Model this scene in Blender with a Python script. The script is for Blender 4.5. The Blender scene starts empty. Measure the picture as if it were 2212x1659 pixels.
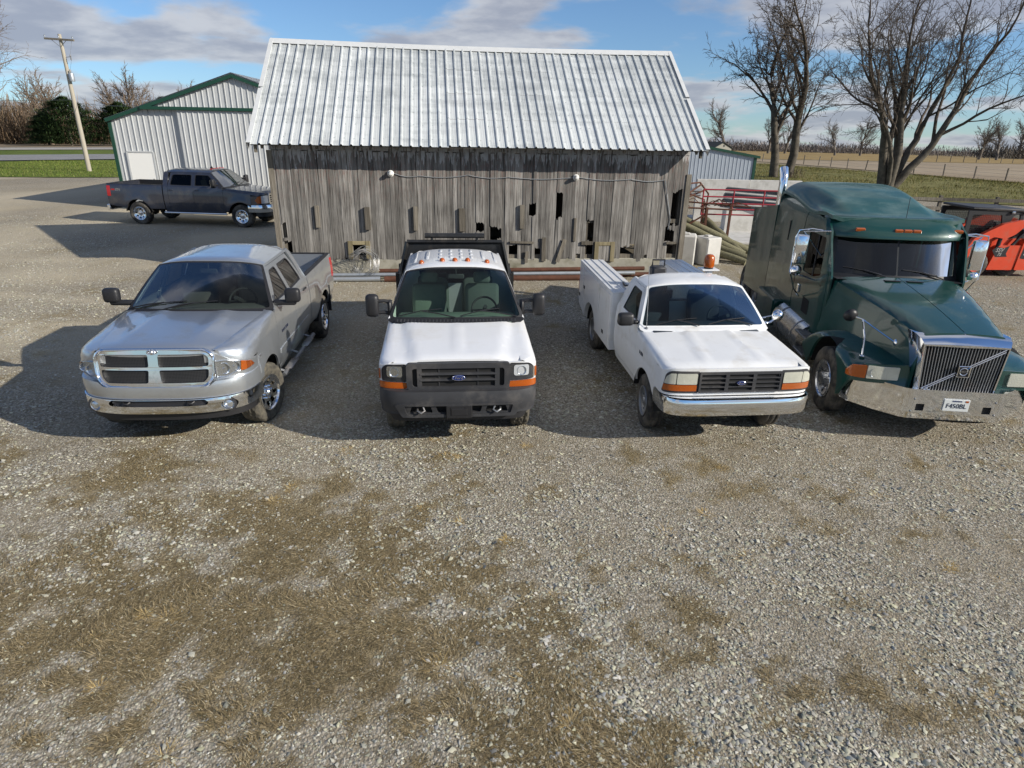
import bpy, bmesh, math, random
import numpy as np
from mathutils import Vector, Matrix, Euler
from mathutils.geometry import tessellate_polygon
PI = math.pi; R = math.radians
rnd = random.Random(11)
scene = bpy.context.scene
col = scene.collection

# ---------------------------------------------------------------- camera
CAM_H = 3.70
cam_d = bpy.data.cameras.new('camera'); cam = bpy.data.objects.new('camera', cam_d); col.objects.link(cam)
cam_d.sensor_fit = 'HORIZONTAL'; cam_d.sensor_width = 36; cam_d.lens = 36*1375/2212
cam_d.clip_end = 6000; cam_d.clip_start = .05
cam.matrix_world = Matrix.Translation((0, 0, CAM_H)) @ Matrix.Rotation(PI/2-math.atan(559.5/1375), 4, 'X') @ Matrix.Rotation(R(1.1), 4, 'Z')
scene.camera = cam

# ---------------------------------------------------------------- sky and sun
SUN = Vector((1.92, -.81, 1.0)).normalized()
world = bpy.data.worlds.new('World'); scene.world = world; world.use_nodes = True
wn = world.node_tree; wn.nodes.clear()
def N(nt, typ, **kw):
    n = nt.nodes.new(typ)
    for k, v in kw.items():
        if k == 'inp':
            for a, b in v.items(): n.inputs[a].default_value = b
        else: setattr(n, k, v)
    return n
def L(nt, a, ao, b, bi): nt.links.new(a.outputs[ao], b.inputs[bi])
def build_world():
    nt = wn
    out = N(nt, 'ShaderNodeOutputWorld'); bg = N(nt, 'ShaderNodeBackground', inp={'Strength': .095})
    L(nt, bg, 0, out, 0)
    tc = N(nt, 'ShaderNodeTexCoord')
    # the land falls away from the yard, so the sky starts a little below the level line
    add = N(nt, 'ShaderNodeVectorMath', operation='ADD', inp={1: (0, 0, .035)}); L(nt, tc, 'Generated', add, 0)
    nrm = N(nt, 'ShaderNodeVectorMath', operation='NORMALIZE'); L(nt, add, 0, nrm, 0)
    sky = N(nt, 'ShaderNodeTexSky', sky_type='NISHITA', sun_disc=False)
    sky.sun_elevation = math.asin(SUN.z); sky.sun_rotation = math.atan2(SUN.x, SUN.y)
    sky.altitude = 250; sky.air_density = 1.0; sky.dust_density = .35; sky.ozone_density = 1.2
    L(nt, nrm, 0, sky, 0)
    # cloud layer: direction projected on a plane overhead
    sep = N(nt, 'ShaderNodeSeparateXYZ'); L(nt, nrm, 0, sep, 0)
    zc = N(nt, 'ShaderNodeMath', operation='MAXIMUM', inp={1: .015}); L(nt, sep, 2, zc, 0)
    zb = N(nt, 'ShaderNodeMath', operation='ADD', inp={1: .13}); L(nt, zc, 0, zb, 0)
    dv = N(nt, 'ShaderNodeVectorMath', operation='DIVIDE'); L(nt, nrm, 0, dv, 0)
    cmb = N(nt, 'ShaderNodeCombineXYZ'); [L(nt, zb, 0, cmb, i) for i in range(3)]; L(nt, cmb, 0, dv, 1)
    mp = N(nt, 'ShaderNodeMapping', inp={'Location': (2.77, 7.14, 0), 'Scale': (1.0, .95, 0)}); L(nt, dv, 0, mp, 0)
    n1 = N(nt, 'ShaderNodeTexNoise', inp={'Scale': .8, 'Detail': 9, 'Roughness': .52, 'Distortion': .2}); L(nt, mp, 0, n1, 'Vector')
    n2 = N(nt, 'ShaderNodeTexNoise', inp={'Scale': 2.1, 'Detail': 8, 'Roughness': .58}); L(nt, mp, 0, n2, 'Vector')
    low = N(nt, 'ShaderNodeMapRange', interpolation_type='SMOOTHSTEP', inp={1: .02, 2: .30, 3: .045, 4: 0}); L(nt, zc, 0, low, 0)
    nl = N(nt, 'ShaderNodeMath', operation='ADD'); L(nt, n1, 0, nl, 0); L(nt, low, 0, nl, 1)
    mask = N(nt, 'ShaderNodeMapRange', interpolation_type='SMOOTHSTEP', inp={1: .485, 2: .575}); L(nt, nl, 0, mask, 0)
    # thick parts are grey below, thin rims bright
    dens = N(nt, 'ShaderNodeMapRange', interpolation_type='SMOOTHSTEP', inp={1: .49, 2: .62}); 
    av = N(nt, 'ShaderNodeMath', operation='MULTIPLY_ADD', inp={1: .4, 2: 0}); L(nt, n2, 0, av, 0)
    av2 = N(nt, 'ShaderNodeMath', operation='MULTIPLY_ADD', inp={1: .65}); L(nt, n1, 0, av2, 0); L(nt, av, 0, av2, 2); L(nt, av2, 0, dens, 0)
    cc = N(nt, 'ShaderNodeMixRGB', inp={1: (5.3, 5.4, 5.7, 1), 2: (3.1, 3.3, 3.95, 1)}); L(nt, dens, 0, cc, 0)
    m08 = N(nt, 'ShaderNodeMath', operation='MULTIPLY', inp={1: .88}); L(nt, mask, 0, m08, 0)
    tn = N(nt, 'ShaderNodeMixRGB', blend_type='MULTIPLY', inp={0: 1, 2: (.66, .86, 1.12, 1)}); L(nt, sky, 0, tn, 1)
    mix = N(nt, 'ShaderNodeMixRGB'); L(nt, m08, 0, mix, 0); L(nt, tn, 0, mix, 1); L(nt, cc, 0, mix, 2)
    L(nt, mix, 0, bg, 0)
build_world()
sun_d = bpy.data.lights.new('sun', 'SUN'); sun_d.energy = 5.0; sun_d.angle = R(.53); sun_d.color = (1, .93, .82)
sun = bpy.data.objects.new('sun', sun_d); col.objects.link(sun); sun.location = (20, -10, 30)
sun.rotation_euler = (-SUN).to_track_quat('-Z', 'Y').to_euler()
vs = scene.view_settings; vs.view_transform = 'Standard'; vs.look = 'None'; vs.exposure = 0.27; vs.gamma = 1; vs.use_curve_mapping = False
scene.render.engine = 'CYCLES'

# ---------------------------------------------------------------- helpers
def tag(o, label=None, cat=None, group=None, kind=None):
    if label: o['label'] = label
    if cat: o['category'] = cat
    if group: o['group'] = group
    if kind: o['kind'] = kind
    return o
def thing(name, label, cat, loc=(0, 0, 0), rz=0, group=None, scale=1):
    o = bpy.data.objects.new(name, None); col.objects.link(o); o.empty_display_size = .2
    o.location = loc; o.rotation_euler = (0, 0, rz); o.scale = (scale,)*3
    return tag(o, label, cat, group)
def mesh_of(bm, name, smooth=None):
    me = bpy.data.meshes.new(name); bm.to_mesh(me); bm.free()
    if smooth is not None:
        me.shade_smooth(); me.set_sharp_from_angle(angle=R(smooth))
    return me
def obj(name, bm, m, parent=None, smooth=None):
    me = mesh_of(bm, name, smooth) if isinstance(bm, bmesh.types.BMesh) else bm
    if m is not None and not me.materials: me.materials.append(m)
    o = bpy.data.objects.new(name, me); col.objects.link(o)
    if parent is not None: o.parent = parent
    return o
def pyobj(name, V, F, m, parent=None, smooth=None):
    me = bpy.data.meshes.new(name); me.from_pydata([tuple(v) for v in V], [], F); me.update()
    if smooth is not None: me.shade_smooth(); me.set_sharp_from_angle(angle=R(smooth))
    return obj(name, me, m, parent)
def npmesh(name, V, F, attrs=None):
    """V (n,3), F (m,k) int with constant k"""
    me = bpy.data.meshes.new(name); n, k = F.shape
    me.vertices.add(len(V)); me.vertices.foreach_set('co', np.ascontiguousarray(V, dtype=np.float32).ravel())
    me.loops.add(n*k); me.loops.foreach_set('vertex_index', np.ascontiguousarray(F, dtype=np.int32).ravel())
    me.polygons.add(n); me.polygons.foreach_set('loop_start', np.arange(0, n*k, k, dtype=np.int32))
    me.polygons.foreach_set('loop_total', np.full(n, k, dtype=np.int32))
    me.update(calc_edges=True)
    for an, (typ, dom, data) in (attrs or {}).items():
        a = me.attributes.new(an, typ, dom); a.data.foreach_set('color' if 'COLOR' in typ else 'value', np.ascontiguousarray(data, dtype=np.float32).ravel())
    return me
def BM(): return bmesh.new()
def box(bm, c, s, M=None, bev=0, seg=1, rot=None, taper=None):
    b = bm if not bev else bmesh.new()
    r = bmesh.ops.create_cube(b, size=1)
    for v in r['verts']:
        v.co = Vector((v.co.x*s[0], v.co.y*s[1], v.co.z*s[2]))
        if taper and v.co.z > 0: v.co.x *= taper[0]; v.co.y *= taper[1]
    if bev: bmesh.ops.bevel(b, geom=b.edges[:], offset=bev, segments=seg, affect='EDGES', profile=.5)
    T = Matrix.Translation(c)
    if rot is not None: T = T @ Euler(rot).to_matrix().to_4x4()
    if M is not None: T = M @ T
    bmesh.ops.transform(b, matrix=T, verts=r['verts'] if b is bm else b.verts)
    if b is not bm: join(bm, b)
    return bm
def join(bm, b):
    mp = {}
    for v in b.verts: mp[v] = bm.verts.new(v.co)
    for f in b.faces:
        try: bm.faces.new([mp[v] for v in f.verts])
        except ValueError: pass
    b.free()
def grid(bm, P, closed_u=False, closed_v=False):
    """P[i][j] points -> quads"""
    V = [[bm.verts.new(p) for p in row] for row in P]
    nu, nv = len(V), len(V[0])
    for i in range(nu if closed_u else nu-1):
        for j in range(nv if closed_v else nv-1):
            q = [V[i][j], V[(i+1) % nu][j], V[(i+1) % nu][(j+1) % nv], V[i][(j+1) % nv]]
            if len(set(q)) == 4: bm.faces.new(q)
    return V
def frame_of(d, up=Vector((0, 0, 1))):
    d = Vector(d).normalized()
    if abs(d.dot(up)) > .97: up = Vector((0, 1, 0))
    a = d.cross(up).normalized(); return a, a.cross(d).normalized()
def tube(bm, pts, r, n=8, cap=True, closed=False):
    pts = [Vector(p) for p in pts]; k = len(pts); rr = r if hasattr(r, '__len__') else [r]*k
    rows = []
    for i, p in enumerate(pts):
        if closed: d = pts[(i+1) % k]-pts[i-1]
        else: d = pts[min(i+1, k-1)]-pts[max(i-1, 0)]
        a, b = frame_of(d)
        rows.append([p+(a*math.cos(t)+b*math.sin(t))*rr[i] for t in [2*PI*j/n for j in range(n)]])
    V = grid(bm, rows, closed_u=closed, closed_v=True)
    if cap and not closed:
        bm.faces.new(V[0][::-1]); bm.faces.new(V[-1])
    return bm
def lathe(bm, prof, n=24, M=None, a0=0, a1=2*PI):
    """prof [(r, h)] turned about local z"""
    full = abs(a1-a0-2*PI) < 1e-6; m = n if full else n+1
    rows = []
    for i in range(m):
        t = a0+(a1-a0)*i/n
        rows.append([Vector((r*math.cos(t), r*math.sin(t), h)) for r, h in prof])
    if M is not None: rows = [[M @ p for p in row] for row in rows]
    grid(bm, rows, closed_u=full)
    return bm
def ring(pts, closed=True, n=6):
    """Catmull-Rom through 2-D points"""
    P = [Vector(p) for p in pts]; k = len(P); out = []
    rng = range(k if closed else k-1)
    for i in rng:
        p0, p1, p2, p3 = (P[(i-1) % k] if closed or i > 0 else P[0]), P[i], P[(i+1) % k], (P[(i+2) % k] if closed or i < k-2 else P[-1])
        for j in range(n):
            t = j/n
            out.append(.5*((2*p1)+(-p0+p2)*t+(2*p0-5*p1+4*p2-p3)*t*t+(-p0+3*p1-3*p2+p3)*t**3))
    if not closed: out.append(P[-1])
    return [tuple(p) for p in out]
def rpoly(pts, r, n=4):
    """round the corners of a 2-D polygon; r a number or a list"""
    out = []; k = len(pts); P = [Vector(p) for p in pts]
    for i in range(k):
        ri = r[i] if hasattr(r, '__len__') else r
        a, b, c = P[i-1], P[i], P[(i+1) % k]
        if ri <= 0: out.append(tuple(b)); continue
        u, v = (a-b), (c-b); ri = min(ri, u.length*.49, v.length*.49)
        p, q = b+u.normalized()*ri, b+v.normalized()*ri
        for j in range(n+1):
            t = j/n; out.append(tuple((1-t)**2*p+2*t*(1-t)*b+t*t*q))
    return out
def rrect(x0, z0, x1, z1, r, n=4): return rpoly([(x0, z0), (x1, z0), (x1, z1), (x0, z1)], r, n)
def oval(cx, cz, rx, rz, n=20): return [(cx+rx*math.cos(2*PI*i/n), cz+rz*math.sin(2*PI*i/n)) for i in range(n)]
def chart(outer, fn, holes=(), du=.1, dv=.1, thick=None, bm=None):
    """flat outline (with holes) cut into small faces and bent by fn(u,v)->(x,y,z);
    thick: vector, or function(point)->vector, the rim is folded along it"""
    loops = [[Vector((p[0], p[1], 0)) for p in lp] for lp in [outer]+list(holes)]
    tri = tessellate_polygon(loops); pts = [p for lp in loops for p in lp]
    b = bmesh.new(); V = [b.verts.new(p) for p in pts]
    for t in tri:
        try: b.faces.new([V[i] for i in t])
        except ValueError: pass
    bmesh.ops.remove_doubles(b, verts=b.verts, dist=1e-5)
    for ax, d in ((0, du), (1, dv)):
        if not d: continue
        lo = min(p[ax] for p in pts); hi = max(p[ax] for p in pts); k = max(1, int(round((hi-lo)/d)))
        no = Vector((1, 0, 0)) if ax == 0 else Vector((0, 1, 0))
        for i in range(1, k):
            co = no*(lo+(hi-lo)*i/k)
            bmesh.ops.bisect_plane(b, geom=b.verts[:]+b.edges[:]+b.faces[:], dist=1e-5, plane_co=co, plane_no=no)
    bmesh.ops.recalc_face_normals(b, faces=b.faces)
    for v in b.verts: v.co = Vector(fn(v.co.x, v.co.y))
    if thick is not None:
        be = [e for e in b.edges if len(e.link_faces) == 1]
        r = bmesh.ops.extrude_edge_only(b, edges=be)
        for v in r['geom']:
            if isinstance(v, bmesh.types.BMVert): v.co += Vector(thick(v.co) if callable(thick) else thick)
    if bm is not None: join(bm, b); return bm
    return b
FONTC = {}
def text_bm(body, size, ext=.002, shear=0.0, sx=1.0, bold=0.0):
    cu = bpy.data.curves.new('t', 'FONT'); cu.body = body; cu.size = size; cu.extrude = ext; cu.align_x = 'CENTER'; cu.align_y = 'CENTER'; cu.shear = shear; cu.offset = bold; cu.resolution_u = 3
    o = bpy.data.objects.new('t', cu); col.objects.link(o)
    me = bpy.data.meshes.new_from_object(o.evaluated_get(bpy.context.evaluated_depsgraph_get()))
    bpy.data.objects.remove(o); bpy.data.curves.remove(cu)
    b = bmesh.new(); b.from_mesh(me); bpy.data.meshes.remove(me)
    for v in b.verts: v.co.x *= sx
    return b
def place_bm(b, M): bmesh.ops.transform(b, matrix=M, verts=b.verts); return b
def basis(o, x, y, z=None):
    """matrix with columns x, y, z at origin o"""
    x = Vector(x).normalized(); y = Vector(y).normalized(); z = Vector(z) if z is not None else x.cross(y)
    m = Matrix.Identity(4)
    for i in range(3): m[i][0] = x[i]; m[i][1] = y[i]; m[i][2] = z[i]; m[i][3] = o[i]
    return m
def copy_tree(o, parent=None):
    c = o.copy(); col.objects.link(c); c.parent = parent
    for ch in list(o.children): copy_tree(ch, c)
    return c
def sstep(a, b, x):
    t = min(1, max(0, (x-a)/(b-a))); return t*t*(3-2*t)
def lerp(a, b, t): return a+(b-a)*t

# smooth value noise for land shapes and scatter
_T = np.random.RandomState(5).rand(256, 256)
def vnoise(x, y, s=1.0, o=0):
    x = np.asarray(x, dtype=float)*s+17.3+o*31.7; y = np.asarray(y, dtype=float)*s+9.1+o*12.9
    xi = np.floor(x).astype(int); yi = np.floor(y).astype(int); fx = x-xi; fy = y-yi
    fx = fx*fx*(3-2*fx); fy = fy*fy*(3-2*fy)
    g = lambda a, b: _T[a & 255, b & 255]
    return (g(xi, yi)*(1-fx)+g(xi+1, yi)*fx)*(1-fy)+(g(xi, yi+1)*(1-fx)+g(xi+1, yi+1)*fx)*fy
def fbm(x, y, s=1.0, o=0, n=4):
    t = 0; a = .5; w = 0
    for i in range(n): t = t+a*vnoise(x, y, s, o+i*3); w += a; s *= 2.03; a *= .55
    return t/w
def terr(x, y):
    x = np.asarray(x, dtype=float); y = np.asarray(y, dtype=float)
    r = np.hypot(x, y-8); s = np.maximum(0, r-32)
    return -.0200*(np.sqrt(s*s+225)-15)

# ---------------------------------------------------------------- materials
MATS = {}
def material(name, color=(.5, .5, .5), rough=.6, metal=0, coat=0, var=0, vscale=6, bump=0, bscale=40, spec=.5, emit=None, dirt=None, dscale=3, dlo=.45, dhi=.75, rvar=0, stretch=(1, 1, 1), attr=None, coords='Object', trans=0, ior=1.45, bdist=.01):
    if name in MATS: return MATS[name]
    m = bpy.data.materials.new(name); m.use_nodes = True; nt = m.node_tree; p = nt.nodes['Principled BSDF']
    c4 = tuple(color)+(1,)
    p.inputs['Base Color'].default_value = c4; p.inputs['Roughness'].default_value = rough; p.inputs['Metallic'].default_value = metal
    p.inputs['Coat Weight'].default_value = coat; p.inputs['Coat Roughness'].default_value = .06; p.inputs['Specular IOR Level'].default_value = spec
    p.inputs['IOR'].default_value = ior
    if trans: p.inputs['Transmission Weight'].default_value = trans
    tc = N(nt, 'ShaderNodeTexCoord'); mp = N(nt, 'ShaderNodeMapping', inp={'Scale': stretch}); L(nt, tc, coords, mp, 0)
    cur = None
    def mixin(fac, a, b, blend='MIX'):
        mx = N(nt, 'ShaderNodeMixRGB', blend_type=blend); L(nt, fac[0], fac[1], mx, 0)
        for i, q in ((1, a), (2, b)):
            if isinstance(q, tuple) and len(q) == 4: mx.inputs[i].default_value = q
            else: L(nt, q[0], q[1], mx, i)
        return (mx, 0)
    cur = c4
    if attr:
        at = N(nt, 'ShaderNodeAttribute', attribute_name=attr); cur = (at, 'Color')
    if var:
        n = N(nt, 'ShaderNodeTexNoise', inp={'Scale': vscale, 'Detail': 6, 'Roughness': .6}); L(nt, mp, 0, n, 'Vector')
        rp = N(nt, 'ShaderNodeMapRange', inp={1: .3, 2: .7, 3: 1-var, 4: 1+var}); L(nt, n, 0, rp, 0)
        mx = N(nt, 'ShaderNodeMixRGB', blend_type='MULTIPLY', inp={0: 1}); L(nt, rp, 0, mx, 2)
        if isinstance(cur[0], float) or len(cur) == 4: mx.inputs[1].default_value = cur
        else: L(nt, cur[0], cur[1], mx, 1)
        cur = (mx, 0)
    if dirt:
        n = N(nt, 'ShaderNodeTexNoise', inp={'Scale': dscale, 'Detail': 8, 'Roughness': .65}); L(nt, mp, 0, n, 'Vector')
        rp = N(nt, 'ShaderNodeMapRange', inp={1: dlo, 2: dhi, 3: 0, 4: 1}); L(nt, n, 0, rp, 0)
        cur = mixin((rp, 0), cur, tuple(dirt)+(1,))
        rr = N(nt, 'ShaderNodeMapRange', inp={1: 0, 2: 1, 3: rough, 4: max(rough, .7)}); L(nt, rp, 0, rr, 0); L(nt, rr, 0, p, 'Roughness')
    if cur is not c4: L(nt, cur[0], cur[1], p, 'Base Color')
    if rvar:
        n = N(nt, 'ShaderNodeTexNoise', inp={'Scale': 4, 'Detail': 5}); L(nt, mp, 0, n, 'Vector')
        rp = N(nt, 'ShaderNodeMapRange', inp={1: .3, 2: .7, 3: max(0, rough-rvar), 4: rough+rvar}); L(nt, n, 0, rp, 0); L(nt, rp, 0, p, 'Roughness')
    if bump:
        n = N(nt, 'ShaderNodeTexNoise', inp={'Scale': bscale, 'Detail': 5, 'Roughness': .6}); L(nt, mp, 0, n, 'Vector')
        bp = N(nt, 'ShaderNodeBump', inp={'Strength': bump, 'Distance': bdist}); L(nt, n, 0, bp, 'Height'); L(nt, bp, 0, p, 'Normal')
    if emit: p.inputs['Emission Color'].default_value = tuple(emit)+(1,); p.inputs['Emission Strength'].default_value = 1
    MATS[name] = m; return m
def glass(name, tint, k=.45, refl=1.0, rough=.01):
    """thin pane: tinted see-through plus mirror reflection that grows at grazing angles"""
    if name in MATS: return MATS[name]
    m = bpy.data.materials.new(name); m.use_nodes = True; nt = m.node_tree; nt.nodes.clear()
    out = N(nt, 'ShaderNodeOutputMaterial'); mx = N(nt, 'ShaderNodeMixShader'); tr = N(nt, 'ShaderNodeBsdfTransparent'); gl = N(nt, 'ShaderNodeBsdfGlossy')
    tr.inputs[0].default_value = tuple(tint)+(1,); gl.inputs['Roughness'].default_value = rough; gl.inputs[0].default_value = (refl, refl, refl, 1)
    fr = N(nt, 'ShaderNodeFresnel', inp={'IOR': 1.52})
    rp = N(nt, 'ShaderNodeMath', operation='MULTIPLY', inp={1: k}); L(nt, fr, 0, rp, 0)
    L(nt, rp, 0, mx, 0); L(nt, tr, 0, mx, 1); L(nt, gl, 0, mx, 2); L(nt, mx, 0, out, 0)
    MATS[name] = m; return m
DUST = (.30, .27, .22)
m_silver = material('silver_paint', (.52, .55, .58), .28, .75, 1, var=.03, vscale=2, dirt=(.36, .35, .32), dlo=.52, dhi=.95)
m_white = material('white_paint', (.74, .75, .76), .38, 0, .7, var=.03, vscale=2, dirt=(.56, .53, .47), dlo=.5, dhi=.95, dscale=2)
m_oldwhite = material('old_white_paint', (.74, .75, .75), .42, 0, .45, var=.04, vscale=2, dirt=(.5, .46, .38), dlo=.52, dhi=.9, dscale=2.5)
m_grey = material('grey_paint', (.050, .056, .078), .32, .5, 1, var=.05, vscale=2, dirt=(.15, .13, .11), dlo=.5, dhi=.9)
m_green = material('green_paint', (.005, .052, .042), .34, .1, .8, var=.08, vscale=2, dirt=(.045, .085, .075), dlo=.5, dhi=.85, dscale=2)
m_greenroof = material('faded_green_paint', (.012, .075, .064), .45, 0, .35, var=.1, vscale=3, dirt=(.09, .16, .15), dlo=.46, dhi=.66, dscale=1.6)
m_orange = material('orange_paint', (.62, .055, .015), .4, 0, .6, var=.06, dirt=(.25, .12, .07), dlo=.5, dhi=.85)
m_chrome = material('chrome', (.86, .87, .89), .07, 1, 0, dirt=(.6, .58, .54), dlo=.6, dhi=1.1, dscale=5)
m_alu = material('bright_alloy', (.62, .63, .65), .25, 1, 0, rvar=.08)
m_steel = material('dull_steel', (.30, .31, .32), .5, .8, 0, var=.15, dirt=(.16, .11, .08), dlo=.5, dhi=.8)
m_black = material('black_plastic', (.018, .018, .02), .45, 0, 0, var=.1, bump=.05, bscale=300)
m_trim = material('dark_grey_plastic', (.036, .037, .041), .55, 0, 0, var=.12, bump=.06, bscale=250, dirt=(.12, .11, .1), dlo=.5, dhi=.9)
m_dark = material('dark_underbody', (.010, .010, .010), .8, 0, 0)
m_rubber = material('tyre_rubber', (.024, .023, .022), .78, 0, 0, var=.2, dirt=(.17, .15, .12), dlo=.42, dhi=.72, dscale=4, bump=.2, bscale=60)
m_dustyrubber = material('dusty_tyre_rubber', (.045, .042, .037), .85, 0, 0, var=.2, dirt=(.15, .135, .10), dlo=.35, dhi=.75, dscale=16, bump=.2, bscale=60)
m_amber = material('amber_lens', (.50, .105, .008), .2, 0, .6, bump=.25, bscale=90, trans=.25)
m_red = material('red_lens', (.45, .012, .012), .2, 0, .6, bump=.2, bscale=90)
m_lens = material('clear_lens', (.78, .80, .82), .10, .35, 1.0, bump=.35, bscale=70)
m_oldlens = material('cloudy_lens', (.50, .50, .42), .25, 0, .6, bump=.3, bscale=60, var=.1)
m_refl = material('lamp_reflector', (.66, .69, .72), .16, .85, .8, bump=.2, bscale=45)
m_intgrey = material('grey_interior', (.10, .10, .10), .75, 0, 0, var=.1)
m_interior = material('grey_green_interior', (.17, .21, .18), .75, 0, 0, var=.08, bump=.1, bscale=120)
m_intdark = material('dark_interior', (.03, .032, .036), .75, 0, 0, var=.1)
m_intblue = material('slate_interior', (.045, .055, .07), .8, 0, 0, var=.1)
g_ws = glass('windscreen_glass', (.60, .72, .66)); g_dark = glass('tinted_glass', (.07, .075, .08)); g_mid = glass('grey_glass', (.32, .36, .38)); g_lamp = glass('lamp_cover', (.92, .93, .94))
m_mirror = material('mirror_glass', (.8, .82, .85), .03, 1)
m_blue = material('blue_badge', (.01, .03, .17), .2, .2, 1)
m_badge = material('bright_badge', (.75, .76, .78), .2, .9)
m_plate = material('plate_white', (.72, .74, .72), .4, 0, .2)
m_ink = material('dark_print', (.02, .025, .05), .6)
# ================================================================ land
def ground_material():
    m = bpy.data.materials.new('yard_gravel'); m.use_nodes = True; nt = m.node_tree; p = nt.nodes['Principled BSDF']
    p.inputs['Roughness'].default_value = .95; p.inputs['Specular IOR Level'].default_value = .15
    g = N(nt, 'ShaderNodeNewGeometry')
    at = N(nt, 'ShaderNodeAttribute', attribute_name='thatch')
    dm = N(nt, 'ShaderNodeAttribute', attribute_name='damp')
    vo = N(nt, 'ShaderNodeTexVoronoi', inp={'Scale': 42, 'Randomness': 1}); L(nt, g, 'Position', vo, 'Vector')
    vo2 = N(nt, 'ShaderNodeTexVoronoi', inp={'Scale': 95, 'Randomness': 1}); L(nt, g, 'Position', vo2, 'Vector')
    n1 = N(nt, 'ShaderNodeTexNoise', inp={'Scale': 1.1, 'Detail': 7, 'Roughness': .6}); L(nt, g, 'Position', n1, 'Vector')
    n2 = N(nt, 'ShaderNodeTexNoise', inp={'Scale': 60, 'Detail': 4, 'Roughness': .7}); L(nt, g, 'Position', n2, 'Vector')
    # chip colours: one grey-tan value per cell
    sc_ = N(nt, 'ShaderNodeSeparateColor'); L(nt, vo, 'Color', sc_, 0)
    cr = N(nt, 'ShaderNodeValToRGB'); cr.color_ramp.elements[0].color = (.19, .165, .12, 1); cr.color_ramp.elements[1].color = (.57, .525, .44, 1)
    e = cr.color_ramp.elements.new(.45); e.color = (.365, .32, .245, 1); e = cr.color_ramp.elements.new(.75); e.color = (.45, .405, .325, 1)
    L(nt, sc_, 0, cr, 0)
    gap = N(nt, 'ShaderNodeMapRange', inp={1: .25, 2: .62, 3: 1, 4: .62}); L(nt, vo, 'Distance', gap, 0)
    mg = N(nt, 'ShaderNodeMixRGB', blend_type='MULTIPLY', inp={0: 1}); L(nt, cr, 0, mg, 1); L(nt, gap, 0, mg, 2)
    dirt = N(nt, 'ShaderNodeMapRange', inp={1: .42, 2: .66, 3: 0, 4: .6}); L(nt, n1, 0, dirt, 0)
    m1 = N(nt, 'ShaderNodeMixRGB', inp={2: (.27, .23, .165, 1)}); L(nt, dirt, 0, m1, 0); L(nt, mg, 0, m1, 1)
    # old trampled grass
    cg = N(nt, 'ShaderNodeValToRGB'); cg.color_ramp.elements[0].color = (.075, .058, .032, 1); cg.color_ramp.elements[1].color = (.39, .31, .17, 1); cg.color_ramp.elements[0].position = .3; cg.color_ramp.elements[1].position = .72
    L(nt, n2, 0, cg, 0)
    m2 = N(nt, 'ShaderNodeMixRGB'); L(nt, at, 'Fac', m2, 0); L(nt, m1, 0, m2, 1); L(nt, cg, 0, m2, 2)
    m3 = N(nt, 'ShaderNodeMixRGB', inp={2: (.47, .41, .30, 1)}); L(nt, dm, 'Fac', m3, 0); L(nt, m2, 0, m3, 1)
    fl = N(nt, 'ShaderNodeAttribute', attribute_name='open_land'); m4 = N(nt, 'ShaderNodeMixRGB', inp={2: (.24, .20, .13, 1)}); L(nt, fl, 'Fac', m4, 0); L(nt, m3, 0, m4, 1)
    L(nt, m4, 0, p, 'Base Color')
    h1 = N(nt, 'ShaderNodeMath', operation='MULTIPLY_ADD', inp={1: .45}); L(nt, vo2, 'Distance', h1, 0); L(nt, vo, 'Distance', h1, 2)
    h2 = N(nt, 'ShaderNodeMath', operation='MULTIPLY_ADD', inp={1: .8}); L(nt, n2, 0, h2, 0); L(nt, h1, 0, h2, 2)
    bp = N(nt, 'ShaderNodeBump', invert=True, inp={'Strength': .7, 'Distance': .012}); L(nt, h2, 0, bp, 'Height'); L(nt, bp, 0, p, 'Normal')
    return m
def thatch_mask(x, y):
    x = np.asarray(x, float); y = np.asarray(y, float)
    b = np.zeros_like(x+y)
    for cx, cy, rx, ry, a in ((-2.0, 4.3, 2.0, 1.5, .34), (-3.4, 5.9, 1.8, .8, .25), (-.6, 3.4, 1.3, 1.0, .28), (-4.6, 4.2, 2.2, 1.2, .22), (-.2, 5.2, 1.0, 1.0, .12), (.6, 3.0, .6, .5, .25), (2.6, 3.3, 1.0, .5, .07), (-7.5, 10, 2.6, 3, .08), (-6, 6.2, 2.5, .7, .16)):
        b = b+a*np.exp(-((x-cx)/rx)**2-((y-cy)/ry)**2)
    f = .5+.9*(fbm(x, y, 1.5, 2, 5)-.5)+1.0*(fbm(x, y, 6.5, 9, 4)-.5)
    return np.clip((f+b-.61)/.30, 0, 1)
def coords(fine_lo, fine_hi, step, lo, hi, grow=1.12):
    a = list(np.arange(fine_lo, fine_hi+1e-6, step)); s = step
    while a[-1] < hi: s *= grow; a.append(a[-1]+s)
    s = step; b = [fine_lo]
    while b[-1] > lo: s *= grow; b.append(b[-1]-s)
    return np.array(b[1:][::-1]+a)
def yard_z(x, y):
    near = np.exp(-((np.asarray(x))/16)**2-((np.asarray(y)-9)/12)**2)
    return terr(x, y)+near*((fbm(x, y, .5, 4, 3)-.5)*.05+(fbm(x, y, 4.0, 6, 2)-.5)*.012)
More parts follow.
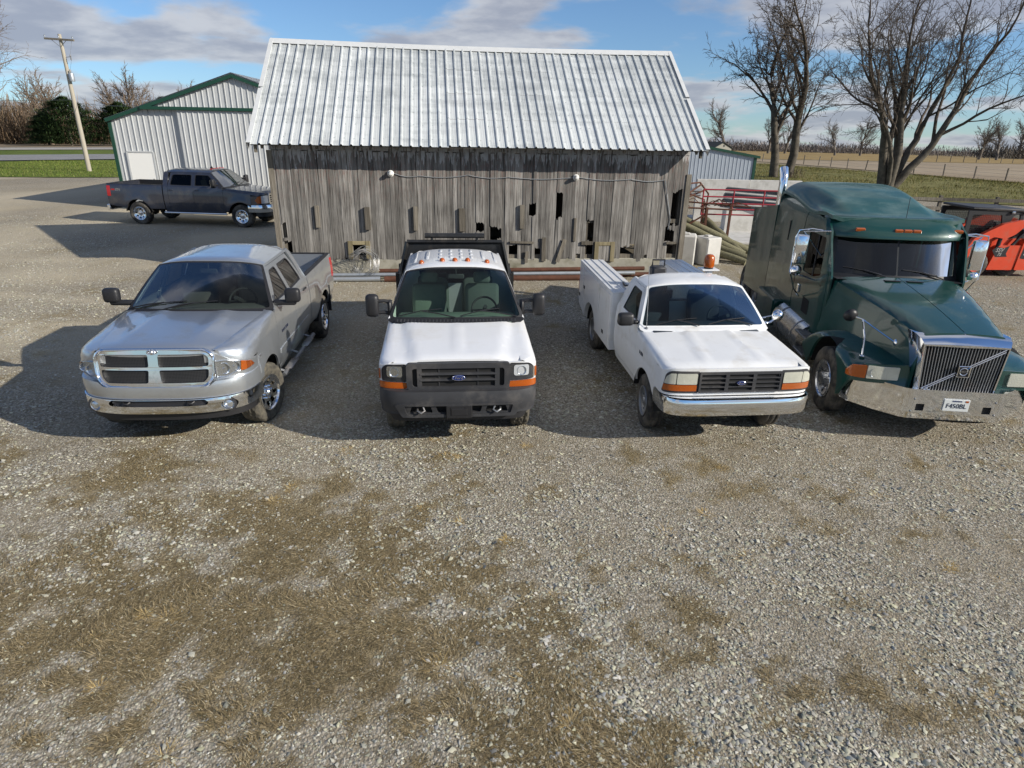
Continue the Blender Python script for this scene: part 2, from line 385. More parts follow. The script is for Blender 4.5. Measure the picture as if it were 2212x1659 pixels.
def make_ground():
    xs = coords(-9, 10, .11, -2500, 2500); ys = coords(1.8, 13, .11, -400, 3500)
    X, Y = np.meshgrid(xs, ys); Z = yard_z(X, Y)
    nx, ny = len(xs), len(ys); idx = np.arange(nx*ny).reshape(ny, nx)
    F = np.stack([idx[:-1, :-1], idx[:-1, 1:], idx[1:, 1:], idx[1:, :-1]], -1).reshape(-1, 4)
    T = thatch_mask(X, Y)*np.where(Y < 30, 1, .3); FL = np.clip((np.hypot(X, Y-8)-55)/25, 0, 1)
    D = np.clip((fbm(X, Y, .22, 7, 3)-.30)/.3, 0, 1)*np.clip((-X-1.0)/5, 0, 1)*.85*np.clip((Y-5)/4, 0, 1)
    for q in (0, 1.75, 5.2, 6.95): D = np.maximum(D, .8*np.exp(-((Y-(11.2+q-.10*X+.5*np.sin(X*.22)))/.30)**2)*np.clip((-X-4.5)/2.5, 0, 1)*np.clip((X+34)/6, 0, 1)*(.5+fbm(X, Y, .8, 13, 3)))
    D = np.clip(D, 0, 1)
    me = npmesh('ground', np.stack([X, Y, Z], -1).reshape(-1, 3), F, {'thatch': ('FLOAT', 'POINT', T.ravel()), 'damp': ('FLOAT', 'POINT', D.ravel()), 'open_land': ('FLOAT', 'POINT', FL.ravel())})
    me.shade_smooth()
    o = obj('ground', me, ground_material()); tag(o, 'grey and tan gravel yard with trampled dead grass', None, kind='structure')
make_ground()

def land_patch(name, poly, m, lift, step, label, kind='structure', rough=0):
    """sheet over the terrain inside a 4-corner outline given as (x,y) corners"""
    a, b, c, d = [np.array(p, float) for p in poly]
    nu = max(2, int(np.linalg.norm(b-a)/step)); nv = max(2, int(np.linalg.norm(d-a)/step))
    u, v = np.meshgrid(np.linspace(0, 1, nu+1), np.linspace(0, 1, nv+1))
    P = (a[None, None]*((1-u)*(1-v))[..., None]+b*(u*(1-v))[..., None]+c*(u*v)[..., None]+d*((1-u)*v)[..., None])
    if rough: 
        w = rough*(np.minimum(1, np.minimum(v, 1-v)*0+1))
        P[..., 1] += (vnoise(P[..., 0], P[..., 1]*0, .6, 3)-.5)*w*(1-v); 
    Z = terr(P[..., 0], P[..., 1])+lift
    idx = np.arange((nu+1)*(nv+1)).reshape(nv+1, nu+1)
    F = np.stack([idx[:-1, :-1], idx[:-1, 1:], idx[1:, 1:], idx[1:, :-1]], -1).reshape(-1, 4)
    me = npmesh(name, np.dstack([P, Z]).reshape(-1, 3), F); me.shade_smooth()
    o = obj(name, me, m); tag(o, label, None, kind=kind); return o
def land_mat(name, c0, c1, s1, s2, stretch=(1, 1, 1), rows=None):
    m = bpy.data.materials.new(name); m.use_nodes = True; nt = m.node_tree; p = nt.nodes['Principled BSDF']
    p.inputs['Roughness'].default_value = .95; p.inputs['Specular IOR Level'].default_value = .1
    g = N(nt, 'ShaderNodeNewGeometry'); mp = N(nt, 'ShaderNodeMapping', inp={'Scale': stretch}); L(nt, g, 'Position', mp, 0)
    n1 = N(nt, 'ShaderNodeTexNoise', inp={'Scale': s1, 'Detail': 8, 'Roughness': .65}); L(nt, mp, 0, n1, 'Vector')
    n2 = N(nt, 'ShaderNodeTexNoise', inp={'Scale': s2, 'Detail': 4, 'Roughness': .7}); L(nt, g, 'Position', n2, 'Vector')
    av = N(nt, 'ShaderNodeMath', operation='ADD'); L(nt, n1, 0, av, 0); L(nt, n2, 0, av, 1)
    src = av
    if rows:
        rt = N(nt, 'ShaderNodeMapping', inp={'Rotation': (0, 0, R(rows[1]))}); L(nt, g, 'Position', rt, 0)
        w = N(nt, 'ShaderNodeTexWave', inp={'Scale': rows[0], 'Distortion': .6, 'Detail': 2}); L(nt, rt, 0, w, 'Vector')
        src = N(nt, 'ShaderNodeMath', operation='MULTIPLY_ADD', inp={1: .22}); L(nt, w, 1, src, 0); L(nt, av, 0, src, 2)
    cr = N(nt, 'ShaderNodeValToRGB'); cr.color_ramp.elements[0].position = .36; cr.color_ramp.elements[1].position = .68
    hv = N(nt, 'ShaderNodeMath', operation='MULTIPLY', inp={1: .5}); L(nt, src, 0, hv, 0); L(nt, hv, 0, cr, 0)
    cr.color_ramp.elements[0].color = tuple(c0)+(1,); cr.color_ramp.elements[1].color = tuple(c1)+(1,)
    L(nt, cr, 0, p, 'Base Color')
    bp = N(nt, 'ShaderNodeBump', inp={'Strength': .6, 'Distance': .06}); L(nt, n2, 0, bp, 'Height'); L(nt, bp, 0, p, 'Normal')
    return m
M_lawn = land_mat('lawn_grass', (.052, .085, .012), (.17, .20, .05), .25, 3.0)
M_past = land_mat('pasture_grass', (.085, .085, .026), (.235, .215, .085), .16, 1.4)
M_field = land_mat('crop_stubble', (.22, .17, .115), (.36, .295, .21), .05, .6, rows=(1.3, 38))
M_farfield = land_mat('tilled_field', (.16, .125, .085), (.30, .24, .165), .05, .5)
M_road = land_mat('road_asphalt', (.20, .20, .20), (.30, .30, .30), .4, 4)
M_drive = land_mat('drive_gravel', (.30, .28, .25), (.42, .40, .36), .4, 4)
M_tallgrass = land_mat('dry_tall_grass', (.20, .14, .06), (.38, .28, .13), .2, 1.5)
land_patch('lawn', [(-150, 30), (-9, 47.5), (-22, 97), (-160, 60)], M_lawn, .03, 1.6, 'mown green lawn between gravel yard and road', rough=1.6)
land_patch('road', [(-130, 14), (-20, 92), (-28, 113), (-145, 32)], M_road, .12, 5, 'grey country road beyond the lawn')
land_patch('verge', [(-145, 32), (-28, 113), (-32, 145), (-160, 65)], M_lawn, .07, 5, 'green verge between the road and the gravel drive')
land_patch('lane', [(-160, 65), (-32, 146), (-36, 168), (-165, 92)], M_drive, .14, 5, 'pale lane on the far side of the road')
land_patch('far_field', [(-900, -100), (-15, 168), (-60, 420), (-900, 380)], M_farfield, .05, 14, 'bare brown field beyond the lane')
land_patch('pasture', [(0, 50), (64, 21), (47.8, 62), (30, 132)], M_past, .04, 1.6, 'rough green pasture behind the semi truck', rough=1.2)
land_patch('crop_field', [(47.9, 62.0), (420, -80), (420, 300), (40.5, 128)], M_field, .06, 4, 'harvested crop field beyond the pasture fence')
land_patch('meadow', [(29, 128.5), (420, 300), (420, 420), (20, 300)], M_tallgrass, .05, 6, 'dry tan grass strip along the crop field')

# ---------------------------------------------------------------- loose stone and straw
def stones():
    rs = np.random.RandomState(3); P = []; S = []
    yy = np.linspace(1.6, 26, 200); dy = yy[1]-yy[0]
    for y in yy:
        d = math.hypot(CAM_H-.3, y); hw = .92*y+4.6
        n = int(min(2700, 2700*(4.5/d)**2.05)*dy*2*hw)
        x = rs.uniform(-hw, hw, n); P.append(np.stack([x, y+rs.uniform(-dy/2, dy/2, n)], 1)); S.append(np.exp(rs.normal(math.log(.0064), .48, n))*max(1, (d/6.5)**.55))
    P = np.concatenate(P); S = np.concatenate(S)
    t = thatch_mask(P[:, 0], P[:, 1]); coarse = fbm(P[:, 0], P[:, 1], .9, 5, 3)
    keep = (rs.rand(len(P)) > t*.58)
    bx = (P[:, 0]+1.43)*math.cos(R(6.9))+(P[:, 1]-16.565)*math.sin(R(6.9)); by = -(P[:, 0]+1.43)*math.sin(R(6.9))+(P[:, 1]-16.565)*math.cos(R(6.9))
    keep &= ~((by > -.1) & (bx > -4.8) & (bx < 6.3))
    keep &= rs.rand(len(P)) < np.clip((.92*P[:, 1]+4.6-np.abs(P[:, 0]))/3.2, 0, 1)
    P, S, coarse = P[keep], S[keep], coarse[keep]
    S = np.minimum(S*(.75+.7*np.clip((coarse-.35)/.3, 0, 1)), .024)
    n = len(P); base = np.array([[1, 0, -.25], [0, 1, -.25], [-1, 0, -.25], [0, -1, -.25], [0, 0, 1]], float)
    V = base[None]+rs.normal(0, .22, (n, 5, 3)); V *= S[:, None, None]*rs.uniform([.8, .7, .28], [1.6, 1.15, .52], (n, 3))[:, None, :]
    a = rs.uniform(0, 2*PI, n); c, s = np.cos(a), np.sin(a)
    X = V[..., 0]*c[:, None]-V[..., 1]*s[:, None]; Y = V[..., 0]*s[:, None]+V[..., 1]*c[:, None]
    ti = rs.normal(0, .25, n); Z = V[..., 2]+X*ti[:, None]
    V = np.stack([X+P[:, 0, None], Y+P[:, 1, None], Z+(yard_z(P[:, 0], P[:, 1])+S*.22)[:, None]], -1)
    F = np.array([[0, 1, 4], [1, 2, 4], [2, 3, 4], [3, 0, 4]])
    F = (F[None]+(np.arange(n)*5)[:, None, None]).reshape(-1, 3)
    g = np.clip(rs.normal(.41, .075, n), .18, .64); warm = rs.uniform(.68, .88, n); mid = .5*(1+warm)
    C = np.stack([g, g*(.955+.03*rs.rand(n)), g*warm, np.ones(n)], -1)
    me = npmesh('loose_gravel', V.reshape(-1, 3), F, {'tint': ('FLOAT_COLOR', 'POINT', np.repeat(C, 5, 0))})
    o = obj('loose_gravel', me, material('limestone_chips', (.4, .4, .38), .9, attr='tint', spec=.25)); tag(o, 'loose crushed limestone chips over the yard', None, kind='stuff')
    return n
NST = stones()
def blades(name, P, base_z, length, width, elev, cols, label, m, clump_dirs=None, seed=1):
    rs = np.random.RandomState(seed); n = len(P)
    a = rs.uniform(0, 2*PI, n) if clump_dirs is None else clump_dirs
    el = np.abs(rs.normal(elev[0], elev[1], n)); ln = length*np.exp(rs.normal(0, .35, n))
    d = np.stack([np.cos(a)*np.cos(el), np.sin(a)*np.cos(el), np.sin(el)], -1)
    sd = np.stack([-np.sin(a), np.cos(a), np.zeros(n)], -1)*width
    b = np.concatenate([P, base_z[:, None]], 1)
    bend = np.array([0, 0, -1.0])[None]*(ln*rs.uniform(.05, .3, n))[:, None]
    mid = b+d*ln[:, None]*.55; tip = b+d*ln[:, None]+bend*.6
    V = np.stack([b-sd, b+sd, mid+sd*.8, mid-sd*.8, tip], 1).reshape(-1, 3)
    i = np.arange(n)[:, None]*5
    F = np.concatenate([i+np.array([[0, 1, 2]]), i+np.array([[0, 2, 3]]), i+np.array([[3, 2, 4]])])
    C = np.array(cols)[rs.randint(0, len(cols), n)]*rs.uniform(.7, 1.25, n)[:, None]
    C = np.concatenate([C, np.ones((n, 1))], 1)
    me = npmesh(name, V, F, {'tint': ('FLOAT_COLOR', 'POINT', np.repeat(C, 5, 0))})
    o = obj(name, me, m); tag(o, label, None, kind='stuff'); return o
m_straw = material('dry_straw', (.4, .3, .15), .85, attr='tint', spec=.2)
def straw():
    rs = np.random.RandomState(8); P = []
    while sum(map(len, P)) < 95000:
        y = 1.7+rs.rand(40000)**1.5*11; x = rs.uniform(-1, 1, 40000)*(.92*y+2.6)
        t = thatch_mask(x, y); k = rs.rand(40000) < t*t*np.clip(6/(y+1), .2, 1); P.append(np.stack([x[k], y[k]], 1))
    P = np.concatenate(P)[:95000]
    # flattened in drifts: neighbouring blades lie about the same way
    a = fbm(P[:, 0], P[:, 1], .8, 11, 2)*16+rs.normal(0, .7, len(P))
    blades('dead_grass', P, yard_z(P[:, 0], P[:, 1])+.002, .05, .0016, (.12, .22), [(.34, .265, .145), (.25, .19, .10), (.14, .105, .055), (.42, .345, .21), (.12, .10, .05), (.19, .145, .08)], 'flattened dead grass in drifts among the gravel', m_straw, a, 2)
    # single pale tufts standing in the gravel
    T = []
    for i in range(60):
        y = 2.6+rs.rand()*4.6; x = rs.uniform(-.85, .95)*(y+.8)
        if x < -.5 and rs.rand() < .5: continue
        T.append((x, y))
    P = []; A = []
    for x, y in T:
        k = rs.randint(15, 110); r = rs.uniform(.02, .12); a = rs.uniform(0, 2*PI, k)
        P.append(np.stack([x+np.cos(a)*r*rs.rand(k), y+np.sin(a)*r*rs.rand(k)], 1)); A.append(a)
    P = np.concatenate(P); A = np.concatenate(A)
    blades('straw_tufts', P, yard_z(P[:, 0], P[:, 1]), .06, .0015, (.18, .25), [(.50, .36, .15), (.42, .29, .11), (.55, .43, .22)], 'pale straw tufts standing up through the gravel', m_straw, A, 3)
straw()
def turf():
    rs = np.random.RandomState(21)
    def scatter(corners, n, lift):
        a, b, c, d = [np.array(p, float) for p in corners]; u = rs.rand(n, 1); v = rs.rand(n, 1)
        return a*(1-u)*(1-v)+b*u*(1-v)+c*u*v+d*(1-u)*v
    P = scatter([(-48, 43.2), (-18, 46.5), (-24, 75), (-50, 70)], 45000, 0)
    blades('lawn_tufts', P, terr(P[:, 0], P[:, 1])+.03, .09, .012, (1.1, .3), [(.09, .14, .02), (.13, .17, .035), (.18, .19, .06)], 'short green grass blades on the lawn', m_straw, None, 4)
    P = scatter([(1, 50.5), (62, 22.5), (47.3, 62.2), (33, 118)], 80000, 0)
    k = rs.rand(len(P)) < np.clip((fbm(P[:, 0], P[:, 1], .35, 3, 4)-.32)*3, .05, 1); P = P[k]
    blades('pasture_tufts', P, terr(P[:, 0], P[:, 1])+.04, .16, .013, (.9, .35), [(.13, .13, .03), (.20, .17, .06), (.10, .115, .022), (.26, .21, .09)], 'rough olive grass tufts across the pasture', m_straw, None, 5)
turf()
# ================================================================ buildings
def wood_material(name='weathered_boards', lo=(.056, .051, .046), hi=(.33, .315, .29), paint=True):
    m = bpy.data.materials.new(name); m.use_nodes = True; nt = m.node_tree; p = nt.nodes['Principled BSDF']
    p.inputs['Roughness'].default_value = .9; p.inputs['Specular IOR Level'].default_value = .15
    tc = N(nt, 'ShaderNodeTexCoord'); oi = N(nt, 'ShaderNodeObjectInfo')
    mp = N(nt, 'ShaderNodeMapping', inp={'Scale': (42, 42, 1.6)}); L(nt, tc, 'Object', mp, 0)
    off = N(nt, 'ShaderNodeVectorMath', operation='MULTIPLY_ADD', inp={1: (37, 11, 53)}); L(nt, oi, 'Random', off, 0); L(nt, mp, 0, off, 2)
    n = N(nt, 'ShaderNodeTexNoise', inp={'Scale': 1, 'Detail': 7, 'Roughness': .62, 'Distortion': .3}); L(nt, off, 0, n, 'Vector')
    ns = N(nt, 'ShaderNodeTexNoise', inp={'Scale': 1.6, 'Detail': 4}); L(nt, tc, 'Object', ns, 'Vector')
    ad = N(nt, 'ShaderNodeMath', operation='MULTIPLY_ADD', inp={1: .35}); L(nt, ns, 0, ad, 0); L(nt, n, 0, ad, 2)
    cr = N(nt, 'ShaderNodeValToRGB'); cr.color_ramp.elements[0].position = .45; cr.color_ramp.elements[1].position = .88
    cr.color_ramp.elements[0].color = tuple(lo)+(1,); cr.color_ramp.elements[1].color = tuple(hi)+(1,); L(nt, ad, 0, cr, 0)
    rb = N(nt, 'ShaderNodeMapRange', inp={1: 0, 2: 1, 3: .62, 4: 1.25}); L(nt, oi, 'Random', rb, 0)
    mu = N(nt, 'ShaderNodeMixRGB', blend_type='MULTIPLY', inp={0: 1}); L(nt, cr, 0, mu, 1); L(nt, rb, 0, mu, 2); cur = mu
    if paint:
        sp = N(nt, 'ShaderNodeSeparateXYZ'); L(nt, tc, 'Object', sp, 0)
        mp2 = N(nt, 'ShaderNodeMapping', inp={'Scale': (16, 16, 2.4)}); L(nt, tc, 'Object', mp2, 0)
        n2 = N(nt, 'ShaderNodeTexNoise', inp={'Scale': 1, 'Detail': 6, 'Roughness': .65}); L(nt, mp2, 0, n2, 'Vector')
        # flaked remains of white and red paint survive under the eave
        hz = N(nt, 'ShaderNodeMapRange', inp={1: 2.35, 2: 3.05, 3: -.26, 4: .12}); L(nt, sp, 2, hz, 0)
        s1 = N(nt, 'ShaderNodeMath', operation='ADD'); L(nt, n2, 0, s1, 0); L(nt, hz, 0, s1, 1)
        k1 = N(nt, 'ShaderNodeMapRange', inp={1: .53, 2: .6, 3: 0, 4: .8}); L(nt, s1, 0, k1, 0)
        w = N(nt, 'ShaderNodeMixRGB', inp={2: (.50, .50, .50, 1)}); L(nt, k1, 0, w, 0); L(nt, cur, 0, w, 1)
        hr = N(nt, 'ShaderNodeMapRange', inp={1: 1.7, 2: 2.7, 3: 0, 4: .55}); L(nt, sp, 2, hr, 0)
        n3 = N(nt, 'ShaderNodeTexNoise', inp={'Scale': 2.2, 'Detail': 8, 'Roughness': .7}); L(nt, mp2, 0, n3, 'Vector')
        k2 = N(nt, 'ShaderNodeMapRange', inp={1: .5, 2: .64, 3: 0, 4: .85}); L(nt, n3, 0, k2, 0)
        k3 = N(nt, 'ShaderNodeMath', operation='MULTIPLY'); L(nt, hr, 0, k3, 0); L(nt, k2, 0, k3, 1)
        r_ = N(nt, 'ShaderNodeMixRGB', inp={2: (.24, .105, .085, 1)}); L(nt, k3, 0, r_, 0); L(nt, w, 0, r_, 1); cur = r_
    L(nt, cur, 0, p, 'Base Color')
    bp = N(nt, 'ShaderNodeBump', inp={'Strength': .7, 'Distance': .006}); L(nt, n, 0, bp, 'Height'); L(nt, bp, 0, p, 'Normal')
    return m
M_board = wood_material(); M_timber = wood_material('old_timber', (.07, .062, .05), (.24, .215, .175), False); M_yellowwood = wood_material('newer_timber', (.19, .16, .09), (.36, .31, .20), False)
def roof_material():
    m = material('galvanised_roof', (.60, .62, .61), .5, .12, 0); nt = m.node_tree; p = nt.nodes['Principled BSDF']
    tc = N(nt, 'ShaderNodeTexCoord')
    a = N(nt, 'ShaderNodeTexNoise', inp={'Scale': 1.3, 'Detail': 6, 'Roughness': .62}); L(nt, tc, 'Object', a, 'Vector')
    mp = N(nt, 'ShaderNodeMapping', inp={'Scale': (.5, 3.3, 3.3)}); L(nt, tc, 'Object', mp, 0)
    b = N(nt, 'ShaderNodeTexNoise', inp={'Scale': 1.4, 'Detail': 4, 'Roughness': .6}); L(nt, mp, 0, b, 'Vector')
    mp2 = N(nt, 'ShaderNodeMapping', inp={'Scale': (9, 1.1, 1.1)}); L(nt, tc, 'Object', mp2, 0)
    c = N(nt, 'ShaderNodeTexNoise', inp={'Scale': 1.2, 'Detail': 6, 'Roughness': .7}); L(nt, mp2, 0, c, 'Vector')
    s = N(nt, 'ShaderNodeMath', operation='ADD'); L(nt, a, 0, s, 0); L(nt, b, 0, s, 1)
    s2 = N(nt, 'ShaderNodeMath', operation='ADD'); L(nt, s, 0, s2, 0); L(nt, c, 0, s2, 1)
    th = N(nt, 'ShaderNodeMath', operation='MULTIPLY', inp={1: .3333}); L(nt, s2, 0, th, 0)
    sp = N(nt, 'ShaderNodeSeparateXYZ'); L(nt, tc, 'Object', sp, 0)
    hz = N(nt, 'ShaderNodeMapRange', inp={1: 3.2, 2: 5.4, 3: -.02, 4: .055}); L(nt, sp, 2, hz, 0)
    tt = N(nt, 'ShaderNodeMath', operation='ADD'); L(nt, th, 0, tt, 0); L(nt, hz, 0, tt, 1)
    k = N(nt, 'ShaderNodeMapRange', inp={1: .475, 2: .63, 3: 0, 4: 1}); L(nt, tt, 0, k, 0)
    mx = N(nt, 'ShaderNodeMixRGB', inp={1: (.61, .635, .63, 1), 2: (.37, .395, .40, 1)}); L(nt, k, 0, mx, 0)
    oi = N(nt, 'ShaderNodeObjectInfo'); rb = N(nt, 'ShaderNodeMapRange', inp={1: 0, 2: 1, 3: .88, 4: 1.05}); L(nt, oi, 'Random', rb, 0)
    mz = N(nt, 'ShaderNodeMixRGB', blend_type='MULTIPLY', inp={0: 1}); L(nt, mx, 0, mz, 1); L(nt, rb, 0, mz, 2); L(nt, mz, 0, p, 'Base Color')
    return m
M_roof = roof_material()
M_whitesheet = material('white_sheet_metal', (.47, .485, .49), .42, .05, 0, var=.05, vscale=1.5)
M_ridge = material('pale_ridge_metal', (.62, .63, .62), .45, .1, 0, var=.06)
M_greysheet = material('grey_sheet_metal', (.36, .40, .45), .45, .2, 0, var=.07, vscale=1.2)
M_greentrim = material('green_sheet_metal', (.008, .05, .03), .42, 0, .2, var=.1)
M_conc = material('old_concrete', (.33, .315, .26), .92, var=.14, vscale=4, bump=.3, bscale=30, dirt=(.15, .14, .09), dlo=.48, dhi=.72, dscale=2.2)
M_palec = material('pale_concrete', (.52, .51, .48), .9, var=.1, vscale=3, bump=.25, bscale=30, dirt=(.30, .29, .25), dlo=.5, dhi=.8, dscale=2)
M_rust = material('rusty_steel', (.11, .045, .027), .8, .2, var=.3, vscale=9, dirt=(.08, .035, .02), dlo=.4, dhi=.7)
M_galv = material('galvanised_steel', (.40, .43, .46), .45, .6, var=.1, vscale=6, dirt=(.25, .22, .19), dlo=.55, dhi=.8)
M_redpaint = material('red_gate_paint', (.30, .022, .035), .55, 0, .1, var=.1)
M_whitemat = material('porcelain_white', (.75, .75, .72), .35, 0, .3)

def ribbed(u0, u1, lo, hi, P, pitch=.23, h=.022, w=.05, phase=0.0, bm=None):
    """ribbed sheet: u across, v from lo(u) to hi(u); P(u, v, out) gives the point"""
    us = []; k = math.floor((u0-phase)/pitch)-1
    while True:
        c = phase+k*pitch
        for du, o in ((-w*.5, 0), (-w*.22, h), (w*.22, h), (w*.5, 0)):
            us.append((c+du, o))
        for f in (.38, .62): us.append((c+pitch*f, 0)); us.append((c+pitch*f+.008, .004)); us.append((c+pitch*f+.016, 0))
        if c > u1: break
        k += 1
    us = sorted(us); us = [(u0, 0)]+[q for q in us if u0+.001 < q[0] < u1-.001]+[(u1, 0)]
    bm = bm or BM(); nv = 1
    grid(bm, [[P(u, lo(u) if callable(lo) else lo, o), P(u, hi(u) if callable(hi) else hi, o)] for u, o in us])
    return bm

# ---- the old barn. local x runs along the front wall, y into the barn
B0, B1 = -4.45, 5.90; BD = 5.95
barn = thing('barn', 'old weathered grey wooden barn with a ribbed metal roof behind the parked trucks', 'barn', (-1.43, 16.565, 0), R(6.9))
HOLES = [(-2.70, -2.37, .52, .84), (-4.35, -4.24, 1.02, 1.37), (-4.32, -4.23, .5, .92), (.46, .58, 1.13, 1.35), (.84, 1.09, .95, 1.25), (1.84, 1.97, 1.58, 1.86), (2.52, 2.63, 1.48, 2.11), (3.35, 3.52, .92, 1.41), (4.25, 4.62, .40, .77),
         (5.59, 5.80, 1.34, 2.17), (5.49, 5.72, .89, 1.24), (5.53, 5.74, .40, .80), (3.35, 3.51, .40, .85), (1.98, 2.12, .40, .77), (1.35, 1.50, .40, .84)]
def board_piece(x0, x1, z0, z1, y, th, jag0, jag1, lean, name='board', par=barn, m=M_board):
    n = 3 if x1-x0 > .1 else 2
    xs = [x0+(x1-x0)*i/n for i in range(n+1)]
    lo = [z0+rnd.uniform(-jag0, jag0) for _ in xs]; hi = [z1+rnd.uniform(-jag1, jag1) for _ in xs]
    bm = BM()
    zm = [lerp(a, b, .5) for a, b in zip(lo, hi)]; cup = rnd.uniform(-.004, .006)
    F = [[bm.verts.new((x+lean*(z-1.5), y+(cup if k == 1 else 0)-(abs(lean)*.2), z)) for x, z in zip(xs, zz)] for k, zz in enumerate((lo, zm, hi))]
    K = [[bm.verts.new((x+lean*(z-1.5), y+th, z)) for x, z in zip(xs, zz)] for zz in (lo, hi)]
    for a in (0, 1):
        for i in range(n): bm.faces.new((F[a][i], F[a][i+1], F[a+1][i+1], F[a+1][i]))
    for i in range(n):
        bm.faces.new((F[0][i], K[0][i], K[0][i+1], F[0][i+1])); bm.faces.new((F[2][i], F[2][i+1], K[1][i+1], K[1][i]))
    for i in (0, n):
        bm.faces.new((F[0][i], F[1][i], F[2][i], K[1][i], K[0][i]))
    return obj(name, bm, m, par)
def barn_front():
    x = B0; i = 0
    while x < B1-.03:
        w = rnd.choice((.07, .08, .085, .095, .105, .12)); w = min(w, B1-x)
        gap = rnd.choice((.003, .003, .004, .006)); a, b = x, x+w-gap; c = (a+b)/2
        cuts = sorted([(h[2], h[3]) for h in HOLES if h[0]-.02 < c < h[1]+.02])
        zb = .42+rnd.uniform(-.03, .05) if c < 2 else .40+rnd.uniform(-.05, .07)
        if rnd.random() < .10: zb += rnd.uniform(.05, .16)
        zt = 3.06+rnd.uniform(-.03, .03)
        segs = []; lo = zb
        for q0, q1 in cuts:
            q0 += rnd.uniform(-.03, .03); q1 += rnd.uniform(-.05, .05)
            if q0-lo > .05: segs.append((lo, q0))
            lo = q1
        segs.append((lo, zt))
        y = -.028+rnd.uniform(-.006, .006); lean = rnd.gauss(0, .003)
        for s0, s1 in segs:
            board_piece(a, b, s0, s1, y+(rnd.uniform(-.012, .004) if len(segs) > 1 else 0), .022, .022 if s0 < 1 else .035, .012 if s1 > 3 else .03, lean)
        x += w; i += 1
barn_front()
def barn_parts():
    bm = BM(); box(bm, ((B0+B1)/2, .12, .22), (B1-B0+.1, .3, .46), bev=.015); obj('foundation', bm, M_conc, barn)
    # sill and girts seen through the gaps
    for z in (.5, 1.42, 2.3, 3.0):
        bm = BM(); box(bm, ((B0+B1)/2, .07, z), (B1-B0-.1, .1, .1)); obj('girt', bm, M_timber, barn)
    for s in (B0+.09, -1.9, .7, 3.3, B1-.09):
        bm = BM(); box(bm, (s, .1, 1.6), (.13, .13, 2.9)); obj('post', bm, M_timber, barn)
    # back wall, gable walls
    bm = BM(); box(bm, ((B0+B1)/2, BD, 1.6), (B1-B0, .05, 3.2)); obj('back_wall', bm, M_board, barn)
    for s in (B0+.025, B1-.025):
        x = 0.0
        while x < BD-.02:
            w = min(rnd.uniform(.16, .22), BD-x); c = x+w/2; top = 3.16+(1-abs(c-BD/2)/(BD/2))*2.35
            bm = BM(); box(bm, (s, c, (.3+top)/2), (.025, w-.006, top-.3)); obj('gable_board', bm, M_board, barn); x += w
    bm = BM(); box(bm, ((B0+B1)/2, BD/2, .04), (B1-B0-.2, BD-.2, .05)); obj('floor', bm, material('barn_floor', (.10, .085, .06), .95, var=.2), barn)
    # roof: front and back slope in sheets
    E0, E1 = -4.78, 6.12; ye, ze, yr, zr = -.62, 3.19, 2.97, 5.66
    sl = math.hypot(yr-ye, zr-ze); dy, dz = (yr-ye)/sl, (zr-ze)/sl
    n = 12; W = (E1-E0)/n
    for side in (1, -1):
        for i in range(n):
            u0, u1 = E0+i*W, E0+(i+1)*W; dr = rnd.uniform(-.012, .012); lift = .007*(i % 2)
            def P(u, v, o, side=side, lift=lift):
                yy = ye+dy*v; nz, ny = dy, -dz
                p = Vector((u, yy+ny*(o+lift), ze+dz*v+nz*(o+lift)))
                # a tired roof: the ridge sags a little
                p.z -= .05*math.sin(PI*(u-E0)/(E1-E0))*(v/sl)
                return p if side > 0 else Vector((p.x, 2*yr-p.y, p.z))
            bm = BM()
            for q in range(4): ribbed(u0-.005, u1+.005, dr+sl*q/4, sl*(q+1)/4+(.0 if q < 3 else 0), P, .2271, .036, .066, E0+.03, bm)
            bmesh.ops.remove_doubles(bm, verts=bm.verts, dist=.0005)
            obj('roof_sheet', bm, M_roof, barn)
    # roof frame below, rake boards, ridge cap, rafter tails
    for side in (1, -1):
        bm = BM(); V = [bm.verts.new(p) for p in ((E0+.05, ye+.03, ze-.02), (E1-.05, ye+.03, ze-.02), (E1-.05, yr, zr-.075), (E0+.05, yr, zr-.075))]
        if side < 0:
            for v in V: v.co.y = 2*yr-v.co.y
        bm.faces.new(V); obj('roof_deck', bm, M_timber, barn)
    bm = BM(); 
    for k in range(9):
        u0, u1 = E0-.02+(E1-E0+.04)*k/9, E0-.02+(E1-E0+.04)*(k+1)/9
        def S(u): return .05*math.sin(PI*min(1, max(0, (u-E0)/(E1-E0))))
        rows = [[Vector((u, yr+a, zr+b-S(u))) for a, b in ((-.17, -.075), (-.16, -.06), (-.012, .055), (.012, .055), (.16, -.06), (.17, -.075))] for u in (u0+.0, u1)]
        grid(bm, rows)
    obj('ridge_cap', bm, M_ridge, barn)
    for u in (E0, E1):
        bm = BM(); sg = -1 if u < 0 else 1
        for a, b in ((0, .49), (.5, 1)):
            v0, v1 = sl*a, sl*b-.02
            pr = [(0.07, .034), (-.012, .036), (-.014, -.14), (-.03, -.14), (-.03, .05), (.07, .05)]
            rows = []
            for v in (v0, v1):
                rows.append([Vector((u+sg*(-x), ye+dy*v-dz*o, ze+dz*v+dy*o)) for x, o in pr])
            grid(bm, rows, closed_v=True)
        obj('rake_trim', bm, M_ridge, barn)
    s = E0+.28
    while s < E1-.1:
        bm = BM(); box(bm, (s, -.25, 3.33), (.05, .68, .10), rot=(math.atan2(dz, dy), 0, 0)); obj('rafter_tail', bm, M_timber, barn); s += .61
    bm = BM(); box(bm, ((B0+B1)/2, -.005, 3.12), (B1-B0, .03, .12)); obj('frieze', bm, M_board, barn)
    for s in (E0+.12, E1-.12):
        bm = BM(); box(bm, (s, -.45, 3.12), (.05, .1, .22), taper=(1, 1.6)); obj('lookout', bm, M_timber, barn)
    # screw heads on the roof ribs
    bm = BM(); k = 0
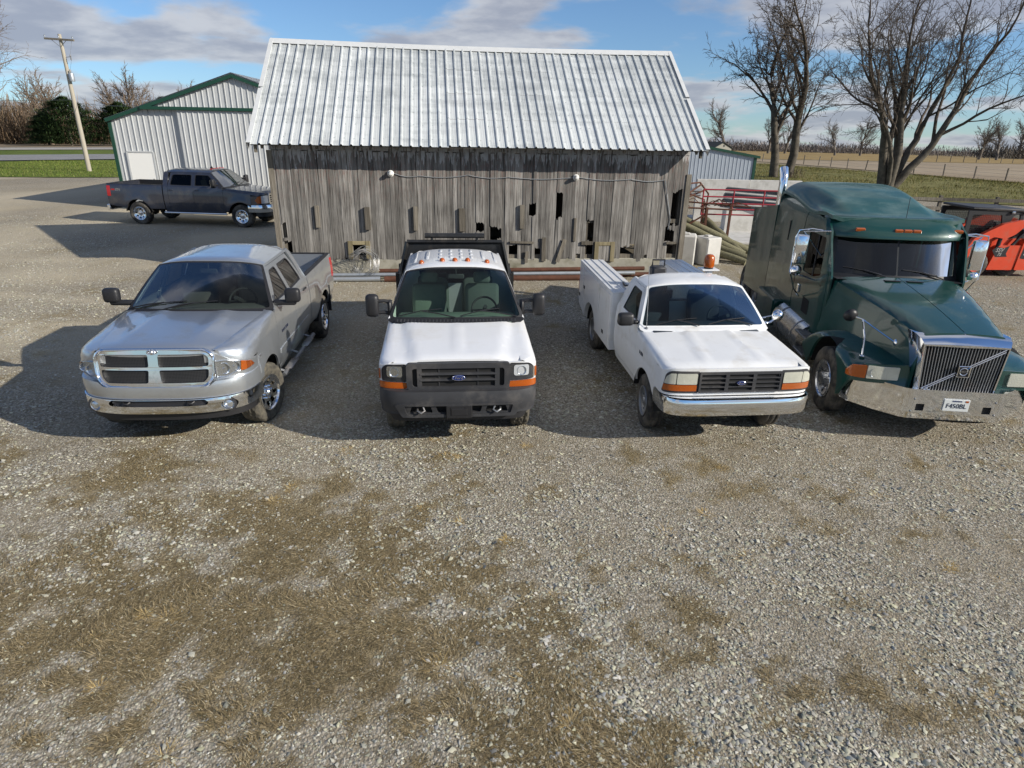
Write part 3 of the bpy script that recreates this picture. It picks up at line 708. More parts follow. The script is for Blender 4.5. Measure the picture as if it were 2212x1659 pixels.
    for i in range(47):
        u = E0+.03+.11+i*.2271
        if u > E1-.05: break
        for v in [sl*(j+.5)/8 for j in range(8)]:
            v += rnd.uniform(-.02, .02); c = Vector((u-.055, ye+dy*v-dz*.006, ze+dz*v+dy*.006-.05*math.sin(PI*(u-E0)/(E1-E0))*(v/sl)))
            box(bm, c, (.016, .016, .012), rot=(math.atan2(dz, dy), 0, 0))
    obj('roof_screws', bm, M_galv, barn)['kind'] = 'stuff'
    # short cleats nailed on the wall
    for a, b, z0, z1, t in ((-3.54, -3.44, 1.25, 1.78, .06), (-2.34, -2.21, 1.20, 1.75, .09), (-1.14, -1.04, 1.18, 1.77, .075), (0, .15, 1.16, 1.73, .06), (1.55, 1.66, 1.23, 1.82, .06), (2.97, 3.04, .9, 1.5, .03)):
        bm = BM(); box(bm, ((a+b)/2, -.03-t/2-.003, (z0+z1)/2), (b-a, t, z1-z0), bev=.006, rot=(0, rnd.uniform(-.02, .02), 0)); obj('cleat', bm, M_timber, barn)
    # low hatch with a pale frame, and the closed one
    for nm, (a, b, z0, z1) in (('hatch_frame', (-2.80, -2.26, .46, .92)), ('hatch_frame', (3.56, 4.09, .37, .89))):
        for c, sz in ((((a+.05), -.06, (z0+z1)/2), (.11, .05, z1-z0)), (((b-.05), -.06, (z0+z1)/2), (.11, .05, z1-z0)), (((a+b)/2, -.057, z1-.05), (b-a-.215, .045, .09))):
            bm = BM(); box(bm, c, sz, bev=.005); obj(nm, bm, M_yellowwood, barn)
    for q in range(4):
        bm = BM(); box(bm, (3.67+.105*q+.05, -.052, .61), (.098, .02, .44)); obj('hatch_board', bm, M_board, barn)
    # loose boards: one fallen across the wall foot, a couple of rails
    for c, sz, rt in (((2.66, -.08, .66), (.1, .025, .62), (0, .3, 0)), ((1.62, -.065, .88), (.62, .03, .05), (0, .03, 0)), ((3.35, -.065, .86), (.3, .03, .09), (0, 0, 0)), ((5.63, -.06, .86), (.26, .04, .06), (0, 0, 0)), ((2.2, -.07, .7), (.1, .022, .62), (.04, -.02, 0)), ((1.75, -.075, .5), (.08, .02, .3), (0, .05, 0)), ((5.93, -.04, 1.5), (.13, .04, 2.2), (0, 0, 0)), ((-4.47, -.045, 1.75), (.12, .03, 2.6), (0, 0, 0))):
        bm = BM(); box(bm, c, sz, rot=rt); obj('loose_board', bm, M_timber, barn)
    # wall lamps on porcelain holders and their wire
    for s, z in ((-1.65, 2.55), (2.96, 2.50)):
        bm = BM(); M = basis((s, -.045, z), (1, 0, 0), (0, 0, 1), (0, -1, 0))
        lathe(bm, [(0, 0), (.075, 0), (.08, .02), (.055, .045), (.05, .055)], 14, M); o = obj('lamp_holder', bm, M_whitemat, barn, 40)
        bm = BM(); lathe(bm, [(.05, .05), (.055, .08), (.035, .13), (.0, .14)], 12, M); obj('lamp_cover', bm, M_whitemat, o, 50)
    pts = []
    for a, b, za, zb in ((-1.57, -.95, 2.55, 2.5), (-.95, .25, 2.5, 2.53), (.25, 1.25, 2.53, 2.49), (1.25, 2.9, 2.49, 2.5), (3.05, 4.4, 2.5, 2.47), (4.4, 5.3, 2.47, 2.46), (5.3, 5.36, 2.46, 2.2), (5.36, 5.55, 2.2, 1.46), (5.55, 5.5, 1.46, 1.16)):
        for j in range(6):
            t = j/6; pts.append((lerp(a, b, t), -.05, lerp(za, zb, t)-.05*math.sin(PI*t)*(1 if abs(b-a) > .5 else 0)))
    bm = BM(); tube(bm, pts, .009, 5); obj('wall_cable', bm, M_galv, barn)
barn_parts()

def lying(name, label, cat, a, b, r, m, kind='tube', group=None):
    """a pipe or pole lying from a to b (barn coordinates)"""
    T = Matrix.Translation((-1.43, 16.565, 0)) @ Matrix.Rotation(R(6.9), 4, 'Z'); a, b = T @ Vector(a), T @ Vector(b)
    bm = BM()
    if kind == 'tube':
        d = (b-a).normalized(); tube(bm, [a, a+d*.01, lerp(a, b, .5)+Vector((0, 0, -.006)), b-d*.01, b], [r, r, r, r, r], 12, cap=False)
        tube(bm, [b, a], r*.82, 12, cap=False)
    else:
        x, y = frame_of(b-a)
        prof = [(-.16, .03), (-.1, .03), (-.07, -.03), (-.02, -.03), (0, .03), (.02, -.03), (.07, -.03), (.1, .03), (.16, .03)]
        prof = prof+[(u, v-.006) for u, v in prof[::-1]]
        grid(bm, [[p+y*u+x*v for u, v in prof] for p in (a, b)], closed_v=True)
    return tag(obj(name, bm, m, None, 40), label, cat, group)
lying('steel_pipe', 'rusty brown pipe lying along the barn foundation above a grey rail', 'pipe', (-2.05, -.26, .20), (4.9, -.24, .22), .055, M_rust)
lying('steel_pipe', 'thick rusty pipe lying on the gravel nearest the trucks', 'pipe', (-1.9, -.62, .07), (4.2, -.60, .07), .075, M_rust)
lying('steel_pipe', 'second rusty pipe wedged behind the grey rail', 'pipe', (.9, -.30, .07), (5.1, -.28, .07), .06, M_rust)
lying('steel_rail', 'long grey galvanised rail lying on the pipes along the barn', 'rail', (-3.35, -.42, .14), (4.6, -.40, .14), .05, M_galv)
lying('steel_rail', 'short pale galvanised beam lying on the gravel by the silver truck', 'rail', (-3.6, -.62, .08), (-2.0, -.62, .08), .06, M_galv)
def wire_coil():
    bm = BM(); T = Matrix.Translation((-1.43, 16.565, 0)) @ Matrix.Rotation(R(6.9), 4, 'Z'); rs = random.Random(4)
    for i in range(26):
        c = Vector((-2.42+rs.gauss(0, .05), -.34+rs.gauss(0, .07), .42+rs.gauss(0, .03))); rx = rs.uniform(.25, .36); rz = rs.uniform(.26, .36); ph = rs.uniform(0, 1); sk = rs.gauss(0, .12)
        tube(bm, [T @ (c+Vector((rx*math.cos(t), .12*math.sin(t*2+ph)+sk*math.cos(t), max(-.4, rz*math.sin(t)+.02*math.sin(5*t+ph))))) for t in [2*PI*j/22 for j in range(22)]], .003, 3, closed=True)
    for i in range(16):
        a = Vector((-2.42+rs.uniform(-.3, .3), -.3+rs.gauss(0, .05), .3+rs.uniform(-.2, .35))); b = a+Vector((rs.uniform(-.45, .3), -.1, rs.uniform(-.25, .1))); b.z = max(.04, b.z)
        tube(bm, [T @ a, T @ ((a+b)/2+Vector((0, 0, .06))), T @ b], .003, 3)
    tag(obj('wire_coil', bm, m_steel), 'loose coil of fence wire leaning below the open barn hatch', 'wire')
wire_coil()

# ---- white pole shed with green trim
def pole_shed():
    root = thing('pole_shed', 'white ribbed metal pole shed with dark green trim beside the road lawn', 'shed', (-17.0, 28.6, 0), R(6.0))
    W, EZ, PZ, D = 10.4, 3.66, 5.42, 16.0; top = lambda u: EZ+(PZ-EZ)*(1-abs(u-W/2)/(W/2))-.06
    P = lambda u, v, o: Vector((u, -o, v))
    n = 13; w = W/n
    for i in range(n):
        a, b = i*w, (i+1)*w
        if a < W/2 < b:
            for p, q in ((a, W/2), (W/2, b)): obj('wall_sheet', ribbed(p, q, .1, top, P, .229, .032, .06), M_whitesheet, root)
        else: obj('wall_sheet', ribbed(a, b, .1, top, P, .229, .032, .06), M_whitesheet, root)
    bm = BM(); box(bm, (W/2, .12, .12), (W-.05, .2, .24)); obj('base', bm, M_palec, root)
    # sliding door leaf standing proud, white walk door
    P2 = lambda u, v, o: Vector((u, -.14-o, v))
    for a, b in ((2.85, 4.3), (4.3, 5.75), (5.8, 7.25), (7.25, 8.7)):
        obj('door_leaf', ribbed(a, b, .12, 4.02, P2, .229, .032, .06), M_whitesheet, root)
    for x in (2.83, 5.775, 8.71): bm = BM(); box(bm, (x, -.10, 2.05), (.05, .10, 3.95)); obj('door_edge', bm, M_whitesheet, root)
    bm = BM(); box(bm, (5.4, -.13, 4.09), (8.0, .26, .13), bev=.01); obj('door_track', bm, M_greentrim, root)
    bm = BM(); box(bm, (1.0, -.03, 1.28), (1.0, .05, 2.06), bev=.01); d = obj('walk_door', bm, M_whitemat, root)
    bm = BM(); lathe(bm, [(0, .09), (.03, .08), (.03, .05), (.012, .04), (.012, 0)], 10, basis((1.4, -.05, 1.25), (1, 0, 0), (0, 0, 1), (0, -1, 0))); obj('door_handle', bm, m_steel, d)
    for c, s in (((.47, -.03, 1.3), (.06, .08, 2.12)), ((1.53, -.03, 1.3), (.06, .08, 2.12)), ((1.0, -.03, 2.36), (1.0, .08, .06))):
        bm = BM(); box(bm, c, s); obj('door_frame', bm, M_whitesheet, root)
    for u in (0, W):
        bm = BM(); box(bm, (u, -.0, 1.85), (.13, .1, 3.6)); obj('corner_trim', bm, M_greentrim, root)
    a = math.atan2(PZ-EZ, W/2); ln = math.hypot(W/2+.1, (PZ-EZ)*(1+.1/(W/2)))
    for sg in (-1, 1):
        c = Vector((W/2+sg*(W/4+.05), -.08, EZ+(PZ-EZ)*.5-.03-.035)); bm = BM(); box(bm, c, (ln, .2, .13), rot=(0, sg*a, 0)); obj('rake_trim', bm, M_greentrim, root)
        bm = BM()
        for k in range(1):
            V = [bm.verts.new(p) for p in ((W/2, -.2, PZ+.08), (W/2, D, PZ+.08), (W/2+sg*(W/2+.12), D, EZ-.01), (W/2+sg*(W/2+.12), -.2, EZ-.01))]; bm.faces.new(V)
            bmesh.ops.solidify(bm, geom=bm.faces[:], thickness=.03)
        obj('roof_slope', bm, M_whitesheet, root)
        bm = BM(); box(bm, (W/2+sg*W/2, D/2, EZ/2), (.06, D-.1, EZ-.1)); obj('side_wall', bm, M_whitesheet, root)
    bm = BM(); box(bm, (W/2, D, EZ/2), (W, .06, EZ-.1)); obj('back_wall', bm, M_whitesheet, root)
pole_shed()

# ---- low grey shed and concrete walls to the right of the barn
def low_shed():
    root = thing('low_shed', 'low grey ribbed metal shed with green roof edge beyond the concrete wall', 'shed', (4.0, 40.0, terr(9, 40)), R(1))
    W = 10.2; top = lambda u: 2.16+.158*(W-u)
    P = lambda u, v, o: Vector((u, -o, v))
    n = 11
    for i in range(n): obj('wall_sheet', ribbed(i*W/n, (i+1)*W/n, .3, top, P, .229, .022, .055), M_greysheet, root)
    bm = BM(); box(bm, (W/2, .1, .2), (W, .2, .4)); obj('base', bm, M_conc, root)
    a = math.atan(.158); bm = BM(); box(bm, (W/2+.1, -.06, 2.16+.158*W/2+.03), (W/math.cos(a)+.3, .16, .12), rot=(0, a, 0)); obj('rake_trim', bm, M_greentrim, root)
    bm = BM(); box(bm, (W, -.01, 1.2), (.16, .1, 2.0)); obj('corner_trim', bm, M_greentrim, root)
    bm = BM(); box(bm, (W/2+.1, 3.5, 2.16+.158*W/2+.09), (W/math.cos(a)+.3, 7.2, .05), rot=(0, a, 0)); obj('roof_slope', bm, M_greentrim, root)
    bm = BM(); box(bm, (W-.03, 3.5, 1.1), (.05, 6.9, 2.1)); obj('side_wall', bm, M_greysheet, root)
    bm = BM(); box(bm, (W/2, 7, 1.2), (W, .05, 2.3)); obj('back_wall', bm, M_greysheet, root)
low_shed()
def far_house():
    root = thing('farmhouse', 'small farmhouse with a dark gabled roof far behind the low shed', 'house', (32.2, 110, float(terr(33, 110))), R(25), None, .66)
    bm = BM(); box(bm, (0, 0, 1.6), (5.5, 5, 3.2)); obj('wall', bm, material('tan_siding', (.27, .26, .22), .8), root)
    bm = BM(); V = [Vector(p) for p in ((-2.75, -2.5, 3.2), (2.75, -2.5, 3.2), (0, -2.5, 4.4))]; bm.faces.new([bm.verts.new(v) for v in V]); bm.faces.new([bm.verts.new(v+Vector((0, 5, 0))) for v in V]); obj('gable', bm, MATS['tan_siding'], root)
    for sg in (-1, 1):
        bm = BM(); box(bm, (sg*1.55, 0, 3.83), (3.5, 5.6, .1), rot=(0, sg*math.atan2(1.2, 2.75), 0)); obj('roof_slope', bm, material('dark_shingles', (.03, .035, .035), .9), root)
    bm = BM(); box(bm, (.3, -2.52, 3.7), (.5, .03, .4)); obj('window', bm, g_dark if False else m_intdark, root)
far_house()
# ================================================================ vehicles
# local frame: front axle at the origin on the ground, +y forward, +x the vehicle's right
def tyre_bm(Rt, wid, rimR, tread=.014, n=72, seed=0, rib=False):
    h = wid/2; s = Rt-rimR
    prof = [(rimR-.005, -h*.72, 0), (rimR+.012, -h*.86, 0), (rimR+s*.35, -h*1.0, 0), (rimR+s*.68, -h*1.0, 0), (Rt-.028, -h*.93, 0), (Rt-.012, -h*.84, 1)]
    k = 9
    for j in range(k): 
        t = -1+2*(j+.5)/k; prof.append((Rt-.006*t*t, h*.80*t, 2+j))
    prof += [(Rt-.012, h*.84, 1), (Rt-.028, h*.93, 0), (rimR+s*.68, h*1.0, 0), (rimR+s*.35, h*1.0, 0), (rimR+.012, h*.86, 0), (rimR-.005, h*.72, 0)]
    bm = BM(); rows = []
    for i in range(n):
        a = 2*PI*i/n; row = []
        for r, x, kd in prof:
            if kd == 1: r -= tread*.9*(i % 4 == 0)
            if kd >= 2:
                j = kd-2
                if j in (2, 6): r -= tread
                elif not rib and (i+(0, 2, 0, 1, 3, 1, 0, 2, 0)[j]) % 4 == 0: r -= tread
            row.append(Vector((x, r*math.cos(a), r*math.sin(a))))
        rows.append(row)
    grid(bm, rows, closed_u=True)
    return bm
def disc_rim(rimR, wid, holes, hole_r, hole_pos, dish, hub_r, hub_out, lip=.02):
    """pressed wheel: x is outward"""
    bm = BM(); o = wid*.5
    f = lambda u, v: (o-.015-dish*(1-min(1, math.hypot(u, v)/(rimR*.95))**2)+(.035*max(0, 1-math.hypot(u, v)/(rimR*.45))), u, v)
    hs = [oval(hole_pos*math.cos(2*PI*i/holes), hole_pos*math.sin(2*PI*i/holes), hole_r, hole_r, 10) for i in range(holes)]
    chart(oval(0, 0, rimR*.9, rimR*.9, 36), f, hs, du=.05, dv=.05, thick=(-.03, 0, 0), bm=bm)
    M = basis((0, 0, 0), (0, 1, 0), (0, 0, 1), (1, 0, 0))
    lathe(bm, [(rimR*.86, o-.02), (rimR*.92, o-.025), (rimR*.97, o-.004), (rimR+.008, o), (rimR+.012, o-.012), (rimR*.96, o-.03), (rimR*.93, -o*.6), (rimR+.005, -o*.75)], 40, M)
    lathe(bm, [(0, hub_out+.012), (hub_r*.7, hub_out+.01), (hub_r, hub_out-.006), (hub_r*1.05, o-dish-.02)], 20, M)
    return bm
def lugs(bm, n, r, x, s=.011):
    for i in range(n):
        a = 2*PI*(i+.5)/n; box(bm, (x, r*math.cos(a), r*math.sin(a)), (.025, s*2, s*2), bev=.004)
    return bm
def wheel(root, x, y, Rt, wid, rimR, style='chrome8', steer=0, rubber=None, m_rim=None, rib=False):
    key = ('w', Rt, wid, rimR, style, rib)
    if key not in MATS:
        b = disc_rim(rimR, wid, *dict(chrome8=(8, rimR*.145, rimR*.66, .055, .055, wid*.5-.015), steel=(8, rimR*.08, rimR*.72, .07, .06, wid*.5-.02), hub=(10, rimR*.095, rimR*.74, .10, rimR*.36, wid*.5+.02), load=(5, .02, rimR*.6, .09, .09, wid*.5-.05))[style])
        lugs(b, 8, rimR*.36 if style != 'hub' else rimR*.52, wid*.5-.045)
        MATS[key] = (mesh_of(tyre_bm(Rt, wid, rimR, rib=rib), 'wheel', 35), mesh_of(b, 'rim', 35))
    tm, rm = MATS[key]; tm = tm.copy(); rm = rm.copy(); tm.materials.clear(); rm.materials.clear()
    o = obj('wheel', tm, rubber or m_rubber, root); o.location = (x, y, Rt-.012)
    sg = 1 if x > 0 else -1; o.rotation_euler = (rnd.uniform(0, 6), 0, (0 if sg > 0 else PI)+steer); o.rotation_mode = 'XYZ'
    r = obj('rim', rm, m_rim or m_chrome, o)
    return o
def supers(t, n):  # |cos| and |sin| powers for a squared-off round
    return math.copysign(abs(math.sin(t))**(2/n), math.sin(t)), abs(math.cos(t))**(2/n)
class Truck: pass
def pickup(root, c, body, gws, gside, m_in, m_floor=None):
    """c: dict of dimensions; builds everything except the nose furniture and the load bed"""
    T = Truck(); T.c = c; T.root = root; T.body = body
    hw, zb, belt, zt, zr = c['hw'], c['zb'], c['belt'], c['zt'], c['zr']
    yN, yFd, n = c['yN'], c['yFd'], c.get('n', 4); b_ = yN-yFd
    up, tum, inset = c.get('up', .03), c['tum'], c.get('inset', .015)
    flare = c.get('flare', 0); axles = (0, -c['wb']); Ra = c['Ra']; hz = c['Rt']-.012
    def plan(y):
        if y <= yFd: return hw
        t = min(1, (y-yFd)/b_); return hw*(1-t**n)**(1/n)
    def w(y, z):
        v = plan(y)-c.get('tuck', .05)*max(0, (.88-z)/.4)**2
        if z <= belt:
            v -= up*max(0, (z-.98)/(belt-.98))**2
            if flare:
                for ya in axles:
                    d = math.hypot(y-ya, (z-hz)*1.0); v += flare*math.exp(-((d-Ra)/.16)**2)*(1 if z > hz-.1 else .5)
            # a crease in the doors
            cz = c.get('crease', 0)
            if cz: v -= .012*math.exp(-((z-cz)/.03)**2)
        else: v -= up+inset*min(1, (z-belt)/.04)+tum*(z-belt)+c.get('tum2', .03)*max(0, (z-belt)/(zt-belt))**3
        return v
    zh = c['zh']; xh = c['xh']; zsd = c['zsd']; Lv = .2; pw = c.get('pw', .8)
    def section(y, v, s=1):
        W0 = zh(y)-zsd(y)
        if v <= W0: return (s*w(y, v), y, v)
        a = min(1, (v-W0)/Lv)*PI/2; ww = w(y, W0); x0 = min(xh(y), ww-.004)
        return (s*(x0+(ww-x0)*math.cos(a)**pw), y, W0+zsd(y)*math.sin(a)**pw)
    T.w, T.plan, T.section = w, plan, section
    side = lambda s, off=0: (lambda y, z: (s*(w(y, z)+off), y, z))
    T.side = side
    def arc(ya, z0, r, a0=None, k=16):
        d = math.sqrt(max(0, r*r-(z0-hz)**2)); t0 = math.atan2(z0-hz, d); t1 = PI-t0
        return [(ya+r*math.cos(t), hz+r*math.sin(t)*1.0) for t in [t1+(t0-t1)*i/k for i in range(k+1)]]
    T.arc = arc
    yd, yA, yT, yB, yR = c['yd'], c['yA'], c['yT'], c['yB'], c['yR']
    inward = lambda d=.03: (lambda p: (-math.copysign(d, p.x), 0, 0))
    zbf = c.get('zbf', zb)
    yFs = c.get('yFs', yFd)
    # ---------------- fenders
    for s in (1, -1):
        yE = yFd
        while plan(yE+.01) > xh(yE)+.05 and yE < yN-.03: yE += .01
        pts = [(yd+.004, zb)]+arc(0, zb, Ra)
        zfb = c.get('zfb', .62)
        pts = [p for p in pts if p[0] < yFs-.001]
        pts += [(yFs, zfb if zfb > pts[-1][1] else pts[-1][1]+.01)]
        top = zh(yFs)-zsd(yFs)
        pts += [(yFs, top)]+([(yE, zh(yE)-zsd(yE))] if yE > yFs+.02 else [])+[(yE, zh(yE)-zsd(yE)+Lv), (yA+.02, zh(yA)-zsd(yA)+Lv), (yd+.004, zh(yd)-zsd(yd)+Lv)]
        bm = chart(pts, lambda y, v: section(y, v, s), du=.07, dv=.045, thick=inward(.025)); obj('fender', bm, body, root, 38)
        for ya in axles:
            bm = BM(); rr = Ra+.02
            grid(bm, [[Vector((s*x, ya+rr*math.cos(t), hz+rr*math.sin(t))) for x in (w(ya, 1.0)-.02, hw-.42)] for t in [.12+(PI-.24)*i/16 for i in range(17)]])
            obj('wheel_liner', bm, m_dark, root)
    # ---------------- hood
    bow = c.get('bow', .12); hy = lambda u: yA+bow*(1-u*u)+c.get('cowl', .15)
    yNh = lambda x: yFd+b_*max(0, 1-abs(x/hw)**n)**(1/n)-c.get('hfront', .03)
    k = 14; pts = []
    for i in range(k+1): u = -1+2*i/k; pts.append((u*(xh(hy(u))-.004), hy(u)))
    xf = xh(yN-.05)-.004
    fr = [(xf*(1-2*i/k), yNh(xf*(1-2*i/k))) for i in range(k+1)]
    midr = [(xh(y)-.004, y) for y in [lerp(hy(1), fr[0][1], q) for q in (.25, .5, .75)]]
    pts = pts+midr+fr+[(-x, y) for x, y in midr[::-1]]
    feat = c.get('hoodfeat', lambda x, y: 0); crown = c.get('crown', .035)
    def hood(x, y):
        X = xh(y); return (x, y, zh(y)+crown*(1-(x/X)**2)+feat(x, y)-c.get('hdrop', .05)*max(0, 1-(yNh(x)-y)/.14)**2)
    T.hood = hood
    obj('hood', chart(pts, hood, du=.07, dv=.07, thick=(0, 0, -.025)), body, root, 30)
    # ---------------- cowl and windscreen
    zc = belt+.0; xb = w(yA, belt+.0005)-.0; xt = w(yT, zt); bt = c.get('bowt', .06)
    def ws(u, v, off=0):
        p0 = Vector((u*w(yA, belt+.001), yA+bow*(1-u*u), belt-.01+.015*(1-u*u))); p1 = Vector((u*xt, yT+bt*(1-u*u), zt+(zr-zt)*(1-abs(u)**3)*.7))
        p = p0.lerp(p1, v); nrm = Vector((0, zt-belt, yA-yT)).normalized(); return p+nrm*(off+.02*math.sin(PI*v))
    T.ws = ws
    bm = BM(); grid(bm, [[Vector((x*(xh(hy(x))-.0), hy(x)+.02, hood(x*(xh(hy(x))-.004), hy(x))[2]-.02)), ws(x, 0, -.01)+Vector((0, .06, -.012)), ws(x, .02, -.008)] for x in [-1+i/8 for i in range(17)]])
    o = obj('cowl', bm, c.get('m_cowl', m_black), root)
    if c.get('vents'):
        bm = BM()
        for i in range(34):
            u = -.86+1.72*i/33; a = ws(u, 0)+Vector((0, .10, .0)); box(bm, a, (.016, .07, .006), rot=(-.2, 0, 0))
        obj('vent_slats', bm, m_trim, o)
    e = .045
    obj('windscreen', chart(rrect(-1+e, .03, 1-e, .955, .06), lambda u, v: ws(u, v), du=.12, dv=.12), gws, root, 60)
    obj('windscreen_seal', chart([(-1, -.01), (1, -.01), (1, 1), (-1, 1)], lambda u, v: ws(u, v, -.003), [rrect(-1+e, .03, 1-e, .955, .06)], du=.12, dv=.2, thick=(0, -.01, -.01)), c.get('m_seal', m_black), root, 60)
    # ---------------- roof
    yr0 = yR+.03
    pts = [(u*xt, yT+bt*(1-u*u)+.004) for u in [-1+i/6 for i in range(13)]]+[(xt*.995, yr0), (-xt*.995, yr0)]
    rfeat = c.get('rooffeat', lambda x, y: 0)
    def roof(x, y):
        u = min(1, abs(x)/xt); f = yT+bt*(1-u*u)
        z = zt+(zr-zt)*(1-u**3.2)-.028*max(0, 1-(f-y)/.16)**2*(1-u**4)-.05*max(0, 1-(y-yr0)/.25)**2+rfeat(x, y)
        return (x, y, z)
    T.roof = roof
    obj('roof', chart(pts, roof, du=.06, dv=.07, thick=(0, 0, -.02)), body, root, 35)
    # ---------------- cab side frame, doors, glass
    Ap = lambda z: lerp(yA, yT, (z-belt)/(zt-belt))
    ztd = zt-.035; yC = c.get('yC'); yDr = yC if yC else yB
    for s in (1, -1):
        fn = side(s)
        pts = [(yA+.01, belt-.02), (yT, zt), (yr0+.02, zt), (yR, zt-.06), (yR, zb), (yDr-.004, zb), (yDr-.004, ztd+.006), (Ap(ztd)-.075, ztd+.006), (Ap(belt)-.085, belt-.02)]
        obj('cab_frame', chart(pts, fn, du=.08, dv=.06, thick=inward(.03)), body, root, 38)
        obj('rocker', chart([(yd, zb-.10), (yR, zb-.10), (yR, zb-.006), (yd, zb-.006)], fn, du=.3, dv=.05, thick=inward(.06)), c.get('m_rocker', body), root, 38)
        doors = [(yd-.003, yB+.003, True)]+([(yB-.003, yC+.003, False)] if yC else [])
        for y0, y1, front in doors:
            if front:
                out = [(y0, zb), (y0, belt-.06), (Ap(belt)-.09, belt-.005), (Ap(ztd)-.08, ztd), (y1, ztd), (y1, zb)]
                win = rpoly([(Ap(belt+.03)-.17, belt+.03), (Ap(ztd-.05)-.13, ztd-.055), (y1+.055, ztd-.05), (y1+.055, belt+.02)], [.05, .05, .05, .03])
            else:
                sl = c.get('cslope', .0)
                out = [(y0, zb), (y0, ztd), (y1+sl, ztd), (y1, belt), (y1, zb)]
                if c.get('rdoor_arch'):
                    out = [(y0, zb), (y0, ztd), (y1+sl, ztd), (y1, belt), (y1, zb)]
                win = rpoly([(y0-.055, belt+.02), (y0-.055, ztd-.05), (y1+sl+.06, ztd-.05), (y1+.075, belt+.03)], [.03, .05, .08, .06])
            d = obj('door', chart(out, fn, [win], du=.09, dv=.06, thick=inward(.03)), body, root, 38)
            obj('window', chart(win, side(s, -.012), du=.2, dv=.15), gside, d, 60)
            bm = chart([(p[0], p[1]) for p in win], side(s, .002), [[(lerp(p[0], sum(q[0] for q in win)/len(win), .06), lerp(p[1], sum(q[1] for q in win)/len(win), .08)) for p in win]], du=0, dv=0, thick=inward(.016)); obj('window_seal', bm, m_black, d)
            hzl = c.get('hz', belt-.13); hx = y1+.12
            bm = BM(); x = w(hx, hzl); box(bm, (s*(x+.012), hx, hzl), (.03, .17, .035), bev=.012); obj('door_handle', bm, c.get('m_handle', m_black), d, 40)
            if c.get('moulding'):
                zm, hm, mm = c['moulding']; obj('moulding', chart(rrect(y0-.03, zm, y1+.03, zm+hm, .01), side(s, .012), du=.2, dv=.03, thick=inward(.012)), mm, d, 40)
    # ---------------- cab back
    bx = lambda x, z: (x, yR+.015*(1-(x/hw)**2)-.0+.06*max(0, (z-belt)/(zt-belt))**2, z)
    xw = w(yR, belt+.1)
    pts = [(-w(yR, zb), zb), (w(yR, zb), zb), (w(yR, belt), belt), (w(yR, zt-.06), zt-.06), (xt*.8, zr-.06), (-xt*.8, zr-.06), (-w(yR, zt-.06), zt-.06), (-w(yR, belt), belt)]
    win = rrect(-.6, belt+.05, .6, zt-.06, .05)
    obj('cab_back', chart(pts, bx, [win], du=.2, dv=.1), body, root, 40); obj('rear_window', chart(win, lambda x, z: (x, bx(x, z)[1]+.01, z), du=.3, dv=.3), gside, root)
    # ---------------- inside
    bm = BM(); box(bm, (0, yA-.14, belt-.10), (hw*1.7, .34, .20), bev=.05, seg=2); box(bm, (0, yA+.0, belt-.06), (hw*1.6, .3, .05), bev=.02); dash = obj('dashboard', bm, m_in, root, 40)
    bm = BM(); cx = -.42; M = basis((cx, yA-.42, belt-.02), (1, 0, 0), (0, -.42, .9)); tube(bm, [M @ Vector((.19*math.cos(t), .19*math.sin(t), 0)) for t in [2*PI*i/24 for i in range(24)]], .015, 6, closed=True); tube(bm, [M @ Vector((-.18, 0, -.01)), M @ Vector((0, -.01, -.04)), M @ Vector((.18, 0, -.01))], .016, 5); tube(bm, [M @ Vector((0, 0, -.04)), M @ Vector((0, 0, -.3))], .03, 6); obj('steering_wheel', bm, m_intdark, root, 50)
    rows = [yA-.98]+([yB-.62] if yC else [])
    for q, ys in enumerate(rows):
        for cx in ((-.42, .42) if q == 0 else (-.38, .38)):
            bm = BM(); box(bm, (cx, ys+.2, belt-.48), (.56, .52, .18), bev=.05, seg=2); box(bm, (cx, ys-.10, belt-.12), (.54, .16, .66), bev=.06, seg=2, rot=(.2, 0, 0)); box(bm, (cx, ys-.2, belt+.29), (.27, .10, .18), bev=.045, seg=2, rot=(.15, 0, 0)); obj('seat', bm, m_in, root, 50)
    bm = BM(); box(bm, (0, (yA+yR)/2, zb+.06), (hw*1.8, yA-yR+.2, .06)); obj('cab_floor', bm, m_floor or m_intdark, root)
    bm = chart([(-xt*.97, yT-.03), (xt*.97, yT-.03), (xt*.97, yr0+.05), (-xt*.97, yr0+.05)], lambda x, y: (x, y, roof(x, y)[2]-.045), du=.15, dv=.3); obj('headliner', bm, m_in, root, 40)
    p = ws(0, .86, -.09); bm = BM(); box(bm, p, (.24, .03, .07), bev=.015); tube(bm, [p, ws(0, .95, -.01)], .008, 5); obj('rear_view_mirror', bm, m_intdark, root, 40)
    # ---------------- wipers
    for u0, u1 in c.get('wip', ((.62, .12), (.1, -.42))):
        bm = BM(); a, b2 = ws(u0, .01, .02), ws(u1, .13, .025); tube(bm, [a, a.lerp(b2, .5)+Vector((0, 0, .01)), b2], .009, 5)
        d0, d1 = ws(u1+.30, .04, .016), ws(u1-.32, .17, .016); tube(bm, [d0, b2-Vector((0, .005, .004)), d1], .007, 4); obj('wiper', bm, m_black, root)
    # ---------------- chassis
    bm = BM(); box(bm, (0, (yN-c['yEnd'])*0+(yN-.35+c['yEnd']+.2)/2, hz+.13), (.86, yN-.35-c['yEnd']-.2, .16)); box(bm, (0, (yN-.3+yA)/2, (zh(0)+hz)/2), (1.1, yN-.3-yA+.1, zh(0)-hz-.16)); obj('chassis', bm, m_dark, root)
    for ya in axles:
        bm = BM(); tube(bm, [(-hw+.2, ya, hz), (hw-.2, ya, hz)], .05, 8); lathe(bm, [(0, -.16), (.12, -.1), (.16, 0), (.12, .1), (0, .16)], 12, Matrix.Translation((0.1, ya, hz))); obj('axle', bm, m_dark, root, 50)
    return T
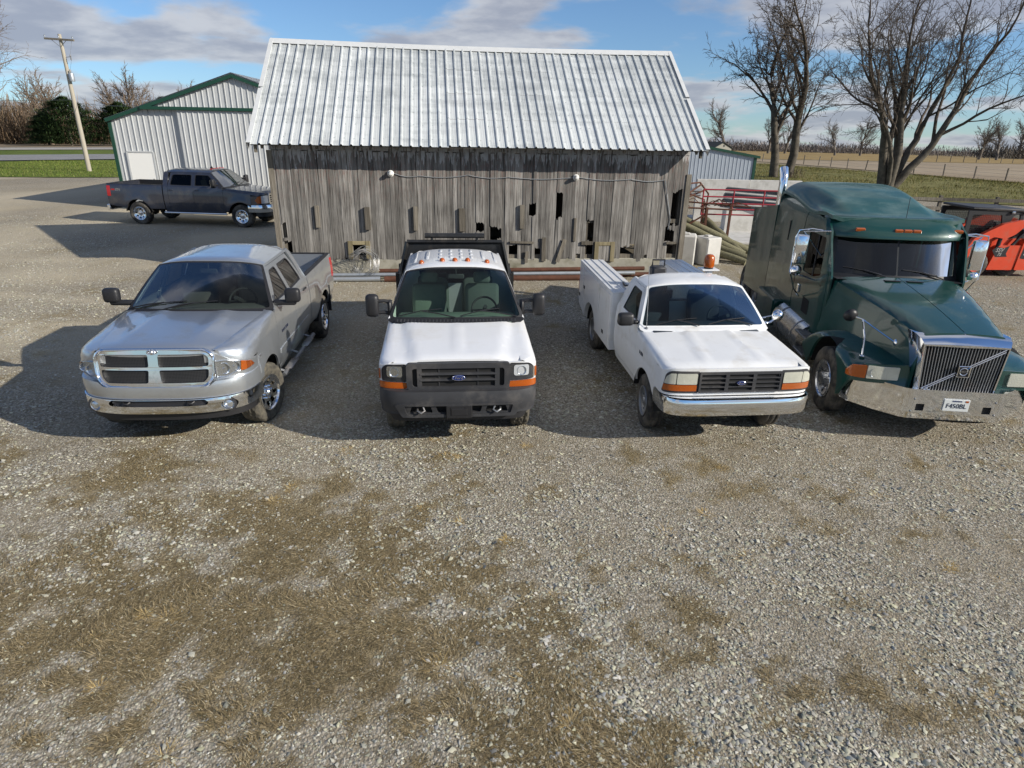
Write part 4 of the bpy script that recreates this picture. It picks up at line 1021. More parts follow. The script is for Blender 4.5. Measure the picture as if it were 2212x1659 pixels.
def fascia(T, y0=None, yN=None, a=None, n=None, lean=0.0, bulge=0.0, zc=0, zhh=1):
    """front surface u in -1..1 (side to side), z up"""
    c = T.c; y0 = c['yFd'] if y0 is None else y0; yN = c['yN'] if yN is None else yN; a = c['hw'] if a is None else a; n = n or c.get('n', 4)
    def f(u, z, off=0):
        sx, cy = supers(u*PI/2, n); bl = bulge*max(0, 1-((z-zc)/zhh)**2)
        return Vector(((a+off+bl*.6)*sx, y0+(yN-y0+off+bl)*cy+lean*(z-1.0)*cy, z))
    ux = lambda x: math.copysign(math.asin(min(1, abs(x/a))**(n/2))*2/PI, x)
    return f, ux
def uchart(f, ux, poly, off=0, du=.06, dv=.05, holes=(), thick=None, dense=True):
    """poly in (x,z) on the front surface"""
    def cv(pl):
        out = []
        for i, (x, z) in enumerate(pl):
            x2, z2 = pl[(i+1) % len(pl)]; k = max(1, int(math.hypot(x2-x, z2-z)/.06)) if dense else 1
            for j in range(k): out.append((ux(lerp(x, x2, j/k)), lerp(z, z2, j/k)))
        return out
    return chart(cv(poly), lambda u, z: f(u, z, off), [cv(h) for h in holes], du=du, dv=dv, thick=thick)
def mir(poly, s): return [(s*x, z) for x, z in poly]
def side_mirror(root, s, p, size, arms, m=m_black, face=m_mirror):
    """towing mirror: housing at p, arms to the door"""
    bm = BM(); box(bm, p, size, bev=min(size)*.36, seg=3)
    for a in arms: tube(bm, [a, (Vector(a)+Vector(p))/2+Vector((0, .02, 0)), p], .022, 6)
    o = obj('mirror', bm, m, root, 50)
    bm = BM(); box(bm, (p[0], p[1]-size[1]/2-.002, p[2]), (size[0]*.78, .006, size[2]*.86), bev=.002); obj('mirror_glass', bm, face, o)
    return o
def load_bed(T, y0, y1, ztop, zfl, body, liner, rail=m_black):
    """pickup box from y0 (front) to y1 (tail)"""
    r, w, c = T.root, T.w, T.c; zb = c['zb']; Ra = c['Ra']; yw = -c['wb']
    for s in (1, -1):
        pts = [(y0, ztop), (y0, zb+.02)]
        pts = [(y1, zb+.12), (y1, ztop), (y0, ztop), (y0, zb+.02)]+T.arc(yw, zb+.02, Ra)[::-1]
        bm = chart(pts, T.side(s), du=.09, dv=.06, thick=lambda p: (-math.copysign(.03, p.x), 0, 0)); obj('bed_side', bm, body, r, 38)
        bm = BM(); x = w(y0-.3, ztop)-.035; box(bm, (s*x, (y0+y1)/2, ztop+.004), (.085, y0-y1, .022), bev=.008); obj('bed_rail', bm, rail, r)
        bm = BM(); box(bm, (s*(x-.04), (y0+y1)/2, (ztop+zfl)/2), (.012, y0-y1-.06, ztop-zfl)); box(bm, (s*(x-.14), yw, zfl+.12), (.2, .9, .24), bev=.04); obj('bed_wall', bm, liner, r)
        tl = chart(rrect(y1+.01, ztop-.42, y1+.14, ztop-.06, .02), T.side(s, .006), du=.1, dv=.1, thick=lambda p: (-math.copysign(.02, p.x), 0, 0)); obj('tail_lamp', tl, m_red, r, 40)
    bm = BM()
    xf = w(y0-.3, ztop)-.08; k = 22; rows = []
    for i in range(k*4+1):
        x = -xf+2*xf*i/(k*4); rows.append([Vector((x, y0-.03, zfl+(.012 if (i//2) % 2 else 0))), Vector((x, y1+.03, zfl+(.012 if (i//2) % 2 else 0)))])
    grid(bm, rows); obj('bed_floor', bm, liner, r)
    bm = BM(); box(bm, (0, y0-.02, (ztop+zfl)/2+.01), (2*xf+.1, .03, ztop-zfl), bev=.006); box(bm, (0, y0-.045, ztop-.1), (2*xf-.2, .025, .05), bev=.01); box(bm, (0, y0-.045, zfl+.2), (2*xf-.3, .025, .12), bev=.01); obj('bed_front', bm, body, r)
    bm = BM(); box(bm, (0, y1+.02, (ztop+zb+.14)/2), (2*w(y1+.1, .9)-.06, .05, ztop-zb-.14), bev=.012); obj('tailgate', bm, body, r)
    bm = BM(); box(bm, (0, y1+.02, ztop+.006), (2*xf, .06, .02), bev=.006); obj('tailgate_cap', bm, rail, r)
    bm = BM(); box(bm, (0, y1-.10, zb+.02), (2*c['hw']-.15, .14, .2), bev=.03); obj('rear_bumper', bm, m_chrome, r, 40)
def mesh_material():
    m = material('grille_mesh', (.02, .02, .021), .5); nt = m.node_tree; p = nt.nodes['Principled BSDF']
    tc = N(nt, 'ShaderNodeTexCoord'); mp = N(nt, 'ShaderNodeMapping', inp={'Scale': (60, 0, 60)}); L(nt, tc, 'Object', mp, 0)
    vo = N(nt, 'ShaderNodeTexVoronoi', feature='DISTANCE_TO_EDGE', inp={'Scale': 1, 'Randomness': .15}); L(nt, mp, 0, vo, 'Vector')
    k = N(nt, 'ShaderNodeMapRange', inp={1: .1, 2: .16, 3: 1, 4: 0}); L(nt, vo, 0, k, 0)
    mx = N(nt, 'ShaderNodeMixRGB', inp={1: (.004, .004, .004, 1), 2: (.035, .035, .036, 1)}); L(nt, k, 0, mx, 0); L(nt, mx, 0, p, 'Base Color')
    return m
m_mesh = mesh_material()
def bowl(bm, p, r, d=.03):
    lathe(bm, [(r*.15, -d*1.6), (r*.55, -d*1.1), (r*.85, -d*.4), (r, 0), (r*1.06, .002)], 16, basis(p, (1, 0, 0), (0, 0, 1), (0, 1, 0)))
def lettering(root, body, size, o, x, y, m, name='lettering', ext=.002, **kw):
    b = text_bm(body, size, ext, **kw); return obj(name, place_bm(b, basis(o, x, y)), m, root)

# ---------------------------------------------------------------- silver crew cab pickup
def silver_truck():
    root = thing('pickup_truck', 'silver four-door pickup with chrome cross-bar grille and black towing mirrors', 'pickup truck', (-4.156, 7.657, 0), R(184.56), 'trucks parked in a row', .991)
    c = dict(hw=1.0, zb=.50, belt=1.35, zt=1.83, zr=1.93, yN=.88, yFd=.36, n=3.0, tum=.42, up=.035, inset=.02, flare=.028, wb=3.57, Ra=.50, Rt=.40, yd=-.60, yA=-.66, yT=-1.24, yB=-1.62, yC=-2.42, yR=-2.58, cslope=.12,
             zh=lambda y: 1.335-.065*((y+.5)/1.35)-.03*max(0, y)**2, xh=lambda y: .86-.20*min(1, max(0, (y+.55)/1.4))**1.2, zsd=lambda y: .05+.17*sstep(-.7, .4, y), pw=.72, crown=.055, bow=.16, bowt=.09, cowl=.12, hdrop=.03, hfront=.02, zfb=.70, yEnd=-4.8, crease=.0, tuck=.07, m_rocker=m_silver,
             moulding=(.70, .07, m_silver), hoodfeat=lambda x, y: .018*math.exp(-((abs(x)-.40+.1*(.8-y)*0)/.09)**2)*sstep(.85, .3, y), wip=((.45, .05), (.95, .48)))
    T = pickup(root, c, m_silver, g_dark if False else glass('dim_windscreen', (.55, .62, .58), .3), g_dark, m_intgrey)
    f, ux = fascia(T)
    sl = lambda *a, **k: uchart(f, ux, *a, **k)
    for s in (1, -1):
        pl = [(s*ux(.55), .72), (s*1, .72), (s*1, 1.04), (s*ux(.9), 1.09), (s*ux(.8), 1.13), (s*ux(.66), 1.215), (s*ux(.55), 1.23)]
        obj('front_panel', chart(pl, lambda u, z: f(u, z), du=.05, dv=.05, thick=(0, -.03, 0)), m_silver, root, 40)
    g, gx = fascia(T, yN=.93, y0=.41, lean=-.18)
    gr = lambda *a, **k: uchart(g, gx, *a, **k)
    outer = rpoly([(-.555, .845), (.555, .845), (.645, .94), (.66, 1.19), (.58, 1.275), (-.58, 1.275), (-.66, 1.19), (-.645, .94)], [.06, .06, .1, .07, .08, .08, .07, .1])
    q1 = rpoly([(.055, 1.080), (.600, 1.080), (.605, 1.18), (.555, 1.225), (.055, 1.225)], .025); q2 = rpoly([(.075, .895), (.54, .895), (.59, .955), (.598, 1.045), (.058, 1.045)], .025)
    gs = obj('grille_surround', gr(outer, 0, du=.05, dv=.04, holes=[q1, q2, mir(q1, -1)[::-1], mir(q2, -1)[::-1]], thick=(0, -.055, 0)), m_chrome, root, 45)
    bm = BM(); tube(bm, [g(gx(x), z, .004) for x, z in outer], .020, 6, closed=True); obj('grille_rim', bm, m_chrome, gs, 60)
    obj('hood_lip', sl([(-.74, 1.08), (.74, 1.08), (.70, 1.235), (-.70, 1.235)], -.014), m_silver, root, 50)
    obj('grille_mesh', gr(rrect(-.62, .87, .62, 1.245, .05), -.03), m_mesh, gs, 60)
    bm = BM(); p = g(0, 1.25, .014)
    box(bm, p, (.035, .02, .05), bev=.008)
    for s in (1, -1): tube(bm, [p+Vector((s*(.012+.035*math.sin(t)), .004, .012+.022*math.cos(t*1.15))) for t in [i*.5 for i in range(8)]], [.010, .010, .009, .009, .008, .007, .005, .003], 6)
    obj('ram_head_badge', bm, m_badge, gs, 50)
    for s in (1, -1):
        hl = [(.665, .925), (.662, 1.12), (.78, 1.12), (.90, 1.085), (.975, 1.045), (.99, .985), (.93, .955), (.86, .965), (.76, .92)]
        h = obj('headlight', sl(mir(hl, s), .004, du=.04, dv=.04, thick=(0, .02, 0)), m_refl, root, 40)
        bm = BM(); 
        for x, z, r in ((.735, 1.02, .066), (.845, 1.03, .052)): bowl(bm, f(ux(s*x), z, .012), r)
        obj('reflector', bm, m_refl, h, 40)
        bm = BM(); [lathe(bm, [(0, .02), (.016, .012), (.018, 0)], 10, basis(f(ux(s*x), z, -.01), (1, 0, 0), (0, 0, 1), (0, 1, 0))) for x, z in ((.735, 1.02), (.835, 1.03))]; obj('bulb', bm, m_alu, h, 40)
        am = [(.89, .965), (.90, 1.085), (.94, 1.065), (.975, 1.045), (.99, .985), (.93, .958)]
        obj('indicator', sl(mir(am, s), .014, du=.05, dv=.05), m_amber, h, 40)
        obj('lens', sl(mir(hl, s), .022, du=.04, dv=.05), g_lamp, h, 60)
    b, bx = fascia(T, y0=.34, yN=.97, a=1.005, n=2.9, bulge=.02, zc=.8, zhh=.12)
    obj('bumper_cover', chart([(-1, .705), (1, .705), (1, .90), (ux(.66), .90), (ux(.60), .855), (-ux(.60), .855), (-ux(.66), .90), (-1, .90)], lambda u, z: b(u, z), du=.05, dv=.03, thick=(0, -.10, 0)), m_silver, root, 40)
    b2, bx2 = fascia(T, y0=.34, yN=.985, a=1.01, n=2.9, bulge=.025, zc=.6, zhh=.14)
    fog = [oval(s*.76, .60, .085, .062, 18) for s in (1, -1)]
    slot = rpoly([(-.53, .625), (.53, .625), (.56, .655), (.52, .695), (-.52, .695), (-.56, .655)], .02)
    bp = obj('front_bumper', uchart(b2, bx2, [(-1.009, .53), (1.009, .53), (1.009, .70), (-1.009, .70)], 0, holes=fog+[slot], du=.05, dv=.035, thick=(0, -.05, 0)), m_chrome, root, 40)
    obj('air_slot', uchart(b2, bx2, slot, -.04), m_black, bp)
    for s in (1, -1):
        p = b2(bx2(s*.76), .60, -.02); bm = BM(); bowl(bm, p, .062, .03); lathe(bm, [(.0, .014), (.03, .01), (.05, 0)], 14, basis(p, (1, 0, 0), (0, 0, 1), (0, 1, 0))); obj('fog_lamp', bm, m_refl, bp, 40)
        bm = BM(); lathe(bm, [(.06, 0), (.095, -.005)], 18, basis(p, (1, 0, 0), (0, 0, .72), (0, 1, 0))); obj('fog_bezel', bm, m_trim, bp, 40)
        bm = BM(); p = b2(bx2(s*.36), .655, -.01); tube(bm, [p+Vector((s*.04, -.03, .01)), p+Vector((s*.02, .01, 0)), p+Vector((-s*.02, .01, 0)), p+Vector((-s*.04, -.03, .01))], .011, 6); obj('tow_hook', bm, m_black, bp, 50)
    v, vx = fascia(T, y0=.34, yN=.93, a=.97, n=2.9)
    obj('valance', uchart(v, vx, [(-.965, .42), (.965, .42), (.965, .54), (-.965, .54)], 0, thick=(0, -.04, .02)), m_black, root, 40)
    load_bed(T, -2.62, -4.60, 1.36, .84, m_silver, m_silver)
    for x in (-1, 1):
        wheel(root, x*.865, 0, .40, .27, .235, 'chrome8', R(-13), m_dustyrubber); wheel(root, x*.865, -3.57, .40, .27, .235, 'chrome8')
        # towing mirror: arm with an upright head
        a = Vector((x*.955, -.80, 1.40)); p = Vector((x*1.20, -.78, 1.50))
        bm = BM(); box(bm, p, (.21, .13, .20), bev=.05, seg=3); box(bm, (x*1.08, -.79, 1.395), (.32, .085, .075), bev=.03, seg=2); o = obj('mirror', bm, m_black, root, 50)
        bm = BM(); box(bm, p+Vector((0, -.066, 0)), (.16, .006, .15), bev=.002); obj('mirror_glass', bm, m_mirror, o)
        bm = BM(); tube(bm, [(x*1.02, -.55, .40), (x*1.02, -2.45, .40)], .036, 8); 
        for y in (-.95, -1.95): box(bm, (x*1.035, y, .432), (.11, .42, .02), bev=.008)
        for y in (-.7, -1.5, -2.3): tube(bm, [(x*1.02, y, .40), (x*.8, y, .48)], .02, 6)
        obj('side_step', bm, m_steel, root, 50)
        bm = BM(); box(bm, (x*.9, -4.05, .62), (.26, .012, .5), bev=.004); obj('mud_flap', bm, m_black, root)
        for yy, tx, sz in ((-.93, 'RAM 2500', .062),):
            X = T.w(yy, .99)+.004; lettering(root, tx, sz, (x*X, yy, .985), (0, x, 0), (0, 0, 1), m_ink, sx=1.25)
        bm = BM(); box(bm, (x*(T.w(.32, 1.0)+.004), .30, 1.0), (.006, .07, .03), bev=.002); obj('side_badge', bm, m_badge, root)
silver_truck()

# ---------------------------------------------------------------- white dump-bed truck
def ford_oval(root, p, rx, rz, y=(0, 1, 0)):
    bm = BM(); M = basis(p, (1, 0, 0), (0, 0, 1), (0, 1, 0))
    lathe(bm, [(0, .012), (.93, .012), (1, .004), (1.0, -.01)], 28, M @ Matrix.Diagonal((rx, rz, 1, 1))); o = obj('oval_badge', bm, m_blue, root, 40)
    bm = BM(); tube(bm, [M @ Vector((rx*.93*math.cos(t), rz*.9*math.sin(t), .012)) for t in [2*PI*i/28 for i in range(28)]], rz*.07, 5, closed=True); obj('badge_rim', bm, m_badge, o, 50)
    b = text_bm('Ford', rz*1.25, .001, .25, 1.25); obj('badge_lettering', place_bm(b, basis(Vector(p)+Vector((0, .0145, 0)), (-1, 0, 0), (0, 0, 1))), m_badge, o)
def white_dump():
    root = thing('dump_truck', 'white work truck with dark grey grille, amber roof markers and black steel dump bed', 'truck', (-.704, 7.695, 0), R(185.7), 'trucks parked in a row', .97); root.scale = (.925, .97, .97)
    def hf(x, y):
        t = (y+.4)/1.2; edge = .70-.17*t
        return .030*sstep(edge+.10, edge-.02, abs(x))+.013*math.exp(-(x/.022)**2)*sstep(-.35, -.1, y)*sstep(.78, .5, y)
    c = dict(hw=1.0, zb=.56, belt=1.36, zt=1.90, zr=2.0, yN=.86, yFd=.50, n=6.5, tum=.36, up=.03, flare=.012, wb=3.9, Ra=.48, Rt=.39, yd=-.56, yA=-.50, yT=-.98, yB=-1.62, yC=-2.2, yR=-2.34,
             zh=lambda y: 1.31-.105*((y+.35)/1.2), xh=lambda y: .855-.05*(y+.4)/1.2, zsd=lambda y: .07, pw=.8, crown=.012, bow=.10, bowt=.05, cowl=.13, vents=True, hdrop=.02, zfb=.86, yEnd=-5.0, hoodfeat=hf, wip=((.02, .55), (-.9, -.35)), m_handle=m_black)
    T = pickup(root, c, m_white, g_ws, g_mid, m_interior)
    f, ux = fascia(T); U = lambda poly, off=0, **k: uchart(f, ux, poly, off, **k)
    obj('front_panel', chart([(-1, .84), (1, .84), (1, 1.13), (ux(.8), 1.19), (ux(-.8), 1.19), (-1, 1.13)], lambda u, z: f(u, z), du=.06, dv=.06, thick=(0, -.03, 0)), m_white, root, 40)
    outer = rpoly([(-.60, .855), (-.625, .93), (-.625, 1.20), (.625, 1.20), (.625, .93), (.60, .855)][::-1], [.05, .04, .05, .05, .04, .05]); hole = rrect(-.555, .905, .555, 1.135, .035)
    gs = obj('grille_frame', U(outer, .035, holes=[hole], du=.06, dv=.05, thick=(0, -.05, 0)), m_trim, root, 40)
    obj('grille_back', U(rrect(-.58, .88, .58, 1.16, .02), .004), m_dark, gs)
    for z in (.985, 1.06):
        bm = BM(); grid(bm, [[f(ux(x), z+dz, .03+dy) for dz, dy in ((-.017, -.03), (-.017, -.004), (-.006, .008), (.010, .006), (.018, -.01), (.018, -.03))] for x in [-.46+.92*i/12 for i in range(13)]]); obj('grille_bar', bm, m_trim, gs, 45)
    for x in (-.47, .47): obj('grille_post', U(rrect(x-.028, .90, x+.028, 1.14, .012), .032, thick=(0, -.03, 0)), m_trim, gs, 45)
    for x in (-.24, 0, .24): obj('grille_strut', U(rrect(x-.006, .90, x+.006, 1.14, .003), .012, thick=(0, -.01, 0)), m_trim, gs, 45)
    ford_oval(gs, f(0, 1.022, .05), .085, .034)
    for s in (1, -1):
        hl = rpoly([(.645, .962), (.645, 1.185), (.90, 1.175), (.955, 1.12), (.955, .97)], [.02, .03, .04, .03, .02]) 
        hl = [(x*.995, z) for x, z in hl]
        h = obj('headlight', U(mir(hl, s), .004, du=.04, dv=.05, thick=(0, .012, 0)), m_trim, root, 40)
        rf = rrect(.69, 1.02, .88, 1.155, .03); obj('reflector', U(mir(rf, s), .010, thick=(0, -.03, 0)), m_lens if s < 0 else m_refl, h, 40)
        bm = BM(); bowl(bm, f(ux(s*.785), 1.085, .016), .055); obj('bulb_bowl', bm, m_refl, h, 40)
        obj('lens', U(mir(hl, s), .018, du=.05, dv=.06), g_lamp, h, 60)
        am = rpoly([(.635, .878), (.635, .952), (.97, .962), (.985, .92), (.975, .878)], .012); obj('indicator', U(mir(am, s), .012, du=.05, dv=.04, thick=(0, -.01, 0)), m_amber, h, 40)
        am2 = [(.963, .985), (.963, 1.12), (.985, 1.10), (.988, .985)]; obj('side_marker', U(mir(am2, s), .010, du=.04, dv=.04), m_amber, h, 40)
    b, bx = fascia(T, y0=.42, yN=.97, a=1.0, n=5, bulge=.02, zc=.75, zhh=.14)
    B = lambda poly, off=0, **k: uchart(b, bx, poly, off, **k)
    holes = [rpoly(p, .02) for p in ([(-.62, .60), (-.33, .60), (-.35, .69), (-.58, .69)], [(-.27, .60), (.27, .60), (.29, .69), (-.29, .69)], [(.33, .60), (.62, .60), (.58, .69), (.35, .69)])]
    bp = obj('front_bumper', B([(-.999, .575), (.999, .575), (.999, .87), (-.999, .87)], 0, holes=holes, du=.05, dv=.04, thick=(0, -.07, 0)), m_trim, root, 40)
    obj('bumper_lip', B(rpoly([(-.7, .545), (.7, .545), (.78, .71), (.70, .725), (-.70, .725), (-.78, .71)], .03), .022, holes=[rpoly([(-.64, .585), (.64, .585), (.66, .70), (-.66, .70)], .02)], thick=(0, -.03, 0)), m_trim, bp, 40)
    obj('bumper_top', chart([(-.98, .60), (.98, .60), (.95, .96), (-.95, .96)], lambda x, y: (x, min(y, b(bx(x), .87)[1]), .872), du=.1, dv=.1), m_trim, bp)
    obj('bumper_slots', B(rrect(-.66, .58, .66, .70, .02), -.05), m_dark, bp)
    for s in (1, -1):
        p = b(bx(s*.47), .65, 0); bm = BM(); tube(bm, [p+Vector((s*.05, -.06, .0)), p+Vector((s*.045, .02, -.01)), p+Vector((0, .05, -.03)), p+Vector((-s*.045, .02, -.01)), p+Vector((-s*.02, -.0, .03))], .013, 6); obj('tow_hook', bm, m_steel, bp, 50)
    bm = BM(); p = b(0, .62, .03); box(bm, p, (.33, .018, .17), bev=.01); box(bm, p+Vector((0, .012, 0)), (.20, .01, .09), bev=.004); [box(bm, p+Vector((x, .01, .055)), (.03, .01, .012)) for x in (-.09, .09)]; obj('plate_bracket', bm, m_black, root, 30)
    v, vx = fascia(T, y0=.42, yN=.90, a=.95, n=5); obj('valance', uchart(v, vx, [(-.82, .46), (.82, .46), (.94, .585), (-.94, .585)], 0, thick=(0, -.04, .02)), m_black, root, 40)
    # cab roof: amber markers and pressed ribs
    for x in (.51, .20, .01, -.18, -.47):
        q = T.roof(x, -1.17); bm = BM(); M = Matrix.Translation(Vector(q)+Vector((0, 0, -.004))); lathe(bm, [(.042, 0), (.04, .022), (.026, .042), (0, .05)], 12, M @ Matrix.Diagonal((1, 1.25, 1, 1))); obj('roof_marker', bm, m_amber, root, 50)
    for x, segs in ((.62, ((-1.3, -2.2),)), (.43, ((-1.35, -2.0),)), (-.62, ((-1.3, -2.2),)), (-.43, ((-1.35, -2.0),)), (.23, ((-1.35, -1.52), (-1.6, -1.77), (-1.85, -2.05))), (.07, ((-1.35, -1.52), (-1.6, -1.77), (-1.85, -2.05))), (-.09, ((-1.35, -1.52), (-1.6, -1.77), (-1.85, -2.05))), (-.25, ((-1.35, -1.52), (-1.6, -1.77), (-1.85, -2.05)))):
        for y0, y1 in segs:
            w_ = .028 if abs(x) > .3 else .024
            rows = []
            for i in range(7):
                y = lerp(y0, y1, i/6); e = .010*min(1, 3*min(i, 6-i)/3)
                rows.append([Vector(T.roof(x+d, y))+Vector((0, 0, hh*e/.010+.0005)) for d, hh in ((-w_, 0), (-w_*.6, .011), (w_*.6, .011), (w_, 0))])
            bm = BM(); grid(bm, rows); obj('roof_rib', bm, m_white, root, 40)
    for x in (-1, 1):
        wheel(root, x*.86, 0, .39, .25, .215, 'steel', 0, m_dustyrubber, m_steel); wheel(root, x*.86, -3.9, .39, .25, .215, 'steel', 0, None, m_steel)
        # paddle mirrors on twin arms
        p = Vector((x*1.20, -.62, 1.50)); bm = BM(); box(bm, p, (.19, .13, .32), bev=.06, seg=3)
        for z in (1.40, 1.56): tube(bm, [(x*.93, -.66, z-.03), (x*1.03, -.63, z), (x*1.15, -.62, z)], [.035, .024, .026], 8)
        box(bm, (x*.955, -.66, 1.45), (.06, .16, .22), bev=.025)
        o = obj('mirror', bm, m_black, root, 50); bm = BM(); box(bm, p+Vector((0, -.066, 0)), (.14, .006, .26), bev=.002); obj('mirror_glass', bm, m_mirror, o)
    # dump bed
    m_bed = material('black_bed_steel', (.016, .017, .018), .45, .2, .2, var=.2, dirt=(.07, .06, .05), dlo=.5, dhi=.85)
    bm = BM(); f2 = [(-.97, .98), (.97, .98), (.90, 1.6), (.79, 2.05), (-.79, 2.05), (-.90, 1.6)]
    bm = chart(f2, lambda x, z: (x, -2.47, z), du=0, dv=0, thick=(0, -.05, 0)); hb = obj('headboard', bm, m_bed, root)
    bm = BM()
    for s in (1, -1): tube(bm, [(s*.97, -2.45, 1.0), (s*.905, -2.45, 1.6), (s*.80, -2.45, 2.05)], .035, 4)
    tube(bm, [(-.80, -2.45, 2.05), (.80, -2.45, 2.05)], .035, 4); obj('headboard_frame', bm, m_bed, hb)
    bm = BM(); tube(bm, [(-.50, -2.45, 2.15), (.50, -2.45, 2.15)], .04, 10); [tube(bm, [(x, -2.45, 2.04), (x, -2.45, 2.14)], .02, 6) for x in (-.38, .38)]; obj('tarp_bar', bm, m_bed, root, 50)
    for s in (1, -1):
        bm = BM(); box(bm, (s*.97, -3.75, 1.25), (.05, 2.5, .55)); [box(bm, (s*1.0, y, 1.25), (.05, .08, .55)) for y in (-2.6, -3.3, -4.0, -4.7)]; obj('bed_side', bm, m_bed, root)
    bm = BM(); box(bm, (0, -3.75, .98), (1.95, 2.52, .06)); obj('bed_floor', bm, m_bed, root)
    bm = BM(); box(bm, (0, -5.0, 1.25), (1.9, .05, .55)); obj('tailgate', bm, m_bed, root)
white_dump()

# ---------------------------------------------------------------- white utility truck
def white_utility():
    root = thing('utility_truck', 'white older pickup with a service body, chrome bumper and an orange beacon', 'truck', (2.625, 7.832, 0), R(185.757), 'trucks parked in a row', .945); root.scale = (.92, .945, .945)
    def hf(x, y): return .022*math.exp(-((abs(x)-.30-.10*(y+.3))/.05)**2)*sstep(.8, .55, y)+.008*sstep(.3+.1*(y+.3), .2, abs(x))
    c = dict(hw=1.0, zb=.52, belt=1.30, zt=1.755, zr=1.85, yN=.85, yFd=.50, n=6.0, tum=.40, up=.03, wb=3.38, Ra=.47, Rt=.38, yd=-.50, yA=-.50, yT=-1.0, yB=-1.52, yR=-1.72,
             zh=lambda y: 1.245-.085*((y+.35)/1.2)-.02*max(0, y)**2, xh=lambda y: .88-.02*(y+.4)/1.2, zsd=lambda y: .07, pw=.85, crown=.02, bow=.07, bowt=.04, cowl=.10, hdrop=.05, zfb=.86, yEnd=-4.4, hoodfeat=hf, m_cowl=m_oldwhite, crease=.95, m_seal=m_oldwhite, wip=((.1, .45), (-.75, -.35)))
    T = pickup(root, c, m_oldwhite, glass('blue_grey_windscreen', (.45, .56, .58), .4), g_mid, m_intblue)
    f, ux = fascia(T); U = lambda poly, off=0, **k: uchart(f, ux, poly, off, **k)
    obj('front_panel', chart([(-1, .80), (1, .80), (1, 1.10), (ux(.86), 1.155), (ux(-.86), 1.155), (-1, 1.10)], lambda u, z: f(u, z), du=.06, dv=.06, thick=(0, -.03, 0)), m_oldwhite, root, 40)
    outer = rrect(-.535, .845, .535, 1.115, .015); hs = []
    for cx in (-.355, 0, .355):
        for j in range(4): hs.append(rrect(cx-.155, .872+j*.0575, cx+.155, .872+j*.0575+.042, .006, 2))
    gs = obj('grille', U(outer, .030, holes=hs, du=.08, dv=.06, thick=(0, -.035, 0)), m_trim, root, 40)
    obj('grille_back', U(rrect(-.52, .86, .52, 1.10, .01), .002), m_dark, gs)
    ford_oval(gs, f(0, .978, .042), .06, .026)
    for s in (1, -1):
        sur = rpoly([(.545, .835), (.545, 1.125), (.90, 1.125), (.955, 1.08), (.985, .835)], [.01, .02, .03, .03, .02]); h = obj('headlight', U(mir(sur, s), .008, du=.05, dv=.06, thick=(0, -.01, 0)), m_trim, root, 40)
        lens = rpoly([(.565, .955), (.565, 1.095), (.82, 1.095), (.82, .955)], .012); obj('lens', U(mir(lens, s), .020, du=.05, dv=.05, thick=(0, -.012, 0)), m_oldlens, h, 40)
        park = rpoly([(.832, .955), (.832, 1.095), (.90, 1.09), (.94, 1.05), (.965, .955)], .01); obj('corner_lens', U(mir(park, s), .018, du=.04, dv=.05, thick=(0, -.012, 0)), m_oldlens, h, 40)
        am = rpoly([(.565, .865), (.565, .945), (.968, .945), (.975, .865)], .01); obj('indicator', U(mir(am, s), .018, du=.05, dv=.04, thick=(0, -.012, 0)), m_amber, h, 40)
    b, bx = fascia(T, y0=.52, yN=.985, a=.985, n=5, bulge=.03, zc=.69, zhh=.13)
    bp = obj('front_bumper', chart([(-1, .575), (1, .575), (1, .79), (-1, .79)], lambda u, z: b(u, z), du=.05, dv=.025, thick=(0, -.06, 0)), m_chrome, root, 50)
    obj('bumper_top', chart([(-.96, .56), (.96, .56), (.93, .97), (-.93, .97)], lambda x, y: (x, min(y, b(bx(x), .79)[1]-.002), .79), du=.1, dv=.1), m_chrome, bp)
    for x in (-1, 1):
        wheel(root, x*.86, 0, .38, .235, .205, 'steel', R(-4), None, m_steel, True); wheel(root, x*.86, -3.38, .38, .235, .205, 'steel', 0, None, m_steel, True)
    X = T.w(-.16, .98); lettering(root, 'F-250', .07, (X+.004, -.20, 1.0), (0, 1, 0), (0, 0, 1), m_ink, bold=.002)
    # mirrors: black head on the right door, chrome round one on the left
    bm = BM(); box(bm, (1.15, -.60, 1.38), (.24, .14, .19), bev=.055, seg=3); box(bm, (1.0, -.62, 1.33), (.12, .08, .06), bev=.02); o = obj('mirror', bm, m_black, root, 50); bm = BM(); box(bm, (1.15, -.672, 1.38), (.17, .006, .13)); obj('mirror_glass', bm, m_mirror, o)
    bm = BM(); lathe(bm, [(0, .07), (.05, .06), (.085, .02), (.09, 0), (0, -.002)], 16, basis((-1.16, -.58, 1.42), (1, 0, 0), (0, 0, 1), (0, 1, 0))); tube(bm, [(-.94, -.62, 1.28), (-1.05, -.6, 1.30), (-1.15, -.6, 1.36)], .018, 6); tube(bm, [(-.94, -.66, 1.36), (-1.1, -.63, 1.40)], .012, 5); box(bm, (-.99, -.62, 1.30), (.12, .1, .05), bev=.015); obj('mirror', bm, m_chrome, root, 50)
    bm = BM(); a = Vector((.87, -.46, 1.27)); lathe(bm, [(.03, 0), (.025, .02), (.008, .03)], 10, Matrix.Translation(a)); tube(bm, [a, a+Vector((-.02, -.12, .45)), a+Vector((-.03, -.25, .85))], .004, 4); obj('antenna', bm, m_steel, root)
    # service body
    zt = 1.46; y0, y1 = -1.80, -4.42; xo, xi = 1.05, .60; zb = .50; arc = [(-3.38+.5*math.cos(t), .37+.5*math.sin(t)) for t in [PI-.27-(PI-.54)*i/14 for i in range(15)]]
